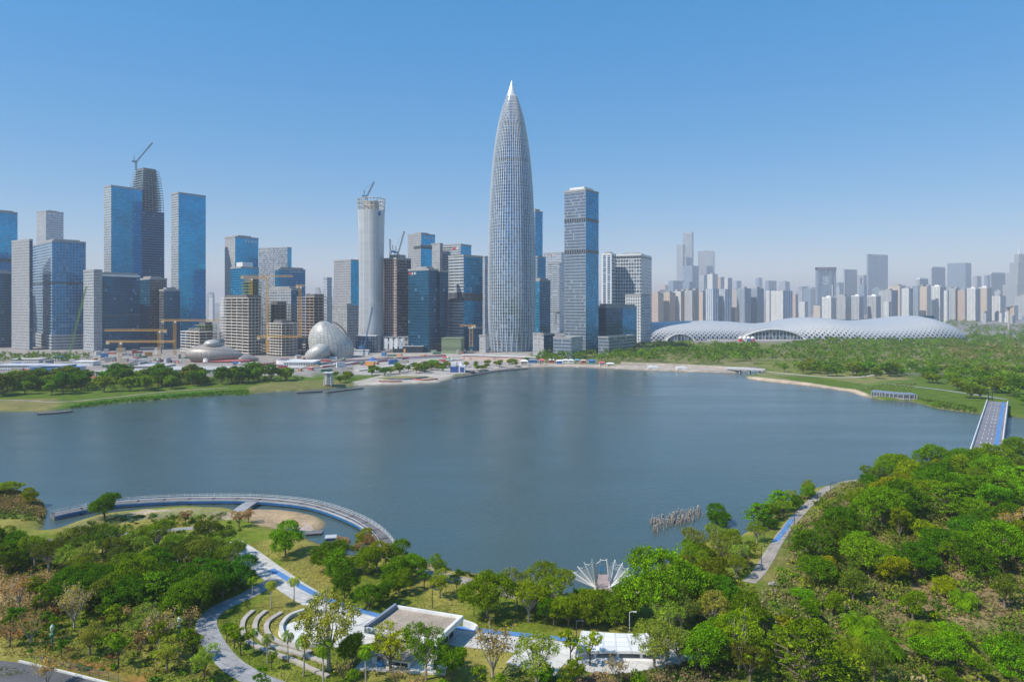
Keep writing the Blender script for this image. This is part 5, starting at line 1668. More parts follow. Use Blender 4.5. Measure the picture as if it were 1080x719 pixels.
# curved waterside pavilion with a blue grey roof on columns
def arc_pavilion():
    pts = [G(px, py, 3) for px, py in ((920, 414.5), (930, 415.2), (941, 416.3), (953, 417.3), (964, 417.6))]
    P = smooth(pts)
    org = (P[12][0], P[12][1], 0)
    t = thing('waterside_pavilion', org, 'curved waterside pavilion with a blue grey roof on columns', 'pavilion')
    m = MB(); m.ribbon(pts, 9, lambda x, y: 4.3, th=.6); m.build('roof', plain('slate blue roof', (.20, .25, .33), .6), t, org)
    m = MB(); m.ribbon(pts, 10, lambda x, y: 1.2, th=.5); m.build('deck', plain('pier concrete', (.40, .39, .38), .85), t, org)
    m = MB(); m.ribbon(pts, 1.0, lambda x, y: 1.6, th=2.6, off=-4.0); m.build('back_wall', plain('dark screen', (.10, .11, .13), .5), t, org)
    for i in range(0, len(P), 2):
        a, b = P[max(i - 1, 0)], P[min(i + 1, len(P) - 1)]
        d = math.hypot(b[0] - a[0], b[1] - a[1])
        nx, ny = -(b[1] - a[1]) / d, (b[0] - a[0]) / d
        s = 1 if ny < 0 else -1
        x, y = P[i][0] + nx * s * 5, P[i][1] + ny * s * 5
        m = MB(); m.tube([(x, y, -1.5), (x, y, 4.4)], [.35, .35], 6); m.build('column', plain('grey column', (.36, .37, .38), .7), t, org)
arc_pavilion()
# the road bridge at the right: grey lanes, blue cycle lane, white parapets on arches
def road_bridge():
    z = 4.2
    a, b = G(1052, 423.5, z), G(1040, 476, z)
    L = math.hypot(b[0] - a[0], b[1] - a[1])
    dx, dy = (b[0] - a[0]) / L, (b[1] - a[1]) / L
    nx, ny = -dy, dx            # towards the right of the picture when dy < 0
    org = ((a[0] + b[0]) / 2, (a[1] + b[1]) / 2, 0)
    t = thing('road_bridge', org, 'straight bridge with grey deck, blue lane and white parapets at the right', 'bridge')
    def strip(o0, o1, z0, z1, m_, nm, s0=0.0, s1=1.0):
        q = []
        for (f, o) in ((s1, o0), (s1, o1), (s0, o1), (s0, o0)):
            q.append((a[0] + dx * L * f + nx * o, a[1] + dy * L * f + ny * o))
        if (q[1][0] - q[0][0]) * (q[2][1] - q[1][1]) - (q[1][1] - q[0][1]) * (q[2][0] - q[1][0]) < 0: q.reverse()
        m = MB(); m.prism(q, z0, z1, 0, bottom=True); return m.build(nm, m_, t, org)
    W_ = 5.7
    strip(-W_, W_, z - 1.4, z, plain('bridge asphalt', (.19, .19, .21), .85, var=.2), 'deck')
    strip(W_ * .42, W_ * .74, z - .2, z + .012, plain('blue running lane', (.09, .22, .46), .7), 'blue_lane')
    for o in (-W_ * .5, -W_ * .1, W_ * .16):
        for k in range(14):
            strip(o - .12, o + .12, z - .2, z + .010, plain('lane paint', (.62, .62, .60), .7), 'lane_dash', (k + .15) / 14, (k + .55) / 14)
    for s in (-1, 1):
        strip(s * W_ - .45, s * W_ + .45, z - 1.6, z + .35, PALE, 'kerb')
        strip(s * W_ - .16, s * W_ + .16, z + 1.0, z + 1.25, WHITE, 'handrail')
        for k in range(30):
            f = (k + .5) / 30
            strip(s * W_ - .2, s * W_ + .2, z + .35, z + 1.02, WHITE, 'baluster', f - .004, f + .004)
    for k in range(5):
        f = (k + .5) / 5
        strip(-W_ * .8, W_ * .8, -2, z - 1.4, plain('pier concrete', (.40, .39, .38), .85), 'pier', f - .012, f + .012)
    for s, py, lb in ((-1, 428, 'left'), (1, 428, 'right')):
        pass
road_bridge()
for i, (px, py, lb) in enumerate(((1042.5, 424, 'dark lamp post at the far left end of the road bridge'), (1046.5, 424, 'dark lamp post at the far end, just inside the bridge parapet'))):
    x, y, z = T(px, py)
    m = MB(); m.tube([(x, y, z - .3), (x, y, z + 9)], [.32, .22], 6); m.tube([(x, y, z + 9), (x + 1.5, y, z + 9.3)], [.22, .15], 6)
    tag(m.build('bridge_lamp', DARKM, None), lb, 'lamp post')

# ------------------------------------------------------------------ clutter of the building site: stacked cabins, containers, lorries, heaps
def site_clutter():
    r = random.Random(77)
    cols = {'white': (.72, .71, .69), 'blue': (.07, .20, .45), 'red': (.50, .12, .10), 'grey': (.36, .36, .36), 'orange': (.60, .30, .10), 'green': (.14, .27, .16), 'sand coloured': (.48, .42, .34)}
    items = {}
    def put(px, py, what, colour, where):
        x, y, z = T(px, py)
        if shore(x, y) < 6: return
        rz = r.choice((.03, .6, -.5, 1.5)) + r.uniform(-.1, .1)
        if what == 'container':
            t = thing('site_container', (x, y, z), '', 'site container', 'containers on the building site', rz)
            L, w, h = r.choice((6, 9, 12)), 2.8, r.choice((2.8, 2.8, 5.6))
            m = MB(); m.box((0, 0, h / 2), (L, w, h))
            for k in range(int(L)): m.box((-L / 2 + .5 + k, -w / 2 - .06, h / 2), (.35, .12, h * .9))
            m.build('box_body', plain('container ' + colour, cols[colour], .6), t)
            m = MB(); m.box((0, 0, h + .08), (L + .3, w + .3, .16)); m.build('roof_sheet', plain('pale sheet roof', (.55, .56, .60), .5), t)
            m = MB(); m.box((L / 2 + .05, 0, h / 2), (.1, w * .8, h * .85)); m.build('door', plain('container door', (.3, .3, .31), .6), t)
        elif what == 'lorry':
            t = thing('site_lorry', (x, y, z), '', 'lorry', 'lorries on the building site', rz)
            m = MB(); m.box((-1.2, 0, 2.0), (6.5, 2.5, 2.2)); m.build('tipper_body', plain('container ' + colour, cols[colour], .6), t)
            m = MB(); m.prism([(2.3, -1.2), (4.4, -1.2), (4.4, 1.2), (2.3, 1.2)], .7, 3.0, 0); m.build('cab', WHITE, t)
            for wx in (-3.2, -1.6, 3.4):
                for wy in (-1.15, 1.15):
                    m = MB(); m.tube([(wx, wy - .18, .5), (wx, wy + .18, .5)], [.5, .5], 10); m.build('wheel', DARKM, t)
        else:
            t = thing('spoil_heap', (x, y, z), '', 'heap', 'earth heaps on the building site', rz)
            m = MB(); blob(m, (0, 0, -.5), (r.uniform(5, 9), r.uniform(3, 5), r.uniform(2.2, 4)), nu=16, nv=8, zmin=-.4)
            m.build('heap_body', plain('spoil earth', (.36, .29, .22), .95, var=.3), t, (0, 0, 0), True)
        items.setdefault((what, colour, where), []).append((px, t))
    for what, n, box_, where in (('container', 26, (100, 180, 380, 389), 'below the yellow cranes'), ('container', 16, (2, 98, 384, 395), 'behind the left tree belt'), ('container', 22, (262, 372, 378, 392), 'before the hood shaped museum'),
                                 ('container', 16, (376, 470, 374, 388), 'on the plaza right of the hood shaped museum'), ('lorry', 8, (110, 300, 380, 390), 'below the cranes and pod'), ('lorry', 7, (375, 480, 375, 388), 'on the plaza right of the hood shaped museum'),
                                 ('container', 24, (96, 230, 371, 379), 'at the foot of the dark glass blocks'), ('container', 16, (380, 500, 368, 374), 'behind the plaza halls'), ('lorry', 6, (20, 95, 384, 392), 'behind the left tree belt'), ('heap', 9, (100, 200, 378, 389), 'below the yellow cranes'), ('heap', 6, (262, 340, 376, 390), 'before the hood shaped museum')):
        for _ in range(n):
            c = 'brown' if what == 'heap' else r.choice(list(cols))
            put(r.uniform(box_[0], box_[1]), r.uniform(box_[2], box_[3]), what, c, where)
    nm = {'container': 'site cabin', 'lorry': 'tipper lorry', 'heap': 'earth heap'}
    for (what, colour, where), L in items.items():
        L.sort(key=lambda q: q[0])
        for i, (px, t) in enumerate(L):
            t['label'] = f'{colour} {nm[what]} {where}' + (f', {ORD[i + 1]} from left' if len(L) > 1 else '')
site_clutter()
def red_fence(label, p):
    pts = [T(*q)[:2] for q in p]
    m = MB(); m.ribbon(pts, .5, lambda x, y: terr(x, y), th=2.3)
    tag(m.build('site_fence', plain('pinkish red fence', (.52, .16, .15), .7), None), label, 'site fence')
red_fence('red site fence zigzagging below the yellow cranes', [(116, 386), (128, 389), (140, 384), (156, 386), (172, 381), (188, 383)])
red_fence('red site fence between the pod and the hood shaped museum', [(255, 386.5), (280, 385), (300, 382), (322, 379)])
red_fence('long red site fence curving across the plaza to the green box', [(340, 388), (372, 384.5), (400, 382), (436, 378), (470, 375.5)])
red_fence('orange red fence line behind the left end of the tree belt', [(70, 398), (100, 399.5), (140, 399), (170, 399)])
# sweeping pale platforms of the plaza
for lb, p, w in (('broad pale curved platform in front of the hood shaped museum', [(262, 390), (300, 388.5), (340, 387), (376, 383)], 16), ('pale curved platform edge on the plaza above the round lawn', [(376, 391.5), (410, 387), (450, 382.5), (490, 379)], 7)):
    m = MB(); m.ribbon([T(*q)[:2] for q in p], w, lambda x, y: terr(x, y), th=1.3)
    tag(m.build('raised_platform', plain('platform paving', (.56, .52, .48), .8, var=.2), None), lb, 'platform')
# ------------------------------------------------------------------ trees: prototypes
BARK = plain('bark', (.20, .155, .115), .9, var=.3, scale=2)
PBARK = plain('pale bark', (.40, .35, .29), .9, var=.25, scale=2)
DBARK = plain('dark bark', (.075, .06, .05), .9, var=.3, scale=2)
LEAF = leaf_mat('leaves', (.60, .62, .5), (1.25, 1.22, .8))
FROND = leaf_mat('palm fronds', (.7, .75, .6), (1.2, 1.15, .9))

def leaf_cloud(g, centers, spread, per, size, up=.25, flat=.75, aspect=.62):
    """quads scattered round clump centres; returns verts, quads"""
    n = len(centers) * per
    c = np.repeat(np.asarray(centers, float), per, 0)
    sp = np.repeat(np.asarray(spread, float).reshape(-1, 1) if np.ndim(spread) else np.full((len(centers), 1), spread), per, 0)
    off = g.normal(size=(n, 3))
    off /= np.linalg.norm(off, axis=1, keepdims=True) + 1e-9
    off *= g.random((n, 1)) ** .45
    off[:, 2] *= flat
    p = c + off * sp
    nrm = off * .8 + g.normal(size=(n, 3)) * .55
    nrm[:, 2] += up
    nrm /= np.linalg.norm(nrm, axis=1, keepdims=True)
    t = np.cross(nrm, g.normal(size=(n, 3)))
    t /= np.linalg.norm(t, axis=1, keepdims=True) + 1e-9
    b = np.cross(nrm, t)
    s = size * (.6 + .8 * g.random((n, 1)))
    t, b = t * s * .5, b * s * .5 * aspect
    v = np.stack([p - t, p - b * 1.0, p + t, p + b * 1.0], 1).reshape(-1, 3)
    q = np.arange(n * 4).reshape(n, 4)
    return v, q

def crown_centers(g, lobes, n):
    """clump centres near the surfaces of a union of ellipsoid lobes"""
    vol = np.array([l[3] * l[4] for l in lobes]); vol = vol / vol.sum()
    out = []
    while len(out) < n:
        l = lobes[g.choice(len(lobes), p=vol)]
        d = g.normal(size=3); d /= np.linalg.norm(d)
        if d[2] < -.55: continue
        r = .62 + .38 * g.random() ** .5
        p = np.array(l[:3]) + d * r * np.array(l[3:6])
        inside = False
        for m in lobes:
            if m is l: continue
            e = (p - np.array(m[:3])) / np.array(m[3:6])
            if (e * e).sum() < .42: inside = True
        if not inside: out.append(p)
    return np.array(out)

def limb_mesh(trunk_pts, trunk_r, limbs, mat):
    m = MB()
    m.tube(trunk_pts, trunk_r, 7)
    for pts, rad in limbs: m.tube(pts, rad, 5)
    return m

PROTO = {}
def proto(key, name, build):
    """(crown mesh, trunk mesh) pair stored once, shared by all copies"""
    PROTO[key] = (name, *build())

def broad(seed, H, Rr, trunk_h, nl, ncl, per, leaf, spread, flat=.75, squash=.62, bark=BARK, tr=.28, tall=1.0):
    def f():
        g = np.random.default_rng(seed)
        lobes = []
        zc = trunk_h + (H - trunk_h) * .5
        for i in range(nl):
            a = 2 * math.pi * i / nl + g.random() * .9
            rr = Rr * (.30 + .36 * g.random()) if i else 0
            lr = Rr * (.40 + .22 * g.random())
            z = zc + (H - trunk_h) * (g.random() - .5) * .55 + (.12 * (H - trunk_h) if i == 0 else 0)
            lobes.append((rr * math.cos(a), rr * math.sin(a), z, lr, lr, lr * squash * tall))
        c = crown_centers(g, lobes, ncl)
        c[:, 2] = np.minimum(c[:, 2], H)
        v, q = leaf_cloud(g, c, spread * (.7 + .6 * g.random(len(c))), per, leaf, flat=flat)
        cm = fast_mesh('crown', v, q, [LEAF])
        limbs = []
        for l in lobes:
            e = Vector(l[:3]); s = Vector((0, 0, trunk_h * (.7 + .25 * g.random())))
            mid = s.lerp(e, .5) + Vector((0, 0, -.12 * (e - s).length))
            limbs.append(([s, mid, e], [tr * .62, tr * .45, tr * .12]))
            for _ in range(2):
                e2 = e + Vector(g.normal(size=3)) * l[3] * .5
                limbs.append(([mid, (mid + e2) / 2, e2], [tr * .34, tr * .22, tr * .07]))
        bend = (g.random(2) - .5) * .5
        tm = limb_mesh([(0, 0, -.5), (bend[0] * .4, bend[1] * .4, trunk_h * .5), (bend[0] * .2, bend[1] * .2, zc)], [tr * 1.25, tr, tr * .4], limbs, bark)
        return cm, tm, bark
    return f

def layered(seed, H, Rr, trunk_h, nlay, ncl, per, leaf, bark=BARK):
    """flat tiers of fine foliage, umbrella fashion"""
    def f():
        g = np.random.default_rng(seed)
        C, limbs = [], []
        for k in range(nlay):
            fz = k / (nlay - 1)
            z = trunk_h + (H - trunk_h) * (.15 + .85 * fz)
            R0 = Rr * (1.0 - .62 * fz ** 1.6)
            nb = int(5 + 4 * (1 - fz))
            for b in range(nb):
                a = 2 * math.pi * (b + g.random() * .7) / nb
                r = R0 * (.35 + .5 * g.random())
                cx, cy = r * math.cos(a), r * math.sin(a)
                limbs.append(([(0, 0, z - 1.8 - .5 * (1 - fz)), (cx * .6, cy * .6, z - .5), (cx, cy, z)], [.16, .1, .04]))
                m = int(ncl / (nlay * nb)) + 1
                for _ in range(m):
                    d = g.normal(size=2) * R0 * .22
                    C.append((cx + d[0], cy + d[1], z + g.normal() * .22 + .1 * R0 * (1 - (math.hypot(d[0], d[1]) / (R0 * .3 + .01)))))
        v, q = leaf_cloud(g, np.array(C), .75, per, leaf, up=.9, flat=.35)
        cm = fast_mesh('crown', v, q, [LEAF])
        tm = limb_mesh([(0, 0, -.5), (.2, .1, trunk_h), (0, 0, H * .85)], [.45, .34, .1], limbs, bark)
        return cm, tm, bark
    return f

def twiggy(seed, H, Rr, trunk_h, ncl, per, leaf, bark=PBARK, tr=.26, nb=9):
    """bare or half bare: many rising limbs, forks, scant leaf"""
    def f():
        g = np.random.default_rng(seed)
        limbs, C = [], []
        for b in range(nb):
            a = 2 * math.pi * (b + g.random()) / nb
            r = Rr * (.35 + .65 * g.random())
            s = Vector((0, 0, trunk_h * (.55 + .5 * g.random())))
            e = Vector((r * math.cos(a), r * math.sin(a), H * (.68 + .3 * g.random())))
            mid = s.lerp(e, .5) + Vector((g.normal() * .3, g.normal() * .3, .3))
            limbs.append(([s, mid, e], [tr * .5, tr * .32, .05]))
            for k in range(6):
                t0 = mid.lerp(e, g.random())
                e2 = t0 + Vector((g.normal() * .9, g.normal() * .9, .9 + g.random() * 1.2)) * (Rr * .2)
                limbs.append(([t0, e2], [.055, .02]))
                for _ in range(2):
                    e3 = e2.lerp(t0, .4) + Vector(g.normal(size=3)) * Rr * .13
                    limbs.append(([e2.lerp(t0, .4), e3], [.035, .015]))
                    C.append(e3)
                C.append(e2)
        C = np.array([tuple(c) for c in C])
        C = C[g.permutation(len(C))[:ncl]] if ncl < len(C) else C
        v, q = leaf_cloud(g, C, .8, per, leaf, flat=.9)
        cm = fast_mesh('crown', v, q, [LEAF])
        tm = limb_mesh([(0, 0, -.5), (.1, -.1, trunk_h)], [tr * 1.2, tr * .8], limbs, bark)
        return cm, tm, bark
    return f

def palm(seed, H, fl, nf, tr, thick=False, droop=1.0):
    def f():
        g = np.random.default_rng(seed)
        V, Q = [], []
        def quad(a, b, c, d):
            k = len(V); V.extend([a, b, c, d]); Q.append((k, k + 1, k + 2, k + 3))
        for i in range(nf):
            az = 2 * math.pi * i / nf + g.random() * .4
            el = R(80) * (g.random() ** .8) - R(22)
            L = fl * (.8 + .35 * g.random())
            d = Vector((math.cos(az), math.sin(az), 0))
            side = Vector((-d.y, d.x, 0))
            pts = []
            p = Vector((0, 0, H)); an = el
            for k in range(8):
                pts.append(p.copy())
                p = p + (d * math.cos(an) + Vector((0, 0, math.sin(an)))) * (L / 7)
                an -= R(17) * droop * (.8 + .4 * g.random())
            for k in range(7):
                w = fl * .24 * math.sin(math.pi * (k + .8) / 8.2)
                a, b = pts[k], pts[k + 1]
                for s_ in (-1, 1):
                    for j in range(3):
                        t0, t1 = j / 3, j / 3 + .22
                        o = side * s_ * w + Vector((0, 0, -w * .45)) + (b - a) * .9
                        quad(a.lerp(b, t0), a.lerp(b, t1), a.lerp(b, t1) + o * (.9 + .2 * g.random()), a.lerp(b, t0) + o)
        cm = fast_mesh('crown', [tuple(v) for v in V], Q, [FROND])
        b = g.normal(size=2) * .25
        m = MB()
        m.tube([(0, 0, -.4), (b[0] * .4, b[1] * .4, H * .3), (b[0] * .7, b[1] * .7, H * .65), (0, 0, H)], [tr * 1.4, tr * 1.1, tr, tr * .75], 7)
        return cm, m, PBARK
    return f

# near kinds
proto('round1', 'broadleaf_tree', broad(11, 9.5, 5.6, 2.4, 8, 380, 40, .31, .85))
proto('round2', 'broadleaf_tree', broad(12, 8.5, 4.8, 2.2, 6, 300, 40, .30, .8))
proto('round3', 'broadleaf_tree', broad(13, 10.5, 6.6, 2.8, 10, 480, 40, .32, .9))
proto('open1', 'loose_crowned_tree', broad(21, 10, 4.4, 3.2, 9, 170, 36, .28, .75, bark=PBARK, squash=.55))
proto('open2', 'loose_crowned_tree', broad(22, 9, 3.9, 3.0, 8, 140, 36, .27, .7, bark=BARK, squash=.6))
proto('open3', 'loose_crowned_tree', broad(23, 11, 4.2, 3.6, 10, 180, 36, .28, .75, bark=PBARK, squash=.7))
proto('slim1', 'young_tree', broad(31, 6.5, 1.9, 2.6, 5, 42, 18, .40, .55, bark=DBARK, tr=.14))
proto('slim2', 'young_tree', broad(32, 7.5, 2.3, 3.2, 6, 52, 18, .42, .6, bark=DBARK, tr=.15))
proto('layer1', 'umbrella_tree', layered(41, 10.5, 7.5, 3.0, 6, 330, 20, .40))
proto('layer2', 'umbrella_tree', layered(42, 8.5, 6.0, 2.6, 5, 240, 20, .42))
proto('bare1', 'bare_tree', twiggy(51, 8.5, 4.0, 1.6, 150, 7, .36))
proto('bare2', 'bare_tree', twiggy(52, 6.0, 2.6, 1.6, 60, 5, .32, bark=BARK, tr=.16, nb=7))
proto('bare3', 'bare_tree', twiggy(53, 7.0, 3.2, 1.4, 110, 9, .34, bark=PBARK, tr=.18, nb=8))
proto('palm1', 'palm_tree', palm(61, 7.2, 2.7, 13, .14, droop=1.15))
proto('palm2', 'palm_tree', palm(62, 7.0, 2.5, 12, .13, droop=1.35))
proto('datepalm', 'palm_tree', palm(63, 2.4, 4.4, 34, .30, droop=.85))
proto('bush1', 'shrub', broad(71, 2.6, 2.0, .5, 4, 60, 18, .36, .6, tr=.08))
proto('bush2', 'shrub', broad(72, 2.0, 1.6, .4, 4, 44, 18, .34, .55, tr=.08))
proto('round4', 'broadleaf_tree', broad(14, 12, 3.6, 2.6, 9, 260, 40, .30, .8, squash=.95))
proto('round5', 'broadleaf_tree', broad(15, 6.5, 5.6, 1.6, 5, 240, 40, .31, .8, squash=.45))
proto('round6', 'broadleaf_tree', broad(16, 9, 5.2, 2.0, 14, 300, 34, .31, .65, squash=.7))
proto('round7', 'broadleaf_tree', broad(17, 8, 3.4, 1.5, 4, 170, 40, .29, .75, squash=.9))
# far kinds: same trees, coarser leaves
proto('far1', 'shore_tree', broad(81, 10, 5.6, 2.4, 7, 120, 14, .95, 1.2))
proto('far2', 'shore_tree', broad(82, 9, 4.6, 2.2, 6, 90, 14, .9, 1.1))
proto('far3', 'shore_tree', broad(83, 11, 5.0, 2.8, 7, 110, 14, .95, 1.2, squash=.75))

TRUNK_ME = {}
def plant(key, pos, s=1.0, tint=(.08, .16, .03), rz=None, sz=None):
    nm, cm, tm, bark = PROTO[key]
    t = bpy.data.objects.new(nm, None)
    COL.objects.link(t)
    t.location = pos
    t.rotation_euler = (0, 0, rng.uniform(0, 6.28) if rz is None else rz)
    t.scale = (s, s, s * (sz or 1.0))
    c = bpy.data.objects.new('crown', cm)
    COL.objects.link(c); c.parent = t
    c.color = (*tint, 1)
    if key not in TRUNK_ME:
        o = tm.build('trunk', bark, t)
        TRUNK_ME[key] = o.data
    else:
        o = bpy.data.objects.new('trunk', TRUNK_ME[key])
        COL.objects.link(o); o.parent = t
    return t

TINT = {'bright green': (.155, .300, .006), 'mid green': (.130, .235, .006), 'dark green': (.075, .175, .004), 'olive green': (.18, .245, .010), 'yellow green': (.265, .325, .008),
        'grey green': (.24, .28, .05), 'brown tinged': (.34, .26, .07), 'pink flowered': (.40, .25, .16), 'straw brown': (.42, .29, .11), 'blue green': (.055, .18, .012), 'dull green': (.115, .165, .02)}
FORM = {'round': 'round tree', 'open': 'open tree', 'slim': 'slender young tree', 'layer': 'flat tiered tree', 'bare': 'half bare tree', 'palm': 'slim trunked palm', 'datepalm': 'stout feathery palm', 'bush': 'shrub', 'far': 'tree'}
CATS = {'round': 'tree', 'open': 'tree', 'slim': 'tree', 'layer': 'tree', 'bare': 'tree', 'palm': 'palm', 'datepalm': 'palm', 'bush': 'shrub', 'far': 'tree'}
REG = []       # (tree, colour word, form key, region phrase, photo x)
PLACED = []    # (x, y, crown radius)
def add(key, px, py, s, colour, region, jit=.12, label=None, sz=None, xyz=None, rz=None):
    x, y, z = xyz or T(px, py)
    tint = TINT[colour]
    k = [1 + rng.uniform(-jit, jit) for _ in range(3)]
    t = plant(key, (x, y, z - .1), s, tuple(a * b for a, b in zip(tint, k)), sz=sz, rz=rz)
    form = key.rstrip('0123456789')
    if label:
        tag(t, label, CATS[form], region and 'trees ' + region)
    else:
        REG.append((t, colour, form, region, x / y))
    rr = {'round1': 5.6, 'round2': 4.8, 'round3': 6.6, 'round4': 3.8, 'round5': 5.2, 'round6': 5, 'round7': 3.4, 'open1': 4.4, 'open2': 3.9, 'open3': 4.2, 'slim1': 1.9, 'slim2': 2.3, 'layer1': 7.5, 'layer2': 6, 'bare1': 4, 'bare2': 2.6, 'bare3': 3.2, 'far1': 5.6, 'far2': 4.6, 'far3': 5, 'bush1': 2, 'bush2': 1.6, 'datepalm': 4.0}.get(key, 1.8)
    PLACED.append((x, y, rr * s))
    return t

def near_path(x, y, extra):
    for pts, hw in PATHS:
        for i in range(len(pts) - 1):
            (ax, ay), (bx, by) = pts[i], pts[i + 1]
            if abs(ax - x) > 40 and abs(bx - x) > 40: continue
            ex, ey = bx - ax, by - ay
            L = ex * ex + ey * ey or 1e-9
            t = max(0, min(1, ((x - ax) * ex + (y - ay) * ey) / L))
            if (x - ax - t * ex) ** 2 + (y - ay - t * ey) ** 2 < (hw + extra) ** 2: return True
    return False

def inpoly(x, y, P):
    c = False
    n = len(P)
    for i in range(n):
        (ax, ay), (bx, by) = P[i], P[(i + 1) % n]
        if (ay > y) != (by > y) and x < (bx - ax) * (y - ay) / (by - ay) + ax: c = not c
    return c

KEEP = []
for pts, n in (([(900, 508), (880, 511), (858, 527), (838, 547), (822, 568), (808, 592)], 6), ([(600, 600), (609, 597), (628, 606), (643, 606), (662, 600)], 3), ([(606, 615), (628, 618), (645, 618)], 3), ([(283, 601), (310, 620), (330, 632)], 6),
               ([(56, 542.5), (125, 530), (220, 525.4), (329, 532), (371, 545.5), (396, 560)], 12), ([(270, 545), (300, 545), (335, 553)], 4), ([(500, 664), (540, 669), (590, 676)], 5), ([(420, 645), (450, 650), (480, 655)], 4), ([(620, 672), (650, 674), (690, 675)], 5), ([(265, 647), (270, 665), (300, 690), (300, 660), (340, 662)], 4),
               ([(235, 672), (245, 690), (262, 708)], 5)):
    for i in range(len(pts) - 1):
        for k in range(n): KEEP.append((pts[i][0] + (pts[i + 1][0] - pts[i][0]) * k / n, pts[i][1] + (pts[i + 1][1] - pts[i][1]) * k / n))
HGT = {'round': 9.3, 'open': 10, 'slim': 7, 'layer': 9.5, 'bare': 7.5, 'bush': 2.4, 'far': 10, 'datepalm': 5}
def hides(key, s, x, y, z):
    form = key.rstrip('0123456789')
    h = HGT[form] * s
    w = {'round': 5, 'open': 3.8, 'slim': 1.6, 'layer': 6.5, 'bare': 2.6, 'bush': 1.8, 'far': 5, 'datepalm': 4}[form] * s
    px, py = pix(x, y, z)
    top = pix(x, y, z + h)[1]
    low = pix(x, y, z + h * (.25 if form in ('round', 'layer', 'bush') else .45))[1]
    hw = w * FPX / y
    return any(abs(a - px) < hw and top < b < low for a, b in KEEP)

def scatter(poly_px, gap, mix, region, seed, smin=.75, smax=1.1, tries=2500, extra=1.2, most=999, shore_min=2.0, overlap=.62):
    """mix: list of (key, colour, weight); region: phrase or function of photo x, y"""
    r = random.Random(seed)
    P = [G(*p) for p in poly_px]
    x0, x1 = min(p[0] for p in P), max(p[0] for p in P)
    y0, y1 = min(p[1] for p in P), max(p[1] for p in P)
    wts = [m[2] for m in mix]
    n = 0
    for _ in range(tries):
        if n >= most: break
        x, y = r.uniform(x0, x1), r.uniform(y0, y1)
        if not inpoly(x, y, P) or near_path(x, y, extra) or shore(x, y) < shore_min: continue
        if any((x - a) ** 2 + (y - b) ** 2 < (gap * .5 + q * overlap) ** 2 for a, b, q in PLACED if abs(a - x) < 20): continue
        key, colour, _w = r.choices(mix, wts)[0]
        z = terr(x, y)
        sc_ = r.uniform(smin, smax)
        if y < 330 and hides(key, sc_, x, y, z) and r.random() < .93: continue
        px, py = pix(x, y, z)
        reg = region(px, py) if callable(region) else region
        add(key, 0, 0, sc_, colour, reg, xyz=(x, y, z), jit=.16)
        n += 1
    return n

# ------------------------------------------------------------------ trees one can name, left to right in the foreground
add('round2', 110, 548, 1.05, 'dark green', None, label='dense dark green tree overhanging the start of the curved boardwalk at the left')
add('round2', 31, 531, .62, 'yellow green', None, label='bright small round tree at the tip of the brown reedy headland')
add('round1', 10, 520, .80, 'yellow green', None, label='broad bright bush tree at the back of the brown reedy headland', sz=.6)
add('round1', -12, 521, .8, 'bright green', None, label='bright bush tree behind the brown headland, cut by the left picture edge', sz=.6)
add('round2', 301, 585, 1.0, 'bright green', None, label='bright green round tree alone on the lawn below the sand spit')
add('round1', 514, 652, 1.0, 'bright green', None, label='large bright green tree on the lawn behind the gravel roofed pavilion', sz=1.15)
add('round3', 698, 652, 1.28, 'bright green', None, label='largest bright green round tree, right of the white fan canopy', sz=1.05)
add('round2', 757, 560, .95, 'dark green', None, label='dark round tree on the shore beside the wooden stakes')
add('layer1', 850, 728, 1.12, 'mid green', None, label='big flat tiered tree at the bottom edge of the woods, right of centre')
add('bare1', 520, 715, 1.12, 'brown tinged', None, label='large brownish half bare tree with pale limbs in front of the gravel roofed pavilion')
add('open3', 449, 716, .95, 'bright green', None, label='bright open tree with a pale forked trunk in front of the gravel roofed pavilion')
add('round2', 476, 716, .72, 'mid green', None, label='dense green tree between the pale forked tree and the big half bare tree')
add('open2', 412, 708, .98, 'yellow green', None, label='yellow green tree at the left corner of the gravel roofed pavilion')
add('open1', 566, 722, .95, 'grey green', None, label='grey green open tree before the white square, right of the big half bare tree')
add('bush1', 572, 722, 1.25, 'bright green', None, label='bright green shrub at the foot of the grey green tree before the white square')
add('open3', 347, 706, 1.32, 'grey green', None, label='tall sparse tree with pale trunk at the edge of the round white plaza')
add('round2', 371, 700, .62, 'mid green', None, label='dense small tree beside the tall sparse tree on the round plaza', sz=1.2)
add('slim2', 622, 702, .9, 'yellow green', None, label='small yellow green tree at the left corner of the curved white roof')
add('slim2', 602, 699, .9, 'yellow green', None, label='thin yellowish sapling at the right side of the white square')
add('open1', 690, 704, .95, 'grey green', None, label='pale trunked grey green tree at the right end of the curved white roof')
add('bare3', 700, 708, 1.0, 'grey green', None, label='half bare pale tree just right of the curved white roof')
add('bare2', 652, 722, .9, 'straw brown', None, label='bare brown sapling in front of the curved white roof')
add('datepalm', 975, 676, 1.0, 'olive green', None, label='lone stout palm with drooping fronds in the scrub at the lower right')
add('datepalm', 905, 668, 1.1, 'mid green', None, label='green feathery palm left of the lone stout palm, half hidden in scrub')
add('datepalm', 932, 690, 1.1, 'mid green', None, label='green feathery palm below and left of the lone stout palm')
add('datepalm', 896, 690, .9, 'olive green', None, label='pale green feathery palm beside the big tiered tree')
add('bare3', 50, 726, .8, 'straw brown', None, label='bare grey sapling standing before the asphalt road in the near corner')
for i, (px, py, s) in enumerate(((252, 556, .62), (262, 551, .5), (196, 552, .5))):
    add('open2', px, py, s, 'pink flowered', None, jit=.05, label=['pink flowered tree beside the ramp of the curved boardwalk', 'smaller pink flowered tree just right of the boardwalk ramp', 'pink tinged little tree by the pale strip left of the ramp'][i])
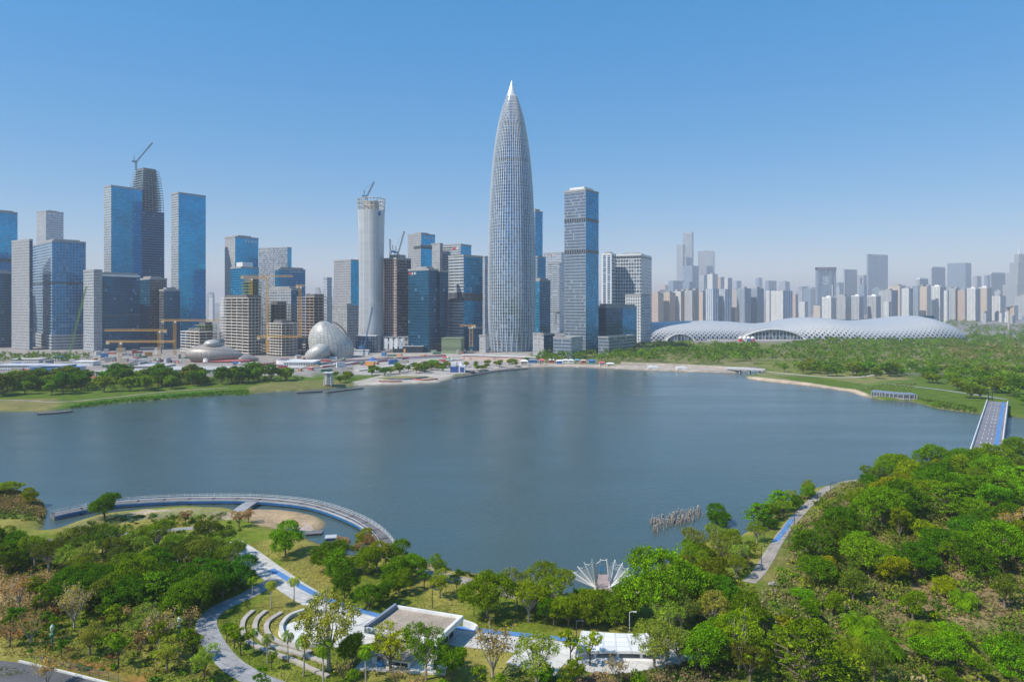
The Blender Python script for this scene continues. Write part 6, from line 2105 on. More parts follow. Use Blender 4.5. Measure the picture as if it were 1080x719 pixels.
for i, (px, py, s) in enumerate(((362, 582, .55), (352, 590, .5), (391, 580, .55), (377, 585, .45))):
    add('open2', px, py, s, 'pink flowered', None, jit=.08, label=['pink flowered tree at the water by the shore path', 'pink flowered tree in front of the blue shore path kiosk', 'rosy brown tree at the right end of the curved boardwalk', 'smallest pink flowered tree between boardwalk end and shore path'][i])
add('round2', 384, 577, .62, 'yellow green', None, label='bright yellow green tree at the right end of the curved boardwalk')
for i, (px, py, top) in enumerate(((286, 641, 612), (310, 637, 608), (266, 628, 608), (268, 688, 662), (282, 699, 668), (304, 697, 665), (320, 713, 668), (341, 722, 675), (363, 706, 686), (386, 722, 680), (239, 677, 655), (247, 684, 657), (254, 691, 660))):
    x, y, z = T(px, py)
    h = (py - top) * y / FPX
    lab = ['palm at the left edge of the promenade, left of a pair', 'palm at the promenade edge, right of a pair', 'palm in the shade of the dark trees beside the promenade', 'palm at the outer terrace wall, behind the wall row', 'palm between the outer and middle terrace walls',
           'palm just below the middle terrace wall', 'tallest palm standing on the lower lawn below the terraces', 'palm at the bottom edge below the round white plaza', 'short palm left of the white pavilion steps', 'palm in front of the white pavilion steps',
           'leftmost palm of the three by the grey path bend', 'middle palm of the three by the grey path bend', 'rightmost palm of the three by the grey path bend'][i]
    key = 'palm1' if i in (0, 1, 2) else ('palm2' if i < 10 else 'slim1')
    t = add(key, px, py, h / 7.6 if key != 'slim1' else h / 6.2, 'yellow green' if i < 2 else 'mid green', None, label=lab.replace('palm', 'slender young tree') if key == 'slim1' else lab)

# ------------------------------------------------------------------ the rest of the foreground trees
def reg_left(px, py):
    if py < 566: return 'near the curved boardwalk'
    if px < 75: return 'beside the brown slope' if py > 600 else 'near the left end of the grey walk'
    if py < 613: return 'in the belt below the boardwalk'
    if py > 654: return 'on the lower left lawn'
    return 'in the dense left thicket'
scatter([(62, 622), (110, 616), (180, 616), (240, 616), (258, 626), (240, 640), (205, 652), (160, 650), (110, 646), (75, 638)], 3.0, [('round1', 'dark green', 3), ('round6', 'dark green', 3), ('round2', 'dark green', 3), ('round7', 'dull green', 2), ('round1', 'mid green', 1), ('round3', 'mid green', 1.2), ('open1', 'olive green', 3), ('round2', 'blue green', 1), ('open2', 'grey green', 1), ('layer2', 'mid green', 1)], reg_left, 1, .75, 1.0, extra=.6, overlap=.64, most=27)
scatter([(75, 584), (140, 580), (205, 580), (236, 586), (256, 604), (240, 616), (180, 612), (110, 610), (62, 614), (30, 600)], 2.6, [('open1', 'dull green', 4), ('open3', 'olive green', 2), ('open2', 'grey green', 3), ('open3', 'dull green', 2), ('round2', 'dull green', 1), ('slim2', 'dark green', 2)], reg_left, 2, .72, 1.0, extra=.5, overlap=.56, most=30)
scatter([(-40, 580), (30, 584), (60, 594), (40, 608), (0, 605), (-50, 612)], 3.0, [('open1', 'dark green', 3), ('open2', 'grey green', 2), ('round2', 'dark green', 3), ('open3', 'olive green', 1)], reg_left, 3, .7, 1.0, most=10, extra=.5)
scatter([(0, 640), (70, 625), (110, 645), (215, 660), (225, 690), (262, 719), (120, 719), (60, 695), (0, 690)], 2.6, [('slim1', 'dark green', 4), ('slim2', 'mid green', 4), ('bare2', 'straw brown', 3), ('bare3', 'brown tinged', 2), ('slim2', 'olive green', 2), ('bare1', 'straw brown', 1), ('open2', 'grey green', 1)], reg_left, 4, .65, 1.0, most=32, extra=.8, overlap=.6)
def reg_mid(px, py):
    if px < 262: return 'left of the promenade'
    if py > 706: return 'along the bottom edge, middle'
    if px < 345: return 'on the lawn by the promenade bend'
    if px < 440: return 'between promenade and shore path'
    if px < 545: return 'on the lawn above the blue lane'
    return 'around the fan canopy'
scatter([(330, 592), (372, 590), (405, 590), (440, 604), (430, 640), (395, 645), (355, 628), (335, 610)], 2.0, [('round2', 'mid green', 4), ('round2', 'dark green', 3), ('open1', 'olive green', 2), ('round1', 'mid green', 1)], reg_mid, 5, .6, .85, most=12, extra=.6, overlap=.52)
scatter([(440, 606), (480, 617), (500, 623), (490, 640), (452, 632)], 3.5, [('open2', 'olive green', 3), ('slim2', 'dark green', 2), ('open1', 'mid green', 1)], reg_mid, 6, .6, .8, most=5, extra=.4)
scatter([(540, 633), (600, 643), (660, 640), (675, 655), (650, 662), (600, 663), (545, 655)], 2.2, [('round2', 'olive green', 3), ('open1', 'olive green', 3), ('round2', 'dark green', 2), ('open3', 'grey green', 2), ('round1', 'mid green', 1)], reg_mid, 7, .7, .95, most=11, extra=.6, overlap=.5)
scatter([(545, 624), (600, 633), (592, 641), (550, 634)], 2.0, [('round2', 'dark green', 3), ('open1', 'olive green', 1)], reg_mid, 8, .8, 1.0, most=4, extra=.2, shore_min=1)
scatter([(700, 660), (760, 640), (790, 660), (780, 710), (720, 719), (705, 690)], 2.4, [('open1', 'grey green', 2), ('round2', 'mid green', 3), ('open3', 'olive green', 2), ('bare3', 'brown tinged', 1), ('round2', 'dark green', 1)], 'between the curved white roof and the woods', 9, .75, 1.05, most=14, extra=.4, overlap=.52)
scatter([(262, 700), (400, 722), (700, 722), (700, 740), (262, 740)], 3.5, [('slim2', 'mid green', 2), ('bush1', 'bright green', 3), ('bare2', 'straw brown', 2), ('slim1', 'olive green', 2)], 'along the bottom edge, middle', 10, .6, .9, most=16, extra=.3)
# the woods on the right
def reg_right(px, py):
    if py < 520: return 'at the lake end of the right woods'
    if px < 800 and py < 600: return 'on the shore left of the warm path'
    if px < 835: return 'beside the warm path' if py < 640 else 'at the left foot of the right woods'
    row = 'upper' if py < 565 else ('middle' if py < 625 else 'lower')
    side = 'left' if px < 920 else ('central' if px < 1010 else 'right')
    return f'in the {row} {side} woods'
WOOD = [('round4', 'mid green', 1.5), ('round4', 'olive green', 1.5), ('round5', 'bright green', 2), ('round5', 'yellow green', 1.5), ('round6', 'mid green', 3), ('round6', 'dark green', 2), ('round7', 'olive green', 2), ('round7', 'dull green', 2), ('round1', 'mid green', 3), ('round3', 'bright green', 2), ('round1', 'olive green', 2), ('round2', 'olive green', 2), ('round2', 'bright green', 3), ('round2', 'yellow green', 2), ('round1', 'dark green', 2.4), ('round2', 'dark green', 2), ('open1', 'olive green', 1.6), ('layer2', 'bright green', 1.2), ('bare3', 'brown tinged', .7)]
add('round3', 985, 500, 1.05, 'bright green', None, label='bright green crown, highest against the lake in front of the bridge', sz=1.05)
add('round3', 940, 506, .95, 'bright green', None, label='bright green broad crown at the lake edge, left of the highest one')
add('round1', 1043, 501, 1.4, 'mid green', None, label='broad green crown hiding the near end of the road bridge')
add('layer2', 800, 556, .85, 'bright green', None, label='bright flat tiered tree on the shore lawn left of the warm path')
add('layer2', 822, 541, .85, 'bright green', None, label='bright flat tiered tree at the water, just above the other tiered one')
add('layer1', 1000, 548, 1.0, 'bright green', None, label='vivid flat topped tree in the upper woods below the bridge')
scatter([(925, 505), (985, 497), (1100, 488), (1250, 500), (1250, 560), (1080, 575), (960, 585), (880, 590), (858, 604), (866, 574), (888, 550), (912, 530)], 3.2, WOOD, reg_right, 11, .65, 1.3, extra=1.5, overlap=.50, most=92)
scatter([(862, 600), (960, 585), (1080, 575), (1230, 560), (1200, 640), (1080, 640), (960, 650), (880, 655), (815, 655), (838, 628)], 4.2, WOOD + [('bush1', 'yellow green', 2), ('bare3', 'straw brown', 2), ('bare1', 'grey green', 1), ('bush2', 'bright green', 2)], reg_right, 12, .5, 1.05, extra=.6, overlap=.52, most=58)
scatter([(770, 660), (830, 645), (960, 655), (1110, 645), (1130, 740), (780, 740)], 3.8, [('round7', 'mid green', 3), ('bush1', 'bright green', 4), ('round5', 'bright green', 2), ('bush2', 'olive green', 3), ('bush1', 'yellow green', 3), ('open2', 'dull green', 1.5), ('bare3', 'straw brown', 1.6), ('datepalm', 'mid green', 1.2)], reg_right, 13, .5, .95, extra=.6, overlap=.55, most=36)
scatter([(700, 606), (735, 585), (765, 575), (800, 570), (815, 572), (785, 600), (765, 630), (735, 640), (715, 625)], 3.0, [('open1', 'olive green', 4), ('open3', 'grey green', 3), ('round2', 'olive green', 2), ('round2', 'mid green', 2)], reg_right, 14, .6, .85, extra=1.0, most=16, overlap=.5, shore_min=1.5)
scatter([(770, 571), (795, 556), (820, 537), (850, 521), (890, 509), (868, 521), (838, 538), (806, 562)], 2.2, [('round2', 'mid green', 3), ('open2', 'olive green', 2), ('round2', 'dark green', 1)], 'along the water beside the warm path', 15, .5, .75, extra=.5, most=9, shore_min=1.2, overlap=.5)
NEAR_N = len(REG)
def reg_far(px, py): return 'by the small footbridge' if px < 850 else ('on the lawn above the waterside pavilion' if px < 960 else 'at the far end of the road bridge')
scatter([(805, 392), (850, 389), (905, 392), (980, 396), (1075, 414), (1075, 422), (1030, 424), (975, 408), (955, 399), (920, 400), (880, 398), (840, 394)], 3, [('far1', 'dark green', 2), ('far2', 'mid green', 2), ('far3', 'bright green', 2), ('far1', 'olive green', 2)], reg_far, 21, .8, 1.35, extra=0, most=34, overlap=.45)
# far shore: the belt on the left, singles on the promenade
def reg_belt(px, py): return 'in the left belt, sheds behind' if px < 75 else 'in the left belt by the stone shaft' if px < 130 else ('in the belt below the cranes' if px < 215 else 'in the belt below the pebble pod')
scatter([(-30, 419), (60, 416), (130, 414), (200, 409), (262, 404.5), (330, 401.5), (300, 399), (200, 401), (100, 403), (-30, 404)], 2.6, [('far1', 'dark green', 3), ('far2', 'mid green', 3), ('far3', 'dark green', 2), ('far2', 'olive green', 3), ('far3', 'dull green', 2)], reg_belt, 16, 1.2, 1.65, extra=0, overlap=.36, most=84)
scatter([(352, 405), (372, 403), (372, 397), (352, 398)], 3, [('far2', 'mid green', 2), ('far2', 'olive green', 1)], 'beside the lookout tower', 17, .8, 1.0, extra=0, most=5, overlap=.45)
scatter([(386, 392), (430, 388), (474, 386), (478, 391), (430, 395), (392, 397)], 1.5, [('far2', 'olive green', 3), ('far2', 'mid green', 2), ('far2', 'bright green', 1)], 'on the plaza behind the round lawn', 18, .7, 1.15, extra=0, most=30, overlap=.34)
scatter([(490, 387), (560, 381), (562, 384), (500, 391)], 3, [('far2', 'olive green', 3), ('far2', 'mid green', 2)], 'on the bank below the great spire', 19, .55, .9, extra=0, most=18, overlap=.38)
# the ordinal within (region, colour, form) singles each one out
def finish_labels():
    groups = {}
    for t, colour, form, region, q in REG: groups.setdefault((region, colour, form), []).append((q, t))
    for (region, colour, form), L in groups.items():
        L.sort(key=lambda e: e[0])
        for i, (q, t) in enumerate(L):
            lb = f'{colour} {FORM[form]} {region}'
            if len(L) > 1: lb += f', {ORD[i + 1]} from left'
            tag(t, lb, CATS[form], ('shrubs ' if form == 'bush' else 'trees ') + region)
finish_labels()

# ------------------------------------------------------------------ masses nobody could count: far woodland, undergrowth, grass tufts
def woodland():
    g = np.random.default_rng(90)
    r = random.Random(91)
    regions = [([(806, 391), (850, 393), (905, 400), (960, 396), (1000, 402), (1060, 418), (1180, 430), (1300, 420), (1250, 358), (1020, 356), (860, 360), (800, 372), (790, 384)], 2100, (.75, 1.25)),
               ([(565, 383), (640, 382), (700, 383), (770, 385), (800, 384), (800, 366), (720, 364), (640, 366), (575, 372)], 560, (.8, 1.3)),
               ([(1018, 357), (1300, 357), (1300, 341), (1018, 345)], 900, (.8, 1.1)),
               ([(850, 345), (1030, 345), (1030, 338), (850, 338)], 420, (.8, 1.1)),
               ([(-60, 384), (70, 384), (95, 380), (95, 376), (-60, 376)], 110, (.8, 1.0)),
               ([(1062, 440), (1200, 446), (1300, 436), (1300, 422), (1062, 424)], 40, (.7, 1.0)),
               ([(560, 372), (700, 366), (690, 363), (560, 368)], 70, (.6, .8))]
    clear = [pxpoly([(905, 407), (928, 400), (955, 402), (972, 405), (950, 415), (918, 416)]), pxpoly([(790, 397), (840, 394), (905, 402), (925, 412), (900, 416), (850, 406), (800, 402)]),
             pxpoly([(760, 383), (800, 381), (850, 383), (850, 387), (800, 387), (760, 388)]), pxpoly([(700, 378), (735, 378), (735, 382), (700, 382)])]
    tints = [TINT[c] for c in ('mid green', 'dark green', 'olive green', 'bright green', 'mid green', 'bright green', 'dark green', 'mid green')]
    V, Q, Cc = [], [], []
    base = 0
    for poly, n, (s0, s1) in regions:
        P = [G(*p) for p in poly]
        x0, x1 = min(p[0] for p in P), max(p[0] for p in P); y0, y1 = min(p[1] for p in P), max(p[1] for p in P)
        k = 0
        cells = {}
        for _ in range(n * 12):
            if k >= n: break
            x, y = r.uniform(x0, x1), r.uniform(y0, y1)
            if not inpoly(x, y, P) or shore(x, y) < 2.5 or any(inpoly(x, y, c) for c in clear): continue
            ck = (int(x / 5), int(y / 5))
            if any((x - a) ** 2 + (y - b) ** 2 < 22 for i in (-1, 0, 1) for j in (-1, 0, 1) for a, b in cells.get((ck[0] + i, ck[1] + j), ())): continue
            if fbm(np.array([x]), np.array([y]), .02)[0] < .27: continue
            cells.setdefault(ck, []).append((x, y)); k += 1
            s = r.uniform(s0, s1)
            H, Rr = 8.5 * s, 5.4 * s
            m = 24 if y < 700 else 12
            per = 9 if y < 700 else 7
            lobes = [(r.uniform(-.4, .4) * Rr, r.uniform(-.4, .4) * Rr, H * r.uniform(.5, .72), Rr * r.uniform(.5, .75), Rr * r.uniform(.5, .75), H * .3) for _ in range(4)]
            c = crown_centers(g, lobes, m) + np.array([x, y, terr(x, y)])
            v, q = leaf_cloud(g, c, 1.5 * s, per, 1.5 * s, flat=.7)
            V.append(v); Q.append(q + base); base += len(v)
            t = np.array(r.choice(tints)) * r.uniform(.8, 1.2)
            if abs(pix(x, y, 2)[0] - 1055) < 60 and 368 < pix(x, y, 2)[1] < 384 and r.random() < .35: t = np.array((.26, .24, .06))
            Cc.append(np.repeat(t[None], len(v), 0))
    V, Q, Cc = np.concatenate(V), np.concatenate(Q), np.concatenate(Cc)
    t = NT('woodland leaves')
    ca = t.n('VertexColor', layer_name='species')
    ri = t.n('NewGeometry').outputs['Random Per Island']
    sc = t.n('VectorMath', operation='SCALE')
    t.set(sc.inputs[0], ca.outputs[0]); t.set(sc.inputs['Scale'], t.ramp(ri, 0, 1, .6, 1.4))
    b = t.bsdf(sc.outputs[0], .7, 0, .04)
    tr = t.n('BsdfTranslucent'); t.set(tr.inputs['Color'], sc.outputs[0])
    mx = t.n('MixShader'); mx.inputs[0].default_value = .25
    t.t.links.new(b, mx.inputs[1]); t.t.links.new(tr.outputs[0], mx.inputs[2])
    t.done(mx.outputs[0])
    return V, Q, Cc, t.mat
def species_mesh(name, V, Q, C, mat):
    me = fast_mesh(name, V, Q, [mat])
    a = me.color_attributes.new('species', 'FLOAT_COLOR', 'POINT')
    c4 = np.ones((len(V), 4), np.float32); c4[:, :3] = C
    a.data.foreach_set('color', c4.ravel())
    o = bpy.data.objects.new(name, me)
    COL.objects.link(o)
    return tag(o, kind='stuff')
V_, Q_, C_, MASSM = woodland()
species_mesh('woodland', V_, Q_, C_, MASSM)

def undergrowth():
    g = np.random.default_rng(95); r = random.Random(96)
    V, Q, Cc, base = [], [], [], 0
    # (region, count, size, tints)
    sets = [([(1100, 470), (930, 505), (850, 530), (830, 600), (780, 660), (770, 745), (1250, 745), (1250, 480)], 3600, (.8, 2.2), [(.13, .23, .014), (.19, .26, .02), (.27, .33, .02), (.09, .17, .012), (.24, .22, .07), (.34, .28, .13), (.11, .25, .01), (.20, .22, .04)]),
            ([(0, 640), (110, 640), (220, 660), (262, 722), (120, 722), (0, 690)], 170, (.35, .95), [(.14, .26, .01), (.19, .27, .02), (.26, .21, .05), (.10, .17, .01), (.26, .13, .05)]),
            ([(70, 560), (250, 556), (262, 640), (215, 655), (70, 640), (0, 600)], 420, (.5, 1.1), [(.10, .18, .01), (.14, .20, .02), (.07, .13, .01)]),
            ([(700, 610), (790, 570), (810, 590), (780, 660), (700, 660)], 240, (.4, 1.0), [(.18, .24, .02), (.23, .26, .03), (.12, .18, .02), (.31, .24, .09)]),
            ([(400, 588), (480, 604), (545, 622), (545, 612), (480, 600), (420, 582)], 130, (.3, .7), [(.12, .16, .03), (.18, .17, .05), (.22, .13, .06)]),
            ([(-30, 416), (60, 413), (130, 411.5), (200, 406.5), (262, 402.5), (330, 399.5), (300, 397.5), (200, 399), (100, 400.5), (-30, 402)], 420, (1.6, 3.4), [(.06, .12, .01), (.09, .16, .01), (.12, .17, .02)]),
            ([(640, 632), (700, 600), (770, 570), (830, 533), (890, 511), (895, 506), (830, 529), (770, 565), (700, 592), (640, 622)], 200, (.4, .9), [(.15, .2, .03), (.10, .17, .02), (.24, .22, .07)]),
            ([(100, 549), (150, 544), (240, 543), (245, 556), (150, 556), (80, 562)], 90, (.5, 1.2), [(.10, .18, .01), (.16, .22, .02)]),
            ([(-60, 534), (44, 536), (44, 548), (-60, 552)], 110, (.4, .8), [(.2, .24, .03), (.13, .2, .02)]),
            ([(610, 703), (720, 703), (770, 690), (770, 735), (610, 735)], 200, (.4, 1.0), [(.25, .2, .1), (.12, .18, .03), (.15, .15, .06), (.3, .2, .13)]),
            ([(70, 700), (110, 708), (200, 722), (60, 722), (110, 715)], 60, (.35, .7), [(.1, .2, .02), (.3, .13, .05), (.12, .16, .03)])]
    for poly, n, (s0, s1), tints in sets:
        P = [G(*p) for p in poly]
        x0, x1 = min(p[0] for p in P), max(p[0] for p in P); y0, y1 = min(p[1] for p in P), max(p[1] for p in P)
        k = 0
        for _ in range(n * 10):
            if k >= n: break
            x, y = r.uniform(x0, x1), r.uniform(y0, y1)
            if not inpoly(x, y, P) or shore(x, y) < .4: continue
            s = r.uniform(s0, s1)
            if near_path(x, y, .3 + s * .6): continue
            nn = float(fbm(np.array([x]), np.array([y]), .07)[0])
            if nn < .36 and r.random() < .7: continue
            k += 1
            z = terr(x, y)
            c = np.array([(x + g.normal() * s * .6, y + g.normal() * s * .6, z + s * (.25 + .5 * g.random())) for _ in range(5)])
            v, q = leaf_cloud(g, c, .62 * s, 12, .34 + .12 * s, flat=.8)
            V.append(v); Q.append(q + base); base += len(v)
            ti = tints[int(min(len(tints) - 1, max(0, (nn - .3) / .4 * len(tints))))] if r.random() < .55 else r.choice(tints)
            Cc.append(np.repeat((np.array(ti) * r.uniform(.75, 1.25))[None], len(v), 0))
    species_mesh('undergrowth', np.concatenate(V), np.concatenate(Q), np.concatenate(Cc), MASSM)
undergrowth()

def grass():
    """tufts of blades on lawns, rough slopes, the headland and the bright reed strip"""
    g = np.random.default_rng(97)
    V, Q, Cc, base = [], [], [], 0
    for poly, n, h, col, c2 in (([(-60, 512), (10, 514), (48, 526), (48, 542), (-60, 540)], 5200, .75, (.34, .23, .09), (.22, .2, .06)),
                            ([(0, 590), (60, 592), (75, 625), (60, 655), (0, 660)], 3000, .45, (.36, .26, .11), (.22, .2, .06)),
                            ([(0, 640), (220, 660), (262, 722), (0, 722)], 7000, .32, (.16, .20, .03), (.26, .22, .07)),
                            ([(262, 570), (330, 575), (400, 590), (520, 630), (620, 660), (560, 668), (420, 650), (330, 622), (285, 596)], 6500, .22, (.15, .19, .03), (.25, .22, .07)),
                            ([(222, 640), (300, 640), (400, 690), (380, 722), (262, 722)], 4500, .25, (.15, .19, .03), (.22, .21, .06)),
                            ([(560, 698), (720, 703), (780, 700), (780, 735), (500, 735)], 4000, .4, (.24, .21, .08), (.13, .2, .03)),
                            ([(840, 600), (1100, 560), (1150, 735), (800, 735)], 9000, .55, (.28, .22, .11), (.16, .19, .04)),
                            ([(48, 433), (80, 429.5), (140, 423.5), (240, 415), (262, 416), (262, 411.5), (235, 412.5), (150, 419), (90, 425), (55, 431)], 5200, 1.2, (.09, .24, .012), (.14, .24, .02)),
                            ([(905, 410), (935, 404), (968, 404), (960, 413), (930, 413)], 900, .8, (.13, .23, .02), (.2, .22, .05)),
                            ([(968, 420), (1030, 430), (1030, 434), (985, 427)], 700, 1.4, (.13, .23, .02), (.12, .18, .03))):
        P = np.array([G(*p) for p in poly])
        lo, hi = P.min(0), P.max(0)
        pts = lo + g.random((n * 3, 2)) * (hi - lo)
        ins = poly_sdf(pts[:, 0], pts[:, 1], P) < 0
        pts = [p for p in pts[ins][:n] if shore(*p) > .5 and not near_path(p[0], p[1], .15)]
        if not pts: continue
        c = np.array([(p[0], p[1], terr(p[0], p[1]) + h * .35) for p in pts])
        v, q = leaf_cloud(g, c, h * .7, 3, h * 1.1, up=.1, flat=.6, aspect=.35)
        V.append(v); Q.append(q + base); base += len(v)
        f = np.clip((fbm(c[:, 0], c[:, 1], .12) - .38) * 4, 0, 1)[:, None]
        cc = np.array(col) * (1 - f) + np.array(c2) * f
        cc = cc * (.75 + .5 * g.random((len(c), 1)))
        Cc.append(np.repeat(cc, 12, 0))
    species_mesh('grass', np.concatenate(V), np.concatenate(Q), np.concatenate(Cc), MASSM)
grass()
print('TREES', len(REG), 'near', NEAR_N)
# ------------------------------------------------------------------ lakeside structures in the near park
STEELW = plain('white painted steel', (.76, .76, .75), .45)
DECKG = plain('grey deck boards', (.15, .145, .15), .8, var=.3, scale=1.2)
PIERC = plain('dark pier', (.16, .16, .17), .8)
BLUESHADE = plain('blue skirt shade', (.03, .13, .30), .35)  # deep blue paints in the shade on the deck side and water
CONCW = plain('pale concrete edge', (.54, .52, .48), .8)

def offset_line(P, off):
    out = []
    for i, p in enumerate(P):
        a, b = P[max(i - 1, 0)], P[min(i + 1, len(P) - 1)]
        d = math.hypot(b[0] - a[0], b[1] - a[1]) or 1
        out.append((p[0] - (b[1] - a[1]) / d * off, p[1] + (b[0] - a[0]) / d * off))
    return out

def walk_line(P, step):
    out, acc = [], 0.0
    for i in range(len(P) - 1):
        d = math.hypot(P[i + 1][0] - P[i][0], P[i + 1][1] - P[i][1])
        while acc < d:
            f = acc / d
            out.append((P[i][0] + (P[i + 1][0] - P[i][0]) * f, P[i][1] + (P[i + 1][1] - P[i][1]) * f, math.atan2(P[i + 1][1] - P[i][1], P[i + 1][0] - P[i][0])))
            acc += step
        acc -= d
    return out

def boardwalk():
    zd = 1.5
    px = [(56, 542.5), (90, 535.5), (125, 530), (170, 526.8), (220, 525.4), (275, 526.3), (329, 532), (371, 545.5), (396, 560), (409.5, 575)]
    pts = [G(a, b, zd) for a, b in px]
    P = smooth(pts)
    c = P[len(P) // 2]
    org = (c[0], c[1], 0)
    t = thing('curved_boardwalk', org, 'long curved boardwalk over the water with white railing at the lower left', 'boardwalk')
    m = MB(); m.ribbon(pts, 3.7, lambda x, y: zd - .5, th=.5); m.build('deck', DECKG, t, org)
    for off, nm in ((2.0, 'outer_kerb'), (-2.0, 'inner_kerb')):
        m = MB(); m.ribbon(pts, .3, lambda x, y: zd - .35, th=.5, off=off); m.build(nm, plain('pale grey kerb', (.42, .42, .43), .7) if off < 0 else plain('grey kerb', (.34, .34, .35), .7), t, org)
    m = MB(); m.ribbon(pts, .16, lambda x, y: .55, th=.65, off=-2.1); m.build('skirt_shade', BLUESHADE, t, org)  # strip coloured as the shaded face below the inner deck edge
    O = offset_line(P, 1.95)
    m = MB(); m.tube([(x, y, zd + 1.15) for x, y in O], .05, 5); m.build('handrail', plain('grey white steel', (.46, .46, .46), .5), t, org)
    m = MB(); m.tube([(x, y, zd + .7) for x, y in O], .05, 4); m.build('mid_rail', STEELW, t, org)
    L = walk_line(O, 2.6)
    for i, (x, y, a) in enumerate(L[:96]):
        # leaning fins carry the outer railing
        m = MB()
        nx, ny = -math.sin(a), math.cos(a)
        m.tube([(x, y, zd - .2), (x + nx * .3, y + ny * .3, zd + .8), (x + nx * .1, y + ny * .1, zd + 1.35)], [.11, .09, .06], 4)
        m.build('railing_fin', plain('grey white steel', (.46, .46, .46), .5), t, org)
    I = offset_line(P, -1.95)
    m = MB(); m.tube([(x, y, zd + 1.0) for x, y in I], .06, 4); m.build('handrail', STEELW, t, org)
    for x, y, a in walk_line(P, 8.5):
        m = MB(); m.box((x, y, -.1), (.5, 3.8, 3.2), a); m.build('pier', PIERC, t, org)
    # ramp to the beach
    r = [G(266, 528.5, zd), G(258, 533, 1.7), G(250, 539.5, 1.8)]
    m = MB(); m.ribbon(r, 4.2, lambda x, y: zd - .46, th=.5); m.build('ramp', plain('grey paving', (.33, .33, .34), .85), t, org)
boardwalk()

def fan_canopy():
    lb = 'white fan shaped canopy of spreading ribs, left and right halves over a small jetty'
    b = T(636, 621)
    Y = b[1]
    org = (b[0], Y, 1.4)
    t = thing('fan_canopy', org, lb, 'canopy sculpture')
    k = Y / FPX
    def P3(px, py, dy=0.0): return Vector((xat(px, Y + dy), Y + dy, zat(py, Y + dy)))
    for side, base, tips in (('left', (628.3, 619.5), [(600.5, 608), (603, 602), (609, 597), (616, 592.4), (624.5, 589.4), (633.6, 589)]), ('right', (643.2, 619.5), [(639.8, 589), (648.8, 590), (656.8, 593), (663.5, 598), (668, 604)])):
        B = P3(*base)
        tipv = []
        for i, tp in enumerate(tips):
            e = P3(*tp, dy=2.2 * math.sin(i * 1.1))
            tipv.append(e)
            d = (e - B).normalized()
            s = Vector((d.z, 0, -d.x))
            m = MB()
            w0, w1, th = .05, .09, .06
            for yy in (-th, th):
                q = [B - s * w0, B + s * w0, e + s * w1, e - s * w1]
                q = [(v.x, v.y + yy, v.z) for v in (q if yy < 0 else q[::-1])]
                m.face(q)
            m.tube([B + s * w0, e + s * w1], [.07, .06], 4); m.tube([B - s * w0, e - s * w1], [.07, .06], 4)
            m.build('rib', STEELW, t, org)
        for i in range(len(tipv) - 1):
            m = MB()
            for j in range(1, 5):
                f = j / 5
                e = tipv[i].lerp(tipv[i + 1], f)
                e = B.lerp(e, .94 - .16 * math.sin(math.pi * f))
                m.tube([B.lerp(e, .12), e], [.03, .055], 4)
            m.build('slat', plain('thin white slat', (.66, .66, .66), .5), t, org)
            m = MB(); m.tube([B.lerp(tipv[i], .93), B.lerp((tipv[i] + tipv[i + 1]) / 2, .84), B.lerp(tipv[i + 1], .93)], .05, 4); m.build('tie_rod', STEELW, t, org)
        m = MB(); m.tube([(B.x, B.y, -.3), (B.x, B.y, B.z + .4)], [.5, .4], 8); m.build('footing', CONCW, t, org)
    m = MB(); m.bar(P3(633.6, 590.5), P3(639.8, 590.5), .12); m.build('top_link', STEELW, t, org)
    jt = [T(640, 628)[:2], G(637.5, 617, 1.6), G(636, 605.5, 1.6)]
    m = MB(); m.ribbon(jt, 3.2, lambda x, y: 1.25, th=.4)
    j = m.build('jetty', plain('pinkish deck', (.33, .25, .23), .8), None)
    tag(j, 'small pinkish brown jetty between the halves of the white fan canopy', 'jetty')
    for i, (px, py) in enumerate(((633.5, 615), (642, 615), (634, 606), (639, 606))):
        x, y = G(px, py, 1.2)
        q = MB(); q.tube([(x, y, -1.6), (x, y, 1.3)], [.2, .2], 6); o = q.build('pile', PIERC, j)
    x, y = G(633.6, 606, 1.6)
    org2 = (x, y, 1.65)
    s = thing('notice_board', org2, 'small bright blue notice board on the jetty of the white fan canopy', 'sign')
    m = MB(); m.tube([(x, y, 1.5), (x, y, 3.6)], [.06, .06], 5); m.build('post', DARKM, s, org2)
    m = MB(); m.box((x, y - .1, 3.3), (.9, .08, 1.1)); m.build('board', plain('notice blue', (.03, .22, .52), .5), s, org2)
fan_canopy()

def stakes():
    r = random.Random(40)
    wood = plain('weathered stake wood', (.27, .235, .205), .9, var=.3, scale=2)
    a, b = G(688, 555.5, 0), G(741, 541.5, 0)
    protos = []
    for k in range(3):
        m = MB(); m.tube([(0, 0, -2.0), (.05 * k, .03, 1.0), (.08 - .05 * k, .06, 2.3 + .3 * k)], [.19, .17, .13], 6)
        m.tube([(.08 - .05 * k, .06, 2.3 + .3 * k), (.08 - .05 * k, .06, 2.42 + .3 * k)], [.15, .12], 6, 1)
        o = m.build('wooden_stake', [wood, plain('bleached stake top', (.50, .47, .43), .9)], None)
        protos.append(o)
    n = 0
    for i in range(125):
        f = r.random()
        x = a[0] + (b[0] - a[0]) * f + r.gauss(0, .5)
        y = a[1] + (b[1] - a[1]) * f + r.uniform(-5.2, 5.2)
        src = protos[i % 3]
        o = src if i < 3 else src.copy()
        if i >= 3: COL.objects.link(o)
        s = r.uniform(.42, .8)
        o.location = (x, y, 0); o.scale = (1.1, 1.1, s); o.rotation_euler = (r.uniform(-.06, .06), r.uniform(-.06, .06), r.uniform(0, 6))
        tag(o, 'weathered wooden stake standing in the water in the cluster by the dark round tree', 'stake', 'wooden stakes in the water')
stakes()

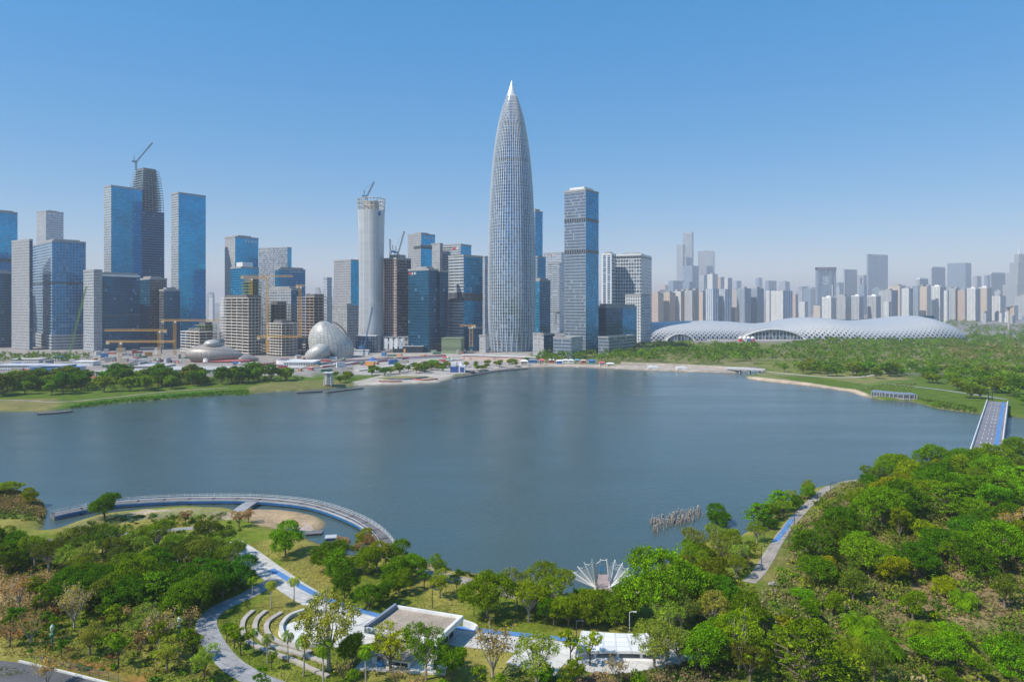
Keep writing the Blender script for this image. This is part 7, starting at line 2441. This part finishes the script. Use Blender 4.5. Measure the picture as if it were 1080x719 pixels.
def terraces():
    for lb, p, w in (('outermost low curved seat wall of the grass terraces', [(267, 644.5), (257.5, 654), (255.8, 665), (261.6, 676.5), (283.8, 688), (307, 696), (328, 706), (346, 714)], 1.0),
                     ('middle low curved seat wall of the grass terraces', [(280.5, 644.8), (270.5, 654.5), (269.9, 668), (283.8, 680.5), (306, 687.5), (328, 694), (347, 700.5)], 1.0),
                     ('innermost low curved seat wall of the grass terraces', [(297, 646.4), (282.6, 656.5), (282, 667.5), (293.5, 677.4), (312.8, 684), (328, 688.5)], 1.0)):
        pts = [T(*q)[:2] for q in p]
        m = MB(); m.ribbon(pts, w, lambda x, y: terr(x, y), th=.42)
        tag(m.build('curved_seat_wall', plain('terrace stone', (.40, .36, .31), .85), None), lb, 'seat wall', 'curved seat walls of the terraces')
    pts = [T(*q)[:2] for q in [(322, 645), (306, 651), (297.5, 660), (297.3, 668.5), (303.5, 676.5), (319, 681.5), (338, 681.2)]]
    m = MB(); m.ribbon(pts, .8, lambda x, y: terr(x, y), th=.8)
    tag(m.build('plaza_rim_wall', CONCW, None), 'pale curved rim wall round the left side of the white plaza', 'low wall')
terraces()

def pavilion_gravel():
    zr = 5.2
    FL, FR, NL = (Vector((*G(417, 640.5, zr), 0)) for _ in range(1)) if False else (Vector((*G(417, 640.5, zr), 0)), Vector((*G(488, 652, zr), 0)), Vector((*G(385, 664.5, zr), 0)))
    NR = FR + (NL - FL)
    poly = [NL, NR, FR, FL]
    poly = [(p.x, p.y) for p in poly]
    cx, cy = sum(p[0] for p in poly) / 4, sum(p[1] for p in poly) / 4
    z0 = terr(cx, cy)
    org = (cx, cy, z0)
    t = thing('park_pavilion', org, 'low park pavilion with a brown gravel roof inside a white parapet', 'pavilion')
    wallm = plain('pavilion wall', (.50, .48, .46), .7)
    m = MB(); m.prism(inset(poly, 1.4), z0 - .5, zr - .4, 0); m.build('walls', fac('pavilion glazing', (.04, .06, .08), (.50, .48, .45), 3.6, 2.4, .25, .2, metal=.2), t, org)
    m = MB(); m.prism(poly, zr - .45, zr - .1, 0, bottom=True); r = m.build('roof', plain('roof slab edge', (.66, .65, .63), .7), t, org)
    m = MB(); m.prism(inset(poly, .5), zr - .12, zr + .02, 0); m.build('gravel_bed', plain('brown gravel', (.34, .28, .22), .95, var=.3, scale=2.5), r, org)
    o_, i_ = inset(poly, -.1), inset(poly, .45)
    for i, nm in enumerate(('near', 'right', 'far', 'left')):
        j = (i + 1) % 4
        m = MB(); m.prism([o_[i], o_[j], i_[j], i_[i]], zr - .5, zr + (.62 if i != 3 else 1.0), 0); m.build('parapet', STEELW if i != 3 else plain('slate coping', (.20, .23, .28), .6), r, org)
    # white terrace and the lower annex in front
    tp = [G(374, 706, z0), G(470, 712, z0), G(474, 690, z0), G(398, 682, z0)]
    m = MB(); m.prism(tp, z0 - .3, z0 + .35, 0); m.build('terrace', WHITEP, t, org)
    ap = [G(392, 694, 3), G(432, 700, 3), G(440, 684, 3), G(402, 680, 3)]
    m = MB(); m.prism(ap, z0, 3.6, 0); a = m.build('annex', STEELW, t, org)
    m = MB(); m.prism(inset(ap, -.5), 3.6, 3.9, 0, bottom=True); m.build('annex_roof', plain('brown gravel', (.34, .28, .22), .95), a, org)
    m = MB(); q = ap; m.prism([(q[0][0] + .6, q[0][1] - .05), (q[1][0] - .4, q[1][1] - .05), (q[1][0] - .4, q[1][1] + .1), (q[0][0] + .6, q[0][1] + .1)], z0 + .6, 3.0, 0); m.build('window_strip', GLZ, a, org)
    x, y = G(401, 698.5, z0 + 1)
    o2 = (x, y, z0 + .35)
    b = thing('recycling_bin', o2, 'blue recycling bin on the white terrace of the gravel roofed pavilion', 'bin')
    m = MB(); m.prism([(x - .5, y - .4), (x + .5, y - .4), (x + .55, y + .45), (x - .55, y + .45)], z0 + .35, z0 + 1.6, 0); m.build('bin_body', plain('bin blue', (.03, .20, .50), .5), b, o2)
    m = MB(); m.prism([(x - .6, y - .5), (x + .6, y - .5), (x + .6, y + .5), (x - .6, y + .5)], z0 + 1.6, z0 + 1.75, 0); m.build('bin_lid', DARKM, b, o2)
    PLACED.append((cx, cy, 7))
    return poly
pavilion_gravel()
# a low white wall joining the pavilion to the blue lane
m_ = MB(); m_.ribbon([T(489, 660)[:2], T(500, 664)[:2], T(503, 667)[:2]], .5, lambda x, y: terr(x, y), th=1.4)
tag(m_.build('garden_wall', STEELW, None), 'short low white wall running right from the gravel roofed pavilion', 'low wall')

def pavilion_white():
    zf, zb_ = 3.7, 4.6
    back = [G(px, py, zb_) for px, py in ((613, 664.5), (630, 665.8), (650, 667.2), (668, 667.6), (686, 667))]
    front = [G(px, py, zf) for px, py in ((607, 688), (628, 686.5), (652, 686.5), (677, 687), (702, 688.5))]
    cx, cy = (back[2][0] + front[2][0]) / 2, (back[2][1] + front[2][1]) / 2
    z0 = terr(cx, cy)
    org = (cx, cy, z0)
    t = thing('park_pavilion', org, 'curved open pavilion with a white panelled roof on white columns', 'pavilion')
    B, Fr = smooth(back), smooth(front)
    rm = shell_mat('white roof panels', (.74, .74, .73), (.42, .42, .42), .45, .8, .5)
    m = MB(); u = 0
    for i in range(len(B) - 1):
        d = math.hypot(B[i + 1][0] - B[i][0], B[i + 1][1] - B[i][1])
        uv = [(u, 0), (u + d, 0), (u + d, 5), (u, 5)]
        m.face([(*Fr[i], zf), (*Fr[i + 1], zf), (*B[i + 1], zb_), (*B[i], zb_)], uv)
        m.face([(*Fr[i], zf - .45), (*B[i], zb_ - .45), (*B[i + 1], zb_ - .45), (*Fr[i + 1], zf - .45)], uv)
        m.face([(*Fr[i], zf - .45), (*Fr[i + 1], zf - .45), (*Fr[i + 1], zf), (*Fr[i], zf)], uv)
        m.face([(*B[i + 1], zb_ - .45), (*B[i], zb_ - .45), (*B[i], zb_), (*B[i + 1], zb_)], uv)
        u += d
    for k in (0, -1):
        m.face([(*Fr[k], zf - .45), (*Fr[k], zf), (*B[k], zb_), (*B[k], zb_ - .45)])
    m.build('roof', rm, t, org)
    m = MB(); m.prism([(p[0], p[1] - .5) for p in front] + [(p[0], p[1] + .3) for p in reversed(back)], z0 - .4, z0 + .3, 0); m.build('floor_slab', STEELW, t, org)
    bw = [(p[0], p[1] - .8) for p in back]
    m = MB(); m.ribbon(bw, .3, lambda x, y: z0, th=zb_ - .5 - z0); m.build('back_wall', plain('dark screen', (.10, .11, .13), .5), t, org)
    for i, k in enumerate((0, 1, 2, 3, 4)):
        x, y = front[k][0], front[k][1] + .7
        m = MB(); m.tube([(x, y, z0), (x, y, zf - .4)], [.3, .3], 8); m.build('column', STEELW, t, org)
    for k in range(4):
        f = (front[k][0] + front[k + 1][0]) / 2, (front[k][1] + front[k + 1][1]) / 2
        m = MB(); m.box((f[0], f[1] + 3.2, z0 + .75), (3.0, .5, .12)); m.box((f[0] - 1.2, f[1] + 3.2, z0 + .5), (.12, .4, .5)); m.box((f[0] + 1.2, f[1] + 3.2, z0 + .5), (.12, .4, .5)); m.build('bench', plain('bench timber', (.26, .17, .10), .8), t, org)
pavilion_white()

def park_lamp(px, py, h, label, mat=None, arm=1.1):
    x, y, z = T(px, py)
    org = (x, y, z)
    t = thing('lamp_post', org, label, 'lamp post', 'lamp posts in the near park')
    m = MB(); m.tube([(x, y, z - .3), (x, y, z + h)], [.11, .075], 6); m.build('pole', mat or DARKM, t, org)
    m = MB(); m.tube([(x, y, z + h - .1), (x + arm * .6, y, z + h + .15), (x + arm, y, z + h + .1)], [.07, .06, .05], 5); m.build('arm', mat or DARKM, t, org)
    m = MB(); m.box((x + arm, y, z + h + .04), (.75, .3, .14)); m.build('lamp_head', mat or DARKM, t, org)
for a in ((664, 666, 4.2, 'white lamp post behind the curved white roof', STEELW), (832, 577, 4.5, 'dark lamp post on the warm path beside the blue strip'), (803, 594, 4.5, 'dark lamp post at the lower end of the warm path'), (806, 576, 4.5, 'dark lamp post on the lake side of the warm path'),
          (838, 556, 4.5, 'dark lamp post halfway up the warm path, right side'), (862, 534, 4.5, 'dark lamp post near the upper end of the warm path'), (876, 522, 4.5, 'topmost dark lamp post on the warm path'), (290, 581, 5, 'grey lamp post beside the bright round tree on the lawn'),
          (456, 641, 4.2, 'lamp post with a green banner behind the gravel roofed pavilion'), (608, 676, 4.2, 'slim lamp post between the blue lane and the curved white roof'), (373, 660, 4.4, 'dark lamp post at the rear of the round white plaza'), (725, 640, 5, 'white lamp post right of the largest bright green tree', STEELW),
          (500, 649, 4.2, 'dark lamp post on the lawn left of the large bright tree')):
    park_lamp(*a)
def totem(px, py, label):
    x, y, z = T(px, py)
    org = (x, y, z)
    t = thing('lantern_post', org, label, 'lantern')
    g1, g2 = plain('lantern green', (.06, .20, .11), .5), plain('pale lantern glass', (.52, .62, .48), .4)
    m = MB(); m.tube([(x, y, z - .3), (x, y, z + 1.6)], [.16, .16], 6); m.build('pole', g1, t, org)
    m = MB(); m.tube([(x, y, z + 1.6), (x, y, z + 1.9), (x, y, z + 2.3), (x, y, z + 2.6)], [.2, .5, .5, .2], 8); m.build('lower_lantern', g1, t, org)
    m = MB(); m.tube([(x, y, z + 2.6), (x, y, z + 3.2), (x, y, z + 3.8), (x, y, z + 4.2)], [.18, .38, .38, .1], 8); m.build('upper_lantern', g2, t, org)
totem(55, 680, 'green lantern post standing on the rough lawn at the lower left')
totem(189, 671, 'pale green lantern post among the saplings left of the grey path bend')

def roadside_fence():
    pts = [T(36, 698)[:2], T(74, 707)[:2], T(130, 721)[:2]]
    P = smooth(pts)
    org = (P[6][0], P[6][1], terr(*P[6]))
    t = thing('mesh_fence', org, 'thin dark mesh fence behind the white kerb wall of the asphalt road', 'fence')
    L = walk_line(P, 2.4)
    for x, y, a in L:
        m = MB(); m.bar((x, y, terr(x, y) - .2), (x, y, terr(x, y) + 1.5), .08); m.build('post', DARKM, t, org)
    for h in (.4, .8, 1.2, 1.45):
        m = MB(); m.tube([(x, y, terr(x, y) + h) for x, y in P], .022, 4); m.build('wire', DARKM, t, org)
roadside_fence()

def hedge():
    a, b = T(605, 626), T(627, 626)
    g = np.random.default_rng(55)
    n = 90
    c = np.stack([a[0] + (b[0] - a[0]) * g.random(n), a[1] + g.normal(size=n) * .5, terr(*a[:2]) + .2 + .9 * g.random(n)], 1)
    v, q = leaf_cloud(g, c, .45, 16, .26)
    me = fast_mesh('hedge', v, q, [LEAF])
    o = bpy.data.objects.new('hedge', me); COL.objects.link(o); o.color = (*TINT['bright green'], 1)
    tag(o, 'bright clipped hedge at the left foot of the white fan canopy', 'hedge')
hedge()

def boulder(px, py, s, label, seed, group='pale boulders', c=(.50, .47, .43)):
    x, y, z = T(px, py)
    g = np.random.default_rng(seed)
    m = MB()
    n, k = 10, 7
    rings = []
    ph = g.random(8) * 6
    for j in range(k + 1):
        f = -math.pi / 2 + math.pi * j / k
        ring = []
        for i in range(n):
            th = 2 * math.pi * i / n
            r = s * (.8 + .18 * math.sin(2 * th + ph[0]) + .13 * math.sin(3 * th + 2 * f + ph[1]) + .1 * math.sin(5 * f + th + ph[2]))
            ring.append((x + r * math.cos(f) * math.cos(th) * 1.3, y + r * math.cos(f) * math.sin(th), z + s * .25 + r * math.sin(f) * .75))
        rings.append(ring)
    m.loft(rings, list(range(n + 1)), list(range(k + 1)))
    tag(m.build('boulder', plain('pale rock', c, .9, var=.3, scale=1.2), None), label, 'boulder', group)
for i, (px, py, s, lb) in enumerate(((768, 668, 1.3, 'pale boulder leftmost in the rockery between white roof and woods'), (775, 665, 1.6, 'second pale boulder from the left in the rockery by the woods'), (782, 661, 1.4, 'third pale boulder from the left in the rockery by the woods'), (787, 657, 1.1, 'pale boulder rightmost in the rockery by the woods'),
                                    (818, 626, 1.1, 'upright pale rock face at the left foot of the woods, lower one'), (815, 617, 1.0, 'upright pale rock face at the left foot of the woods, upper one'),
                                    (780, 556, 1.6, 'flat pinkish shore rock right of the dark round tree, left one'), (789, 553, 1.8, 'flat pinkish shore rock right of the dark round tree, middle one'), (797, 550, 1.4, 'flat pinkish shore rock right of the dark round tree, right one'))):
    boulder(px, py, s, lb, 60 + i, 'pale boulders in the park', (.30, .28, .25) if i < 6 else (.42, .31, .23))

def kiosk_blue(px, py, w, d, h, label, wall, roof):
    x, y, z = T(px, py)
    org = (x, y, z)
    t = thing('shore_kiosk', org, label, 'kiosk')
    m = MB(); m.box((x, y, z + h * .45), (w * .9, d * .85, h * .9), .2); m.build('walls', wall, t, org)
    m = MB(); m.box((x, y, z + h * .95), (w, d, h * .1), .2); m.build('roof', roof, t, org)
    m = MB(); m.box((x - .2, y - d * .43, z + h * .42), (w * .35, .12, h * .7), .2); m.build('door', DARKM, t, org)
kiosk_blue(349, 575, 3.4, 3, 2.8, 'small blue kiosk on the shore path below the boardwalk lagoon', plain('kiosk blue', (.04, .10, .30), .5), plain('pale roof', (.45, .47, .5), .6))
kiosk_blue(331, 569, 5, 3, 2.4, 'low grey shelter on the shore path left of the small blue kiosk', PIERC, DECKG)
# low white retaining edge of the promenade by the shore path
for lb, p, h in (('pale low wall along the water side of the shore path, left stretch', [(412, 582), (440, 592), (470, 603.5)], .7), ('pale low wall along the water side of the shore path, right stretch', [(505, 612.5), (545, 622.5), (590, 632)], .7)):
    m = MB(); m.ribbon([T(*q)[:2] for q in p], .45, lambda x, y: terr(x, y), th=h)
    tag(m.build('shore_wall', plain('rusty shore stone', (.34, .24, .18), .85), None), lb, 'low wall')
